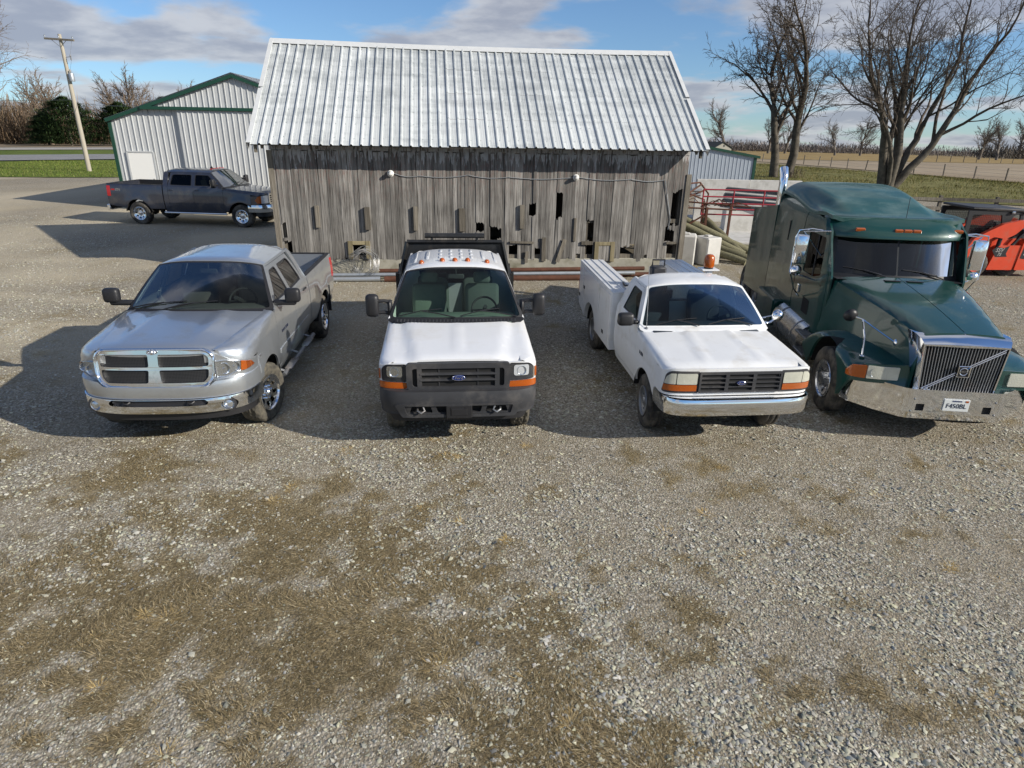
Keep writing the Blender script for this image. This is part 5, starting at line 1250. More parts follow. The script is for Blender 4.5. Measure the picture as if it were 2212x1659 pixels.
    for s in (1, -1):
        pts = [(y1, zb+.12), (y1, zt), (y0, zt), (y0, zb)]+arc[::-1]
        bx_ = obj('tool_box', chart(pts, lambda y, z: (s*xo, y, z), du=.3, dv=.3, thick=lambda p: (-math.copysign(xo-xi, p.x) if p.z > zb+.3 else -math.copysign(.1, p.x), 0, 0)), m_oldwhite, root, 30)
        bm = BM(); box(bm, (s*(xo+xi)/2, (y0+y1)/2, zt+.004), (xo-xi+.02, y0-y1+.02, .022), bev=.006); [box(bm, (s*(xi+.08+k*.15), (y0+y1)/2, zt+.02), (.03, y0-y1-.04, .016), bev=.005) for k in range(3)]; obj('lid', bm, m_oldwhite, bx_)
        for a, b2, za, zb2 in ((y0-.05, -2.62, zb+.06, zt-.05), (-2.68, -3.98, .93, zt-.05), (-4.03, y1+.04, zb+.2, zt-.05)):
            bm = BM(); box(bm, (s*(xo+.006), (a+b2)/2, (za+zb2)/2), (.014, abs(b2-a), zb2-za), bev=.006); d = obj('compartment_door', bm, m_oldwhite, bx_)
            bm = BM(); box(bm, (s*(xo+.016), b2+.08 if b2 < -3 else a-.4, za+.12), (.012, .10, .06), bev=.004); obj('latch', bm, m_black, d)
        bm = BM(); box(bm, (s*xi, (y0+y1)/2, 1.1), (.02, y0-y1, .7)); obj('bed_wall', bm, m_oldwhite, root)
        bm = BM(); box(bm, (s*(xo-.02), y1-.02, .95), (.05, .03, .2)); obj('tail_lamp', bm, m_red, root)
    bm = BM(); box(bm, (0, (y0+y1)/2, .80), (2*xi, y0-y1, .04)); obj('bed_floor', bm, m_steel, root)
    bm = BM(); box(bm, (0, y0-.02, 1.08), (2*xi, .04, .56)); obj('bed_front', bm, m_oldwhite, root)
    bm = BM(); box(bm, (0, y1-.12, .62), (2.1, .2, .14), bev=.02); obj('rear_bumper', bm, m_steel, root)
    # orange beacon on its pedestal behind the cab
    bm = BM(); box(bm, (-.66, -2.13, 1.77), (.30, .24, .025), bev=.008); box(bm, (-.66, -2.1, 1.45), (.09, .09, .62)); ped = obj('beacon_bracket', bm, m_oldwhite, root)
    bm = BM(); lathe(bm, [(.075, 0), (.075, .03)], 18, Matrix.Translation((-.66, -2.13, 1.783))); obj('beacon_base', bm, m_black, ped, 40)
    bm = BM(); lathe(bm, [(.082, .0), (.088, .03), (.086, .12), (.078, .17), (.05, .20), (0, .205)], 20, Matrix.Translation((-.66, -2.13, 1.808))); obj('beacon', bm, m_amber, root, 50)
    # loading clutter: hose reel and box in the bed
    bm = BM()
    for k in range(7): tube(bm, [(.38+.05*math.sin(k*2.1)+.17*math.cos(t)*.9, -1.95+.05*k+.02*math.sin(3*t), 1.55+.16*math.sin(t)) for t in [2*PI*i/16 for i in range(16)]], .016, 6, closed=True)
    tube(bm, [(.5, -1.9, 1.5), (.66, -1.95, 1.56), (.75, -2.1, 1.50), (.7, -2.4, 1.49)], .016, 6); tag(obj('hose', bm, m_black, None, 50), 'coiled black rubber hose in the service body behind the white cab', 'hose')
    h = bpy.data.objects['hose']; h.matrix_world = Matrix.Translation((2.625, 7.832, 0)) @ Matrix.Rotation(R(185.757), 4, 'Z') @ Matrix.Scale(.945, 4)
    bm = BM(); box(bm, (0, 0, 0), (.24, .2, .34), bev=.03); o = obj('compressor', bm, m_trim, None, 40); bm = BM(); tube(bm, [(-.1, 0, .17), (-.1, 0, .27), (.1, 0, .27), (.1, 0, .17)], .015, 6); obj('handle', bm, m_black, o)
    o.matrix_world = Matrix.Translation((2.625, 7.832, 0)) @ Matrix.Rotation(R(185.757), 4, 'Z') @ Matrix.Scale(.945, 4) @ Matrix.Translation((.22, -2.1, 1.66)); tag(o, 'dark grey pump with a handle standing behind the white cab', 'pump')
    bm = BM(); box(bm, (.22, -2.1, 1.15), (.4, .5, .68)); obj('pump_shelf', bm, m_steel, root)
white_utility()

# ---------------------------------------------------------------- dark grey crew cab by the shed
def grey_truck():
    root = thing('pickup_truck', 'dark grey crew cab pickup parked side-on in front of the white shed', 'pickup truck', (-9.948, 24.954, 0), R(264.7), None, 1.021)
    c = dict(hw=1.0, zb=.55, belt=1.38, zt=1.86, zr=1.96, yN=.90, yFd=.40, n=4, tum=.36, up=.035, flare=.03, wb=3.9, Ra=.49, Rt=.41, yd=-.62, yA=-.58, yT=-1.12, yB=-1.72, yC=-2.68, yR=-2.86, cslope=.10,
             zh=lambda y: 1.34-.11*((y+.45)/1.3), xh=lambda y: .84-.1*(y+.45)/1.3, zsd=lambda y: .07+.05*sstep(-.6, .4, y), crown=.05, bow=.14, bowt=.07, cowl=.12, zfb=.66, yEnd=-4.9, moulding=(.78, .05, m_grey), m_handle=m_grey, tuck=.06)
    T = pickup(root, c, m_grey, g_ws, g_dark, m_intdark)
    f, ux = fascia(T); U = lambda poly, off=0, **k: uchart(f, ux, poly, off, **k)
    obj('front_panel', chart([(-1, .62), (1, .62), (1, 1.10), (ux(.75), 1.17), (ux(-.75), 1.17), (-1, 1.10)], lambda u, z: f(u, z), du=.06, dv=.06, thick=(0, -.03, 0)), m_grey, root, 40)
    hs = [rrect(-.54, .86+j*.072, .54, .86+j*.072+.045, .01, 2) for j in range(4)]
    gs = obj('grille', U(rrect(-.6, .82, .6, 1.18, .04), .03, holes=hs, thick=(0, -.05, 0)), m_chrome, root, 40); obj('grille_back', U(rrect(-.57, .84, .57, 1.16, .02), .004), m_dark, gs)
    for s in (1, -1):
        hl = rpoly([(.63, .86), (.63, 1.12), (.90, 1.12), (.985, 1.08), (.985, .86)], .02); h = obj('headlight', U(mir(hl, s), .006, thick=(0, -.01, 0)), m_lens, root, 40)
        am = [(.93, .86), (.93, 1.12), (.985, 1.09), (.998, .97), (.99, .86)]; obj('indicator', U(mir(am, s), .014), m_amber, h, 40)
        wheel(root, s*.87, 0, .41, .27, .235, 'chrome8'); wheel(root, s*.87, -3.9, .41, .27, .235, 'chrome8')
        bm = BM(); box(bm, (s*1.20, -.80, 1.52), (.20, .13, .30), bev=.05, seg=3); tube(bm, [(s*.95, -.8, 1.46), (s*1.12, -.8, 1.46)], .03, 6); tube(bm, [(s*.95, -.8, 1.56), (s*1.12, -.8, 1.56)], .025, 6); o = obj('mirror', bm, m_black, root, 50); bm = BM(); box(bm, (s*1.2, -.868, 1.52), (.15, .006, .24)); obj('mirror_glass', bm, m_mirror, o)
        bm = BM(); tube(bm, [(s*1.0, -.55, .46), (s*1.02, -.7, .46), (s*1.02, -2.75, .46), (s*1.0, -2.9, .46)], .035, 8); obj('side_step', bm, m_chrome, root, 50)
        X = T.w(-4.7, 1.25); o = lettering(root, 'Z71', .11, (s*(X+.006), -4.60, 1.20), (0, s, 0), (0, 0, 1), m_badge, sx=1.1, shear=.2); bm = BM(); box(bm, (s*(X+.004), -4.78, 1.205), (.008, .13, .055), bev=.003); obj('side_badge', bm, m_red, root)
    b, bx = fascia(T, y0=.34, yN=.99, a=1.005, n=4, bulge=.03, zc=.68, zhh=.14)
    obj('front_bumper', chart([(-1, .55), (1, .55), (1, .80), (-1, .80)], lambda u, z: b(u, z), du=.06, dv=.04, thick=(0, -.06, 0)), m_chrome, root, 45)
    v, vx = fascia(T, y0=.34, yN=.93, a=.97, n=4); obj('valance', uchart(v, vx, [(-.965, .40), (.965, .40), (.965, .56), (-.965, .56)], 0, thick=(0, -.04, .02)), m_black, root, 40)
    load_bed(T, -2.90, -5.02, 1.40, .86, m_grey, m_black)
    bm = BM(); q = T.roof(0, -1.35); box(bm, Vector(q)+Vector((0, -.1, .03)), (.04, .12, .07), bev=.012, taper=(.6, .5)); obj('antenna_fin', bm, m_black, root)
    for x in (-.4, -.2, 0, .2, .4):
        bm = BM(); box(bm, Vector(T.roof(x, -1.25))+Vector((0, 0, .008)), (.09, .06, .02), bev=.006); obj('roof_marker', bm, m_red, root)
grey_truck()
# ---------------------------------------------------------------- green highway tractor
def semi():
    root = thing('semi_truck', 'dark green semi tractor with sleeper cab, chrome slatted grille and chrome bumper', 'semi truck', (5.584, 8.474, 0), R(174.12), None, .906)
    G = m_green; T = Truck(); T.c = dict(yFd=.80, yN=1.20, hw=1.33, n=5); T.root = root
    AY, AZ, AR = .18, .50, .64
    # hood
    X = lambda y: lerp(.97, .555, sstep(-1.1, 1.35, y)*.45+.55*(y+1.0)/2.25)
    zt = lambda y: lerp(1.86, 1.575, ((y+1.0)/2.25))+.03*math.sin(PI*min(1, max(0, (y+1)/2.25)))
    def hood(x, y):
        u = min(1, abs(x)/X(y)); return (x, y, zt(y)+.028*(1-u*u)-.055*u**16)
    for s in (1, -1):
        e = .006
        pts = [(s*e, -.98), (s*e, 1.20)]+[(s*X(y), y) for y in (1.20, .9, .5, 0, -.5, -.98)]
        obj('hood_half', chart(pts if s > 0 else pts[::-1], hood, du=.08, dv=.12, thick=(0, 0, -.03)), G, root, 40)
        ys = [1.26, .9, .6, .3, 0, -.3, -.6, -.98]
        sidef = lambda y, z: (s*(X(y)+.16*sstep(1.25, .2, y)*(zt(y)-.05-z)), y, z)
        pts = [(y, zt(y)-.05) for y in ys]+[(-.98, .95), (1.26, .80)]
        obj('hood_side', chart(pts, sidef, du=.12, dv=.1), G, root, 40)
        bm = BM(); q = Vector(hood(s*.17, -.78)); box(bm, q+Vector((0, 0, .003)), (.24, .12, .012), rot=(.13, 0, 0), bev=.004); obj('hood_vent', bm, m_black, root)
    # fenders: rounded tops falling to the wheel arches
    zf = lambda y: 1.17-.10*max(0, (y-.3)/.9)**2-.42*max(0, (-y-.2)/.8)**1.6
    def plan(y):
        t = min(1, max(0, (y-.80)/.40)); return 1.33*(1-t**5)**.2
    for s in (1, -1):
        def sec(y, v, s=s):
            z0 = zf(y)-.14
            if v <= z0: return (s*plan(y), y, v)
            a = min(1, (v-z0)/.2)*PI/2; xi = X(y)+.16*sstep(1.25, .2, y)*(zt(y)-zf(y))-.01; W = plan(y); xi = min(xi, W-.01); return (s*(xi+(W-xi)*math.cos(a)**.75), y, z0+.14*math.sin(a)**.75)
        arc = [(AY+AR*math.cos(t), AZ+AR*math.sin(t)) for t in [PI*.97-PI*.97*i/20 for i in range(21)]]
        arc = [p for p in arc if p[1] < zf(p[0])-.05]
        pts = [(-.62, AZ+.10)]+[p for p in arc if p[0] > -.46]
        pts = [(-.56, .53)]+arc[1:]+[(.86, .52), (1.08, .84), (1.08, zf(1.08)-.14), (1.14, zf(1.14)-.14), (1.14, zf(1.14)+.06)]+[(y, zf(y)+.06) for y in (.8, .4, 0, -.3, -.6, -.86)]+[(-.86, .72)]
        obj('fender', chart(pts, sec, du=.08, dv=.05, thick=lambda p: (-math.copysign(.04, p.x), 0, 0)), G, root, 40)
        bm = BM(); grid(bm, [[Vector((s*x, AY+(AR+.02)*math.cos(t), AZ+(AR+.02)*math.sin(t))) for x in (1.28, .55)] for t in [.1+(PI-.2)*i/14 for i in range(15)]]); obj('wheel_liner', bm, m_dark, root)
    f, ux = fascia(T); U = lambda poly, off=0, **k: uchart(f, ux, poly, off, **k)
    for s in (1, -1):
        obj('fender_front', U(mir(rpoly([(.50, .84), (1.325, .84), (1.325, 1.0), (1.15, 1.10), (.60, 1.12)], .02), s), 0, thick=(0, -.03, 0)), G, root, 40)
        ln = rrect(.70, .90, 1.10, 1.085, .015); h = obj('headlight', U(mir(ln, s), .018, thick=(0, -.02, 0)), m_oldlens, root, 40)
        bm = BM(); [bowl(bm, f(ux(s*x), .99, .012), .07) for x in (.81, .99)]; obj('reflector', bm, m_refl, h, 40)
        am = rpoly([(1.11, .90), (1.11, 1.085), (1.27, 1.07), (1.315, .98), (1.315, .90)], .012); obj('indicator', U(mir(am, s), .022, thick=(0, -.02, 0)), m_amber, h, 40)
    # chrome grille with upright slats, the slanting bar and badge
    gf = lambda x, z: (x, 1.35-.02*(z-.78)-.02*(x/.55)**2, z)
    hole = [(-.475, .81), (.475, .81), (.525, 1.455), (-.525, 1.455)]; bm = BM(); rows = []
    for hx, z0, tx, z1, pk, dy in ((.475, .81, .525, 1.455, 1.455, -.04), (.475, .81, .525, 1.455, 1.455, .0), (.49, .79, .54, 1.475, 1.49, .004), (.515, .775, .57, 1.535, 1.565, -.05), (.55, .765, .60, 1.575, 1.615, -.16), (.555, .76, .605, 1.57, 1.61, -.45)):
        pl = [(-hx, z0), (0, z0), (hx, z0), (lerp(hx, tx, .5), (z0+z1)/2), (tx, z1), (tx*.5, (z1+pk)/2+.004), (0, pk), (-tx*.5, (z1+pk)/2+.004), (-tx, z1), (-lerp(hx, tx, .5), (z0+z1)/2)]
        rows.append([Vector(gf(x, z))+Vector((0, dy, 0)) for x, z in pl])
    grid(bm, rows, closed_v=True); gs = obj('grille_surround', bm, m_chrome, root, 32)
    obj('grille_back', chart(hole, lambda x, z: (x, gf(x, z)[1]-.07, z), du=0, dv=0), m_dark, gs)
    n = 27
    for i in range(n):
        t = -1+2*(i+.5)/n; bm = BM(); a, b = Vector(gf(t*.475, .80)), Vector(gf(t*.525, 1.455)); a.y -= .03; b.y -= .03
        d = (b-a); w_ = .0042; V = [[p+Vector((dx, dy, 0)) for dx, dy in ((-w_, -.02), (-w_, .012), (w_, .012), (w_, -.02))] for p in (a, b)]; grid(bm, V, closed_v=True); obj('grille_slat', bm, m_steel, gs)
    bm = BM(); a, b = Vector(gf(.45, .83)), Vector(gf(-.50, 1.43))
    for dz in (-.016, .016): tube(bm, [a+Vector((0, -.012, dz)), b+Vector((0, -.012, dz))], .009, 6)
    obj('grille_diagonal', bm, m_chrome, gs, 50)
    p = Vector(gf(-.02, 1.13)); bm = BM(); box(bm, p+Vector((0, .004, 0)), (.15, .03, .15), bev=.008); bd = obj('badge', bm, m_black, gs)
    bm = BM(); tube(bm, [p+Vector((.05*math.cos(t), .018, .05*math.sin(t))) for t in [2*PI*i/24 for i in range(24)]], .006, 6, closed=True); [tube(bm, [p+Vector((x0, .022, z0)), p+Vector((x1, .022, z1))], .007, 5) for x0, z0, x1, z1 in ((-.075, -.075, .075, -.075), (.075, -.075, .075, .075), (.075, .075, -.075, .075), (-.075, .075, -.075, -.075), (-.04, .04, -.065, .068))]
    obj('badge_ring', bm, m_chrome, bd, 50); lettering(bd, 'VOLVO', .028, p+Vector((0, .0235, 0)), (-1, 0, 0), (0, 0, 1), m_badge)
    # bumper bent in three
    path = [(-1.25, .52), (-1.24, .82), (-1.19, .92), (-.64, 1.37), (-.56, 1.40), (.56, 1.40), (.64, 1.37), (1.19, .92), (1.24, .82), (1.25, .52)]
    cum = [0]
    for a, b in zip(path, path[1:]): cum.append(cum[-1]+math.dist(a, b))
    mid = cum[-1]/2
    def bf(u, z):
        u += mid; i = max(0, min(len(path)-2, sum(1 for c_ in cum if c_ <= u)-1)); t = (u-cum[i])/(cum[i+1]-cum[i]); return (lerp(path[i][0], path[i+1][0], t), lerp(path[i][1], path[i+1][1], t)-.03*max(0, (.52-z)/.1), z)
    tops = lambda u: .86-.06*sstep(.9, mid, abs(u))*0
    obl = [(-mid, .47), (-1.0, .42), (1.0, .42), (mid, .47), (mid, .86), (-mid, .86)]
    cuts = sorted(set([c_-mid for c_ in cum]))
    pts = []
    for i, q in enumerate(obl):
        nx = obl[(i+1) % 6]; k = 24
        pts += [(lerp(q[0], nx[0], j/k), lerp(q[1], nx[1], j/k)) for j in range(k)]
    bp = obj('front_bumper', chart(pts, bf, [rrect(s*.43-.055, .55, s*.43+.055, .65, .01) for s in (1, -1)], du=.045, dv=.08, thick=(0, -.05, 0)), m_chrome, root, 25)
    obj('bumper_top', chart([(-1.2, .6), (1.2, .6), (1.17, .91), (.62, 1.36), (-.62, 1.36), (-1.17, .91)], lambda x, y: (x, y, .855), du=0, dv=0), m_chrome, bp)
    bm = BM(); [box(bm, (s*.43, 1.35, .60), (.13, .04, .12)) for s in (1, -1)]; obj('tow_pocket', bm, m_dark, bp)['kind'] = 'stuff'
    for s in (1, -1):
        for x in (.52, .54): bm = BM(); lathe(bm, [(0, .012), (.014, .008), (.016, 0)], 8, basis((s*x, 1.401, .72 if x < .53 else .54), (1, 0, 0), (0, 0, 1), (0, 1, 0))); obj('bolt', bm, m_steel, bp)
    bm = BM(); box(bm, (-.02, 1.415, .66), (.33, .012, .17), bev=.004); pl = obj('licence_plate', bm, m_plate, root)
    lettering(pl, 'F450BL', .095, (-.02, 1.4225, .65), (-1, 0, 0), (0, 0, 1), m_ink, sx=.92); lettering(pl, 'INDIANA', .03, (-.02, 1.4225, .722), (-1, 0, 0), (0, 0, 1), m_blue)
    bm = BM(); box(bm, (-.145, 1.4225, .722), (.04, .004, .025)); obj('plate_sticker', bm, m_amber, pl)
    # cab and sleeper sides
    W = 1.08; yF, yS, yE = -.96, -2.62, -4.45; zb, ze = .62, 2.72
    def sidef(y, z): return (W-.02*max(0, (z-1.9)/.8)-.09*max(0, (z-2.55)/.3)**2-.04*sstep(-1.25, -.95, y), y, z)
    for s in (1, -1):
        S = lambda off=0: (lambda y, z: (s*(sidef(y, z)[0]+off), y, z)); th = lambda p: (-math.copysign(.03, p.x), 0, 0)
        Ap = lambda z: -1.10-.22*(z-1.88)/.58
        door = [(-1.06, .78), (-1.06, 1.84), (Ap(2.48), 2.50), (-2.42, 2.50), (-2.42, .78)]
        win = rpoly([(-1.34, 1.80), (Ap(2.4)-.12, 2.42), (-2.26, 2.42), (-2.26, 1.70), (-1.7, 1.70)], [.03, .05, .06, .05, .1])
        obj('cab_side', chart([(-.97, .70), (-.97, 1.86), (Ap(2.5)+.05, 2.56), (-1.5, 2.68), (-2.0, 2.71), (-2.60, 2.79), (-2.60, .70)], S(), [[(a, b) for a, b in rpoly([(-1.055, .775), (-1.055, 1.845), (Ap(2.48)+.005, 2.505), (-2.425, 2.505), (-2.425, .775)], 0)]], du=.15, dv=.1, thick=th), G, root, 40)
        d = obj('door', chart(door, S(.002), [win], du=.15, dv=.12, thick=th), G, root, 40); obj('window', chart(win, S(-.012), du=.3, dv=.3), g_dark, d)
        bm = BM(); box(bm, (s*(W+.012), -2.28, 1.36), (.03, .10, .15), bev=.012); obj('door_handle', bm, m_chrome, d)
        bm = BM(); tube(bm, [(s*(W-.01), -1.75, 1.70), (s*(W-.01), -1.75, 2.42)], .014, 4); obj('window_divider', bm, m_black, d)
        obj('vent_panel', chart(rrect(-1.95, 1.02, -1.62, 1.28, .03), S(.008), du=0, dv=0, thick=th), m_dark, d)
        top = lambda y: 2.67+.29*sstep(-1.38, -4.14, y)
        obj('sleeper_side', chart([(-2.63, .62), (-2.63, top(-2.63)), (-3.2, top(-3.2)), (-3.8, top(-3.8)), (yE, top(yE)), (yE, .62)], S(), du=.2, dv=.12, thick=th), G, root, 40)
        bm = BM(); [box(bm, (s*(sidef(-3.2, 2.2)[0]+.005), -3.45, z), (.012, .03, .38)) for z in (2.25,)]; obj('sleeper_vent', bm, m_black, root)
        # side extender behind the sleeper, tank, steps
        bm = chart([(yE-.02, .62), (yE-.02, 2.62), (-5.95, 2.40), (-5.95, .62)], lambda y, z: (s*(W+.10*((yE-y)/1.5)), y, z), du=.2, dv=.4, thick=lambda p: (-math.copysign(.05, p.x), 0, 0)); obj('side_extender', bm, G, root)
        bm = BM(); tube(bm, [(s*.98, -1.35, .62), (s*.98, -2.95, .62)], .30, 20); tank = obj('fuel_tank', bm, m_alu, root, 40)
        bm = BM(); [tube(bm, [Vector((s*.98+.305*math.cos(t), y, .62+.305*math.sin(t))) for t in [2*PI*i/20 for i in range(20)]], .014, 4, closed=True) for y in (-1.7, -2.6)]; obj('tank_strap', bm, m_steel, tank)['kind'] = 'stuff'
        for z, y, ln_ in ((.80, -1.15, .55), (.50, -1.12, .5)):
            bm = BM(); box(bm, (s*1.20, y, z), (.2, ln_, .04), bev=.008); [box(bm, (s*1.20, y-ln_/2+ln_*(k+.5)/6, z+.024), (.18, .02, .012)) for k in range(6)]; obj('step', bm, m_steel, root)
        bm = BM(); box(bm, (s*1.12, -3.65, .66), (.3, 1.2, .55), bev=.03); obj('side_skirt', bm, G, root)
    # windscreen in two panes
    def ws(u, v, off=0):
        p0 = Vector((u*.985, -1.0-.16*u*u, 1.87)); p1 = Vector((u*.94, -1.26-.14*u*u, 2.50)); return p0.lerp(p1, v)+Vector((0, .92, .4))*off
    for a, b in ((-.965, -.012), (.012, .965)): obj('windscreen', chart(rrect(a, .06, b, .96, .03), lambda u, v: ws(u, v), du=.15, dv=.2), glass('blue_windscreen', (.40, .50, .55), 1.1), root, 60)
    obj('windscreen_seal', chart([(-1.02, -.05), (1.02, -.05), (1.02, 1.02), (-1.02, 1.02)], lambda u, v: ws(u, v, -.004), [rrect(-.96, .065, -.016, .955, .03), rrect(.016, .065, .96, .955, .03)], du=.15, dv=.2, thick=(0, -.03, 0)), m_black, root, 60)
    for u0, u1 in ((.10, .62), (-.78, -.30)):
        bm = BM(); a, b = ws(u0, -.03, .02), ws(u1-.1, .14, .03); tube(bm, [a, a.lerp(b, .5)+Vector((0, .01, .01)), b], .012, 5); tube(bm, [ws(u1-.36, .07, .02), b, ws(u1+.22, .20, .02)], .008, 4); obj('wiper', bm, m_black, root)
    bm = chart([(-1.0, -1.16), (1.0, -1.16), (.97, -.9), (-.97, -.9)], lambda x, y: (x, y+.1*(1-x*x), 1.845+.02*(1-x*x)), du=.2, dv=.1); obj('cowl', bm, m_black, root)
    # visor cap and high roof
    cap = lambda u, z: (u*1.10, -1.12-.24*abs(u)**4-.28*max(0, (z-2.50)/.26)**1.6-.05*u*u, z)
    obj('visor', chart([(-1, 2.47), (1, 2.47), (1, 2.60), (.97, 2.74), (.9, 2.78), (-.9, 2.78), (-.97, 2.74), (-1, 2.60)], cap, du=.1, dv=.04, thick=(0, -.10, -.0)), m_green, root, 40)
    obj('visor_underside', chart([(-1, 0), (1, 0), (1, 1), (-1, 1)], lambda u, v: (u*1.09, cap(u, 2.47)[1]-.22*v, 2.472+.02*v), du=.1, dv=1), m_black, root)
    for x in (.64, .06, -.08, -.22, -.92):
        q = Vector(cap(x/1.10, 2.60)); bm = BM(); box(bm, q+Vector((0, -.002, 0)), (.15 if abs(x) > .3 else .125, .05, .05), bev=.008, rot=(-.3, 0, 0)); obj('roof_marker', bm, m_amber, root)
    def rz(x, y):
        t = min(1, max(0, (-1.38-y)/3.07)); u = min(1, abs(x)/1.10); base = 2.745+.29*sstep(.0, .9, t)
        wb = lerp(.70, 1.04, t**.6); hb = .11*sstep(0, .4, t)*(1-.45*sstep(.5, 1, t)); bulb = hb*(1-sstep(wb*.72, wb*1.08, abs(x)))
        lip = .045*sstep(.80, .97, u)*(1-sstep(.10, .45, t))
        return (x*(1-.06*u**8), y, base+bulb-.10*u**12*sstep(.1, .4, t)+.03*(1-u*u)+lip-.1*max(0, (y-(-4.45))/-.0001)*0-.14*max(0, 1-(y+4.46)/.25)**2)
    obj('roof', chart([(-1.10, -1.44), (-.6, -1.40), (.6, -1.40), (1.10, -1.44), (1.12, -4.46), (-1.12, -4.46)], rz, du=.05, dv=.08, thick=(0, 0, -.06)), m_greenroof, root, 50)
    bm = BM(); q = Vector(rz(-.15, -1.5)); tube(bm, [q, q+Vector((0, -.03, .32))], .005, 4); obj('antenna', bm, m_black, root)
    bm = BM(); box(bm, (0, -4.46, 1.75), (2.1, .03, 2.2)); obj('sleeper_back', bm, G, root)
    # chrome mirrors on tube arms
    for s in (1, -1):
        c = Vector((s*1.42, -1.52, 2.20)); bm = BM(); box(bm, c, (.22, .10, .50), bev=.035, seg=2); o = obj('mirror', bm, m_chrome, root, 40)
        bm = BM(); box(bm, c+Vector((0, -.052, 0)), (.18, .006, .44)); obj('mirror_glass', bm, m_mirror, o)
        bm = BM(); lathe(bm, [(0, .07), (.06, .055), (.095, .01), (.09, 0)], 16, basis(c+Vector((s*.02, 0, -.36)), (1, 0, 0), (0, 0, 1), (0, 1, 0))); obj('round_mirror', bm, m_chrome, o, 50)
        bm = BM(); tube(bm, [(s*1.05, -1.5, 2.52), (s*1.3, -1.5, 2.55), (s*1.5, -1.5, 2.52), c+Vector((s*.12, 0, .2)), c+Vector((s*.12, 0, -.4)), (s*1.3, -1.52, 1.74), (s*1.06, -1.55, 1.66)], .014, 6); tube(bm, [(s*1.06, -1.55, 2.1), c+Vector((0, 0, .3)), (s*1.06, -1.3, 2.55)], .012, 6); tube(bm, [c+Vector((s*.10, 0, -.42)), (s*1.40, -1.6, 1.5), (s*1.12, -2.1, 1.25)], .014, 6); obj('mirror_arm', bm, m_chrome, o, 50)
    # round hood mirror on a bent rod
    for s in (1,):
        a = Vector((s*1.10, .88, 1.13)); b = Vector((s*.98, .38, 1.52)); d = Vector((s*.72, .92, 1.36))
        bm = BM(); tube(bm, [a, a.lerp(b, .5)+Vector((0, .06, .03)), b, b+Vector((s*.12, -.06, .03))], .013, 6); tube(bm, [b, d], .011, 6); lathe(bm, [(.04, 0), (.035, .012), (0, .016)], 12, Matrix.Translation(a)); lathe(bm, [(.05, 0), (.04, .014), (0, .02)], 12, basis(d, (0, 1, 0), (0, 0, 1), (s, 0, 0))); o = obj('hood_mirror_arm', bm, m_chrome, root, 50)
        bm = BM(); h = b+Vector((s*.16, -.06, .04)); lathe(bm, [(0, .045), (.06, .035), (.10, .0), (.10, -.015), (0, -.016)], 18, basis(h, (1, 0, 0), (0, .25, 1), (0, 1, -.25))); obj('hood_mirror', bm, m_black, o, 50)
    # exhaust stack
    for s in (1,):
        bm = BM(); pts = [(s*.98, -4.72, .9), (s*.98, -4.72, 2.75), (s*.98, -4.72, 3.05), (s*.98, -4.76, 3.2), (s*.98, -4.86, 3.33)]; tube(bm, pts, [.085, .085, .085, .086, .09], 16, cap=False); ex = obj('exhaust_stack', bm, m_chrome, root, 50)
        bm = BM(); tube(bm, [(s*.98, -4.74, 3.05), (s*.98, -4.85, 3.31)], .07, 12); obj('stack_mouth', bm, m_dark, ex)
    # seats and wheel glimpsed through the glass, chassis, wheels
    for cx in (-.5, .5):
        bm = BM(); box(bm, (cx, -1.95, 1.35), (.55, .55, .2), bev=.06, seg=2); box(bm, (cx, -2.2, 1.8), (.52, .2, .85), bev=.07, seg=2); obj('seat', bm, m_intblue, root, 50)
    bm = BM(); box(bm, (0, -1.32, 1.70), (1.9, .4, .26), bev=.06, seg=2); obj('dashboard', bm, m_intblue, root, 50)
    bm = BM(); M = basis((-.5, -1.55, 1.78), (1, 0, 0), (0, -.75, .65)); tube(bm, [M @ Vector((.23*math.cos(t), .23*math.sin(t), 0)) for t in [2*PI*i/24 for i in range(24)]], .016, 6, closed=True); tube(bm, [M @ Vector((0, 0, 0)), M @ Vector((0, 0, -.3))], .05, 6); obj('steering_wheel', bm, m_intdark, root)
    bm = BM(); box(bm, (0, -1.8, 1.0), (2.0, 1.6, .1)); obj('cab_floor', bm, m_intdark, root)
    bm = BM(); [box(bm, (s*.36, -3.1, .78), (.1, 8.2, .28)) for s in (1, -1)]; [box(bm, (0, y, .78), (.8, .1, .2)) for y in (.8, -1, -3, -5, -7)]; box(bm, (0, .1, 1.15), (1.0, 1.7, .7)); obj('chassis', bm, m_dark, root)
    for s in (1, -1):
        wheel(root, s*1.16, AY, .51, .28, .29, 'hub', 0, None, m_alu, True)
        for y in (-5.15, -6.35):
            for x in (.62, .92): wheel(root, s*x, y, .51, .26, .29, 'hub', 0, None, m_steel, True)
    bm = BM(); tube(bm, [(-1.1, AY, .5), (1.1, AY, .5)], .06, 8); obj('axle', bm, m_dark, root)
semi()

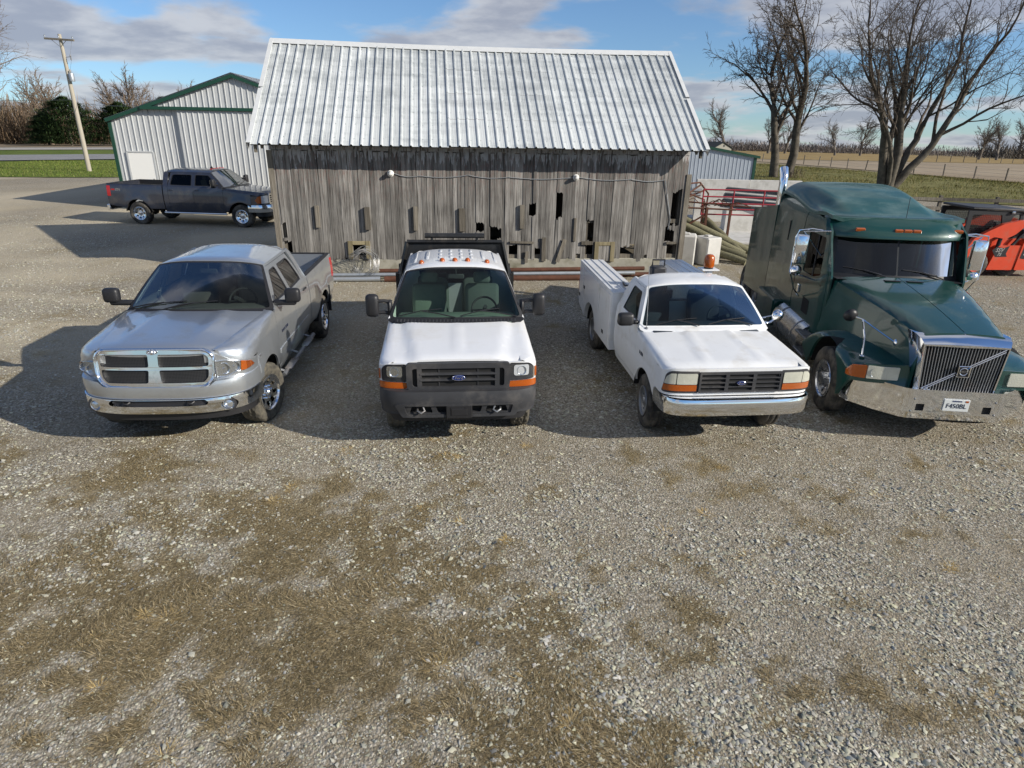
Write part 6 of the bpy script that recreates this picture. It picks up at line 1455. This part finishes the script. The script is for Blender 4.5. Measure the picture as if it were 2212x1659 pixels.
# ---------------------------------------------------------------- orange skid steer, its front to the left
def skid_steer():
    root = thing('skid_steer', 'orange skid steer loader with black cab standing behind the semi truck', 'skid steer', (12.72, 17.75, 0), R(3), None, .87)
    O = m_orange
    # side plates hold the outline, depth runs 1.6 m into the picture
    def plate(name, poly, y, m, th=.08, par=root): return obj(name, chart(poly, lambda x, z: (x, y, z), du=0, dv=0, thick=(0, th, 0)), m, par)
    for y in (-.02, 1.45):
        plate('chassis_side', rpoly([(-.35, .30), (2.3, .30), (2.35, 1.05), (1.9, 1.25), (.9, 1.15), (-.30, .95)], .05), y+.12, O, .12)
        plate('side_panel', rpoly([(.42, .24), (1.28, .24), (1.42, 1.02), (.62, 1.0), (.52, .62)], .04), y-.10, O, .2)
        plate('rear_panel', rpoly([(1.32, .24), (2.5, .26), (2.6, 1.20), (1.5, 1.22), (1.38, 1.1)], .05), y-.13, O, .25)
        arm = rpoly([(-.62, .55), (-.42, .50), (-.1, 1.05), (.35, 1.28), (.72, 1.22), (1.0, 1.36), (1.25, 1.62), (2.1, 1.55), (2.2, 1.68), (1.2, 1.80), (1.0, 1.78), (.55, 1.68), (.1, 1.45), (-.3, 1.22)], .06)
        plate('lift_arm', arm, y-.16, O, .14)
        bm = BM(); tube(bm, [(.60, y-.04, .62), (.66, y-.04, 1.32)], .06, 10); tube(bm, [(.62, y-.04, .95), (.66, y-.04, 1.34)], .035, 8); obj('lift_cylinder', bm, m_black, root, 40)
        bm = BM(); tube(bm, [(.75, y-.02, .75), (1.05, y-.02, .92), (1.35, y-.02, 1.35), (1.55, y-.02, 1.5)], .045, 8); obj('hose_guard', bm, m_black, root, 40)
    plate('decal', rpoly([(.44, .86), (.56, .97), (.80, .93), (.98, 1.0), (.92, .76), (.98, .66), (.60, .65)], 0), -.125, m_black, .004)
    lettering(root, 'SSV', .17, (.68, -.1275, .86), (1, 0, .0), (0, 0, 1), m_badge, shear=.25, bold=.004); lettering(root, '75', .13, (.70, -.1275, .73), (1, 0, 0), (0, 0, 1), m_badge, shear=.25, bold=.004)
    plate('decal', rpoly([(1.40, .62), (1.44, .98), (2.3, .98), (2.3, .62), (1.5, .60)], .02), -.155, m_black, .004); lettering(root, 'KUBOTA', .24, (1.96, -.1575, .80), (1, 0, 0), (0, 0, 1), m_plate, shear=.15, bold=.008)
    for x, z, m in ((.62, 1.46, m_plate), (.78, 1.44, m_amber), (.80, 1.53, m_plate)): bm = BM(); box(bm, (x, -.163, z), (.11, .004, .055)); obj('label_plate', bm, m, root)
    bm = BM(); box(bm, (1.1, .72, .75), (2.4, 1.3, .9)); obj('body', bm, O, root)
    bm = BM(); box(bm, (1.95, .72, 1.30), (1.1, 1.3, .35), bev=.06); obj('engine_cover', bm, m_black, root)
    # cab frame with mesh sides
    for y in (.10, 1.35):
        plate('cab_frame', rpoly([(-.42, .95), (-.46, 2.06), (1.30, 2.06), (1.42, 1.5), (1.2, 1.0)], .05), y, m_black, .05)
        cf = root.children[-1]
    for nm in [o for o in root.children if o.name.startswith('cab_frame')]: bpy.data.objects.remove(nm)
    for y in (.10, 1.35):
        win = rpoly([(-.33, 1.35), (-.33, 1.92), (.62, 1.92), (.75, 1.35)], .05); win2 = rpoly([(.90, 1.45), (.98, 1.86), (1.08, 1.93), (1.22, 1.93), (1.28, 1.5)], .05)
        cf = obj('cab_frame', chart(rpoly([(-.44, .95), (-.48, 2.06), (1.30, 2.02), (1.42, 1.5), (1.2, 1.0)], .05), lambda x, z: (x, y, z), [win, win2], du=0, dv=0, thick=(0, .05, 0)), m_black, root)
        obj('cab_glass', chart(win, lambda x, z: (x, y+.03, z), du=0, dv=0), g_mid, cf); obj('cab_glass', chart(win2, lambda x, z: (x, y+.03, z), du=0, dv=0), g_mid, cf)
        bm = BM(); [tube(bm, [(-.33+.06*i, y+.02, 1.35), (-.33+.06*i, y+.02, 1.92)], .004, 3) for i in range(1, 16)]; [tube(bm, [(-.33, y+.02, 1.35+.06*i), (.66, y+.02, 1.35+.06*i)], .004, 3) for i in range(1, 10)]; obj('guard_mesh', bm, m_black, cf)['kind'] = 'stuff'
    bm = BM(); box(bm, (.50, .75, 2.09), (1.85, 1.42, .07), bev=.02, rot=(0, .035, 0)); obj('cab_roof', bm, m_trim, root, 40)
    for x in (.92, 1.34): bm = BM(); box(bm, (x, .06, 2.0), (.12, .08, .08), bev=.02); lathe(bm, [(0, .01), (.03, .006), (.034, 0)], 10, basis((x+.06, .06, 2.0), (0, 1, 0), (0, 0, 1), (1, 0, 0))); obj('work_light', bm, m_refl, root)
    bm = BM(); box(bm, (.35, .73, 1.2), (.5, .6, .6), bev=.08); obj('seat', bm, m_intdark, root)
    for x in (0, 1.28):
        for y in (-.02, 1.5):
            w_ = wheel(root, 1, 0, .41, .30, .21, 'load', 0, m_rubber, O); w_.location = (x, y+(.22 if x and y < 1 else 0), .40); w_.rotation_euler = (0, 0, -PI/2 if y < 1 else PI/2)
skid_steer()
# ================================================================ junk by the barn, fences, poles
def conc_block(x, y, rz, sz, label):
    bm = BM(); box(bm, (0, 0, sz[2]/2), sz, bev=.035, seg=1); box(bm, (0, 0, sz[2]+.02), (sz[0]*.35, sz[1]*.3, .05), bev=.02); o = obj('concrete_block', bm, M_palec); o.location = (x, y, 0); o.rotation_euler = (0, 0, rz); tag(o, label, 'concrete block', 'cast concrete blocks beside the barn')
conc_block(4.98, 18.75, R(-14), (.56, .6, .86), 'pale concrete block against the barn corner post')
conc_block(5.62, 18.78, R(28), (.55, .6, .80), 'pale concrete block turned corner-on next to the log pile')
conc_block(5.75, 24.2, R(8), (.9, .7, .95), 'concrete block behind the rusty rack near the hay')
M_log = wood_material('weathered_log', (.085, .08, .05), (.24, .225, .14), False)
def log(a, b, r, label):
    a, b = Vector(a), Vector(b); bm = BM(); n = 7
    pts = [a.lerp(b, i/n)+Vector((rnd.gauss(0, .006), rnd.gauss(0, .006), rnd.gauss(0, .006))) for i in range(n+1)]; tube(bm, pts, [r*rnd.uniform(.94, 1.05) for _ in pts], 12)
    tag(obj('log', bm, M_log, None, 50), label, 'log', 'old poles in the log pile')
for i, (a, b, r) in enumerate((((5.0, 20.3, 1.02), (7.0, 19.5, .16), .11), ((5.4, 20.7, 1.0), (7.3, 19.9, .18), .12), ((6.15, 21.2, .98), (7.0, 19.7, .14), .12), ((4.9, 20.8, .95), (6.9, 20.2, .3), .10), ((5.6, 20.0, .55), (7.0, 18.9, .10), .12), ((5.5, 19.7, .40), (6.8, 18.7, .09), .10), ((5.9, 21.0, .16), (8.2, 20.4, .16), .14), ((6.0, 20.6, .13), (8.4, 19.9, .13), .13), ((4.9, 21.2, .9), (6.4, 20.6, .42), .09))):
    log(a, b, r, ('mossy pole leaning lowest against the concrete blocks', 'mossy pole leaning just above the one on the concrete blocks', 'steep mossy pole standing across the others in the log pile', 'thin grey pole behind the others at the barn corner', 'short thick pole ending beside the orange beacon', 'shorter pole on the gravel under the beacon side of the pile', 'thickest grey log lying level under the leaning poles', 'grey log lying level in front of the thickest one', 'thinnest mossy pole resting high against the barn corner')[i])
# steel rack in rust
def rack():
    root = thing('steel_rack', 'rusty welded steel rack holding bent scrap beside the barn', 'rack', (0, 0, 0))
    for x, y in ((5.98, 20.5), (6.85, 20.9), (5.2, 21.6), (6.4, 22.4)): bm = BM(); box(bm, (x, y, .72), (.07, .07, 1.42)); obj('post', bm, M_rust, root)
    for a, b in (((5.0, 20.5, 1.42), (6.9, 20.55, 1.36)), ((5.1, 21.7, 1.5), (7.6, 21.2, 1.38)), ((5.98, 20.5, 1.38), (6.4, 22.4, 1.38)), ((5.0, 20.4, 1.45), (5.2, 21.7, 1.45)), ((5.4, 21.4, 1.62), (6.1, 21.9, 2.0)), ((5.3, 21.5, 2.02), (6.05, 21.9, 2.06)), ((6.05, 21.9, 2.06), (6.4, 22.0, 1.7)), ((6.4, 22.0, 1.7), (6.35, 22.0, .7)), ((5.3, 21.4, 1.52), (6.3, 21.9, 1.85)), ((5.3, 20.5, .8), (6.0, 20.5, 1.25)), ((5.2, 21.7, 1.9), (6.3, 22.0, 1.5))):
        bm = BM(); tube(bm, [a, b], .028, 6); obj('bar', bm, M_rust, root)
    rs = random.Random(7)
    for k in range(16):
        a = Vector((rs.uniform(5.2, 7.2), rs.uniform(20.6, 21.8), 1.42)); b = a+Vector((rs.uniform(-.7, .7), rs.uniform(-.3, .3), rs.uniform(0, .12))); bm = BM(); tube(bm, [a, (a+b)/2+Vector((0, 0, rs.uniform(.0, .16))), b], .014, 5); obj('scrap_rod', bm, M_rust, root)
rack()
for q, (z, y) in enumerate(((1.80, 22.0), (1.66, 22.05))):
    bm = BM(); tube(bm, [(5.0, y, z), (6.15, y, z)], .055, 10); tag(obj('steel_tube', bm, M_galv, None, 40), ('upper pale steel tube laid across the rusty rack', 'lower pale steel tube laid across the rusty rack')[q], 'tube')
def gate():
    root = thing('farm_gate', 'red tubular farm gate standing in front of the stacked guard rails', 'gate', (6.12, 21.6, 0), R(-3))
    for z in (1.87, 1.65, 1.44, 1.26, 1.09): bm = BM(); tube(bm, [(0, 0, z), (3.3, 0, z)], .024, 8); obj('rail', bm, M_redpaint, root, 50)
    for x in (0, .98, 1.95, 3.3): bm = BM(); tube(bm, [(x, 0, 1.06), (x, 0, 1.88)], .024, 8); obj('upright', bm, M_redpaint, root, 50)
    bm = BM(); [tube(bm, [(x, .03, 0), (x, .03, 1.1)], .035, 6) for x in (.1,)]; obj('post', bm, M_rust, root)
    bm = BM(); tube(bm, [(3.25, .03, 0), (3.25, .03, 1.2)], .035, 6); obj('post', bm, M_rust, root)
gate()
for i in range(4):
    z = 1.62-.20*i; bm = BM(); prof = [(-.155, .03), (-.1, .03), (-.065, -.04), (-.03, -.04), (0, .03), (.03, -.04), (.065, -.04), (.1, .03), (.155, .03)]; prof = prof+[(u, v-.007) for u, v in prof[::-1]]
    a, b = Vector((7.9-.04*i, 25.0, z-.12*0)), Vector((12.2, 24.4, z-.25))
    grid(bm, [[p+Vector((0, -v-.12*u/.155, u*.55)) for u, v in prof] for p in (a, b)], closed_v=True)
    for t in (.08, .35, .62, .9):
        p = a.lerp(b, t); box(bm, p+Vector((0, .06, -.09)), (.05, .05, .10))
    tag(obj('guard_rail', bm, M_galv, None, 40), ('topmost galvanised guard rail of the stack behind the red gate', 'second galvanised guard rail from the top of the stack behind the red gate', 'third galvanised guard rail from the top of the stack behind the red gate', 'lowest galvanised guard rail of the stack behind the red gate')[i], 'guard rail', 'guard rail stack')
bm = BM(); box(bm, (10.0, 25.1, .42), (4.0, .5, .84)); tag(obj('concrete_beam', bm, M_palec), 'long concrete beam under the guard rail stack', 'beam')
for i in range(2):
    bm = BM(); box(bm, (0, 0, .86), (2.2, .16, 1.74), bev=.012); box(bm, (0, .5, .06), (2.2, 1.2, .12)); o = obj('concrete_wall', bm, M_palec); o.location = (8.75+2.22*i, 28.2+.02*i, 0); o.rotation_euler = (0, 0, R(-.5)); tag(o, ('pale concrete wall panel next to the barn corner', 'pale concrete wall panel behind the guard rail stack')[i], 'wall')
bm = BM(); box(bm, (8.2, 24.0, .05), (5.5, 3.6, .1), bev=.01); tag(obj('concrete_slab', bm, M_palec), 'flat concrete slab on the ground beyond the log pile', 'slab', kind='structure')
del bpy.data.objects['concrete_slab']['category']
# wooden rails far behind the skid steer
def rails():
    root = thing('plank_fence', 'low dark plank fence at the pasture edge behind the skid steer', 'fence', (0, 0, 0))
    for i in range(9):
        x = 14.0+2.4*i; bm = BM(); box(bm, (x, 29.6-.15*i, .55), (.12, .12, 1.2)); obj('post', bm, M_timber, root)
        if i < 8:
            for z in (1.0, .62): bm = BM(); box(bm, (x+1.2, 29.5-.15*i-.07, z), (2.45, .04, .14), rot=(0, 0, -.0625)); obj('plank', bm, M_timber, root)
rails()
# pasture fence: posts and wires running away from the yard
def wire_fence():
    root = thing('wire_fence', 'wooden post and wire fence between pasture and crop field', 'fence', (0, 0, 0))
    P = [(51.5, 52), (50.2, 57.2), (49, 62.3), (48.2, 66), (47.8, 70), (47.2, 74.2), (46.6, 78.8), (46, 83), (45.4, 87.5), (45.2, 92), (45.1, 96.7), (45, 100.5), (44.7, 105), (44.4, 109.3), (43.8, 113), (43, 118), (42, 124)]
    tops = []
    for x, y in P:
        z = float(terr(x, y)); h = 1.35+rnd.uniform(-.1, .1); bm = BM(); a = Vector((x, y, z-.1)); b = a+Vector((rnd.gauss(0, .05), rnd.gauss(0, .05), h+.1)); tube(bm, [a, b], .075, 6); obj('post', bm, M_timber, root); tops.append((a, b))
    for k in (.35, .6, .85):
        bm = BM(); tube(bm, [a.lerp(b, k) for a, b in tops], .008, 3); obj('wire', bm, m_steel, root)
wire_fence()
def second_fence():
    root = thing('wire_fence', 'distant post fence along the far edge of the crop field', 'fence', (0, 0, 0))
    for i in range(30):
        x, y = lerp(96, 240, i/29), lerp(160, 236, i/29); z = float(terr(x, y)); bm = BM(); tube(bm, [(x, y, z), (x, y, z+1.5)], .10, 5); obj('post', bm, M_timber, root)
    bm = BM(); tube(bm, [(lerp(96, 240, i/29), lerp(160, 236, i/29), float(terr(lerp(96, 240, i/29), lerp(160, 236, i/29)))+1.2) for i in range(30)], .015, 3); obj('wire', bm, m_steel, root)
second_fence()
def utility_pole():
    x, y = -33.2, 51.9; z = float(terr(x, y)); root = thing('utility_pole', 'grey wooden utility pole with crossarm and transformer beside the lawn', 'utility pole', (x, y, z), R(-8))
    bm = BM(); tube(bm, [(0, 0, -.2), (0, 0, 4), (.0, 0, 9.45)], [.17, .155, .115], 14); obj('shaft', bm, material('pole_wood', (.38, .345, .28), .9, var=.15, vscale=3, stretch=(8, 8, .6), bump=.2), root, 50)
    bm = BM(); box(bm, (.0, -.12, 9.1), (2.35, .10, .13), rot=(0, .055, 0)); arm = obj('crossarm', bm, M_timber, root)
    for s in (1, -1): bm = BM(); tube(bm, [(s*.62, -.13, 9.08), (0, -.13, 8.6)], .02, 4); obj('brace', bm, m_steel, root)
    for px in (-1.12, -.02, 1.08):
        bm = BM(); lathe(bm, [(.015, 0), (.015, .06), (.06, .08), (.06, .11), (.035, .13), (.05, .16), (.0, .2)], 10, Matrix.Translation((px, -.12, 9.16-.055*px if px else 9.46))); obj('insulator', bm, M_galv, arm, 50)
    bm = BM(); lathe(bm, [(0, 0), (.17, 0), (.18, .05), (.18, .50), (.15, .56), (0, .6)], 16, Matrix.Translation((.33, -.1, 6.35))); tr = obj('transformer', bm, M_galv, root, 40)
    bm = BM(); lathe(bm, [(.04, 0), (.06, .05), (.04, .1), (.06, .15), (.03, .22), (0, .25)], 10, Matrix.Translation((.33, -.1, 6.93))); obj('bushing', bm, m_steel, tr, 50)
    bm = BM(); lathe(bm, [(.02, 0), (.05, .04), (.03, .1), (.05, .16), (.03, .22), (.05, .28), (.02, .4)], 10, Matrix.Translation((.62, -.12, 7.75))); tube(bm, [(.1, 0, 7.95), (.62, -.12, 7.98)], .018, 4); tube(bm, [(.62, -.12, 8.1), (1.0, -.12, 9.05)], .008, 3); tube(bm, [(.62, -.12, 7.75), (.36, -.1, 7.15)], .008, 3); obj('cutout', bm, m_steel, root)
    W0 = Vector((x, y, z))
    def cable(name, a, b, sag, label, r=.012):
        a, b = Vector(a), Vector(b); bm = BM(); tube(bm, [a.lerp(b, i/14)-Vector((0, 0, sag*4*(i/14)*(1-i/14))) for i in range(15)], r, 4); tag(obj(name, bm, m_steel), label, 'cable')
    cable('power_cable', W0+Vector((0, 0, 5.1)), (-110, 70, 6.5), .8, 'thin service cable running from the utility pole across the lawn to the left')
    cable('power_cable', W0+Vector((.1, .1, 4.9)), (-14, 38, 5.3), .5, 'thin service cable from the utility pole to the white shed')
utility_pole()
# ================================================================ bare trees, evergreens, far hedgerows
def bark(name, lo, hi):
    m = material(name, lo, .9, var=.0); nt = m.node_tree; p = nt.nodes['Principled BSDF']
    tc = N(nt, 'ShaderNodeTexCoord'); n = N(nt, 'ShaderNodeTexNoise', inp={'Scale': 3, 'Detail': 7, 'Roughness': .7}); L(nt, tc, 'Object', n, 'Vector')
    cr = N(nt, 'ShaderNodeValToRGB'); cr.color_ramp.elements[0].position = .35; cr.color_ramp.elements[1].position = .7; cr.color_ramp.elements[0].color = tuple(lo)+(1,); cr.color_ramp.elements[1].color = tuple(hi)+(1,); L(nt, n, 0, cr, 0); L(nt, cr, 0, p, 'Base Color')
    bp = N(nt, 'ShaderNodeBump', inp={'Strength': .6, 'Distance': .03}); n2 = N(nt, 'ShaderNodeTexNoise', inp={'Scale': 22, 'Detail': 4}); L(nt, tc, 'Object', n2, 'Vector'); L(nt, n2, 0, bp, 'Height'); L(nt, bp, 0, p, 'Normal')
    return m
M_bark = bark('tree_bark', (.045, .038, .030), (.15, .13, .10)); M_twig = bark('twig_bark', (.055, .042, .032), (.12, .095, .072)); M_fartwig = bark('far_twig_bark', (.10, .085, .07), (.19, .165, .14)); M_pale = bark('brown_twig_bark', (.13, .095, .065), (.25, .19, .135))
class Wood:
    def __init__(s): s.V = []; s.F = []; s.n = 0
    def add(s, P, rad, k):
        P = np.asarray(P); m = len(P); d = np.gradient(P, axis=0); d /= np.linalg.norm(d, axis=1)[:, None]+1e-9
        up = np.where(np.abs(d[:, 2:3]) > .95, np.array([[0, 1.0, 0]]), np.array([[0, 0, 1.0]]))
        a = np.cross(d, up); a /= np.linalg.norm(a, axis=1)[:, None]+1e-9; b = np.cross(a, d)
        t = np.arange(k)*2*PI/k
        V = P[:, None]+(a[:, None]*np.cos(t)[None, :, None]+b[:, None]*np.sin(t)[None, :, None])*np.asarray(rad)[:, None, None]
        i = np.arange(m-1)[:, None]*k; j = np.arange(k)[None]; q = np.stack([i+j, i+(j+1) % k, i+k+(j+1) % k, i+k+j], -1).reshape(-1, 4)+s.n
        s.V.append(V.reshape(-1, 3)); s.F.append(q); s.n += m*k
    def mesh(s, name):
        me = npmesh(name, np.concatenate(s.V), np.concatenate(s.F)); me.shade_smooth(); return me
def grow(rs, trunk, crown, p, d, ln, r, lev, cfg):
    nseg = (9, 7, 6, 4, 3)[lev]; wander = cfg['wander'][lev]; up = cfg['up'][lev]
    P = [np.array(p, float)]; D = []
    d = np.array(d, float); d /= np.linalg.norm(d)
    for i in range(nseg):
        d = d+rs.normal(0, wander, 3)+np.array([0, 0, up]); d /= np.linalg.norm(d); P.append(P[-1]+d*ln/nseg); D.append(d.copy())
    P = np.array(P); t = np.linspace(0, 1, nseg+1); rad = r*(1-t*(1-cfg['taper'][lev]))
    (trunk if lev == 0 else crown).add(P, rad, (9, 6, 4, 3, 3)[lev])
    if lev >= cfg['depth']: return
    n = cfg['n'][lev]; n = max(1, int(rs.normal(n, n*.15)))
    for c in range(n):
        f = cfg['first'][lev]+(1-cfg['first'][lev])*((c+rs.rand())/n); x = f*nseg; i = min(nseg-1, int(x)); q = P[i]+(P[i+1]-P[i])*(x-i); dd = D[i]
        a = rs.normal(0, 1, 3); a -= dd*a.dot(dd); a /= np.linalg.norm(a); sp = cfg['spread'][lev]*rs.uniform(.6, 1.3)
        nd = dd*math.cos(sp)+a*math.sin(sp)
        rr = (r*(1-f*(1-cfg['taper'][lev])))*rs.uniform(.38, .62); rr = max(rr, cfg['rmin'])
        grow(rs, trunk, crown, q, nd, ln*cfg['ratio'][lev]*rs.uniform(.65, 1.2)*(1.15-.5*f), rr, lev+1, cfg)
    # the leader goes on as a thinner branch
    if lev < cfg['depth']-0: grow(rs, trunk, crown, P[-1], D[-1], ln*cfg['ratio'][lev]*.8, max(rad[-1], cfg['rmin']), lev+1, cfg)
CFG = dict(depth=4, n=(6, 6, 6, 5), first=(.36, .22, .15, .1), spread=(.62, .66, .68, .7), ratio=(.80, .60, .50, .5), wander=(.09, .12, .15, .2, .22), up=(.02, .045, .03, .0, -.03), taper=(.40, .32, .3, .3, .4), rmin=.011)
def tree_meshes(seed, stems, cfg):
    rs = np.random.RandomState(seed); tr, cr = Wood(), Wood()
    for p, d, ln, r in stems: grow(rs, tr, cr, p, d, ln, r, 0, cfg)
    return tr.mesh('trunk'), cr.mesh('crown')
def plant_tree(meshes, loc, rz, sc, label, name='bare_tree', group=None, mats=(M_bark, M_twig)):
    root = thing(name, label, 'tree', loc, rz, group, sc)
    for nm, me, m in zip(('trunk', 'crown'), meshes, mats):
        o = obj(nm, me, m, root)
        if o.data.materials[0] != m: o.material_slots[0].link = 'OBJECT'; o.material_slots[0].material = m
    return root
def big_trees():
    st = [((-.15, 0, -.1), (-.22, .05, 1), 6.8, .30), ((.05, .1, -.1), (.03, .12, 1), 6.2, .20), ((.2, -.1, -.1), (.10, -.12, 1), 6.8, .28), ((.3, .1, -.1), (.45, .1, 1), 7.6, .25), ((.42, 0, -.1), (.70, -.05, .92), 7.2, .27), ((.1, -.15, -.1), (-.05, -.25, 1), 5.6, .17), ((.35, .2, -.1), (.3, .3, 1), 7, .22)]
    cf = dict(CFG); plant_tree(tree_meshes(5, st, cf), (27.4, 49.6, float(terr(27.4, 49.6))), 0, 1.18, 'big bare multi-stemmed tree in the pasture behind the semi truck')
    st = [((-.35, 0, -.1), (-.08, 0, 1), 6.0, .28), ((.45, 0, -.1), (.22, .05, 1), 6.6, .29)]
    cf = dict(CFG, n=(9, 8, 6, 5), ratio=(.70, .58, .5, .5), rmin=.013); plant_tree(tree_meshes(9, st, cf), (23.8, 60.6, float(terr(23.8, 60.6))), 0, 1.48, 'bare twin-trunk tree by the low grey shed, shrubby at the foot')
    bm = BM(); rs = random.Random(3)
    for i in range(70):
        a = Vector((24.6+rs.gauss(0, .55), 60.2+rs.gauss(0, .4), -.3)); tube(bm, [a, a+Vector((rs.gauss(0, .25), rs.gauss(0, .2), rs.uniform(.4, 1.1)))], .012, 3)
    tag(obj('brush', bm, M_pale), 'dry brush at the foot of the twin-trunk tree', 'brush', kind='stuff'); del bpy.data.objects['brush']['category']
big_trees()
FCFG = dict(CFG, depth=3, n=(13, 9, 7), first=(.25, .15, .1), spread=(.6, .62, .6), ratio=(.62, .55, .5), rmin=.03, up=(.03, .05, .04, .02, 0))
FAR = [tree_meshes(30+i, [((0, 0, -.3), (.04*i-.05, 0, 1), 6.0, .30)], FCFG) for i in range(3)]
def far_trees():
    spots = [((74, 240), 1.35, 'rounded bare tree on the horizon beside the low grey shed roof'), ((87, 235), 1.05, 'thin bare tree right of the rounded one on the horizon'), ((98, 248), 1.1, 'bare tree seen between the twin trunks, far off'), ((108, 230), .9, 'small bare tree just right of the twin trunks on the horizon'), ((124, 245), 1.0, 'bare tree on the horizon left of the big multi-stemmed tree'),
             ((161, 236), 1.05, 'thin bare tree standing alone beyond the far post fence'), ((170, 240), 1.15, 'bare tree beside the lone one beyond the crop field'), ((222, 300), 1.5, 'broad bare tree above the far hedgerow at the right'), ((240, 310), 1.5, 'second broad bare tree above the far hedgerow'), ((205, 300), 1.0, 'small bare tree at the left end of the far hedgerow'), ((66, 290), 1.0, 'bare tree just above the dark farmhouse roof')]
    for i, ((x, y), s, lb) in enumerate(spots):
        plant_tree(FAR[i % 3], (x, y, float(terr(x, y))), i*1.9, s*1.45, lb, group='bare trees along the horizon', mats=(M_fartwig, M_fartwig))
    # left edge tree in front of the woods
    x, y = -60.1, 76.0; plant_tree(tree_meshes(41, [((0, 0, -.3), (.12, 0, 1), 8.5, .45), ((.3, 0, -.3), (.35, .1, 1), 8.0, .32)], dict(CFG, n=(9, 6, 5, 3), rmin=.013)), (x, y, float(terr(x, y))), 0, 1.35, 'tall bare tree at the roadside left of the utility pole', mats=(M_pale, M_pale))
    L_ = [((-150, 180), 1.5), ((-135, 172), 1.2), ((-166, 196), 1.5), ((-122, 178), 1.25), ((-108, 190), 1.35), ((-96, 200), 1.35), ((-84, 205), 1.3), ((-72, 212), 1.25), ((-140, 205), 1.6), ((-118, 212), 1.6), ((-60, 220), 1.3), ((-175, 180), 1.4)]
    for i, ((x, y), s) in enumerate(L_):
        plant_tree(FAR[(i+1) % 3], (x, y, float(terr(x, y))), i*2.3, s*1.45, 'brown bare tree in the wood across the road', 'bare_tree', 'bare trees in the wood across the road', mats=(M_pale, M_pale))
far_trees()
def brush_band(name, line, h, depth, n, cols, label, seed, w=.05):
    rs = np.random.RandomState(seed); P = np.array(line, float); seg = rs.randint(0, len(P)-1, n); t = rs.rand(n, 1); b = P[seg]*(1-t)+P[seg+1]*t; dr = P[seg+1]-P[seg]; dr /= np.linalg.norm(dr, axis=1)[:, None]
    b = b+np.stack([-dr[:, 1], dr[:, 0]], 1)*rs.uniform(0, depth, n)[:, None]
    hh = h*(.45+.75*fbm(b[:, 0], b[:, 1], .09, 2, 3))*rs.uniform(.15, 1, n); zb = terr(b[:, 0], b[:, 1])+hh*rs.uniform(0, .75, n)
    blades(name, b, zb, h*.22, w, (1.0, .5), cols, label, m_straw, None, seed)
brush_band('woodland_brush', [(-200, 150), (-150, 176), (-120, 184), (-60, 214), (-40, 228)], 15.5, 30, 60000, [(.22, .155, .10), (.16, .12, .085), (.27, .19, .12), (.12, .10, .07)], 'brown undergrowth filling the wood across the road', 3, .07)
brush_band('hedgerow', [(40, 300), (110, 300), (180, 330), (330, 360), (560, 420)], 6.0, 26, 26000, [(.15, .13, .12), (.20, .17, .15), (.11, .10, .09)], 'grey brown hedgerow along the horizon', 4, .12)
brush_band('hedgerow', [(210, 292), (265, 318), (330, 350)], 9.5, 14, 9000, [(.13, .115, .10), (.17, .15, .13), (.09, .085, .07)], 'taller clump of hedgerow at the right end of the horizon', 6, .12)
brush_band('far_wood', [(-420, 330), (-200, 380), (0, 420), (300, 520), (700, 520)], 9.0, 30, 14000, [(.19, .18, .18), (.23, .21, .21)], 'blue grey far woods on the skyline', 5, .25)
# evergreens: whorled boughs carrying leaf-sized tufts
def evergreen(x, y, h, r, seed, label):
    rs = np.random.RandomState(seed); n = 15000; z = rs.rand(n)**.85; lob = 1+.22*np.sin(z*38+rs.normal(0, .4, n))
    ang = rs.uniform(0, 2*PI, n); clump = .72+.5*vnoise(ang*2.2+seed, z*9, 1, 3); rad = r*(1-z**2.4)**.7*lob*clump*np.sqrt(rs.uniform(.35, 1, n))
    b = np.stack([x+np.cos(ang)*rad, y+np.sin(ang)*rad], 1); z0 = float(terr(x, y))
    root = thing('evergreen_tree', label, 'tree', (x, y, z0), 0, 'evergreen trees in front of the wood')
    b2 = np.stack([np.cos(ang)*rad, np.sin(ang)*rad], 1)
    o = blades('crown', b2, .4+z*h*.97, .55, .085, (.35, .5), [(.022, .045, .014), (.035, .065, .02), (.05, .08, .028), (.016, .032, .012)], None, m_straw, ang+rs.normal(0, .5, n), seed); o.parent = root
    if 'kind' in o: del o['kind']
    bm = BM(); tube(bm, [(0, 0, -.2), (0, 0, h*.5), (0, 0, h*.95)], [.25, .17, .03], 8); obj('trunk', bm, M_bark, root, 50)
for i, (x, y, h, r, lb) in enumerate(((-107, 163, 10.5, 7.5, 'dark evergreen tree behind the utility pole, at the left end of its row'), (-97, 168, 9.5, 7.5, 'dark evergreen tree right behind the utility pole shaft'), (-88, 172, 11, 7.5, 'dark evergreen tree between the utility pole and the white shed'), (-79, 178, 10.5, 7.5, 'dark evergreen tree partly hidden by the white shed roof'), (-116, 168, 7.0, 4.0, 'low evergreen at the edge of the brown wood'))): evergreen(x, y, h, r, 60+i, lb)
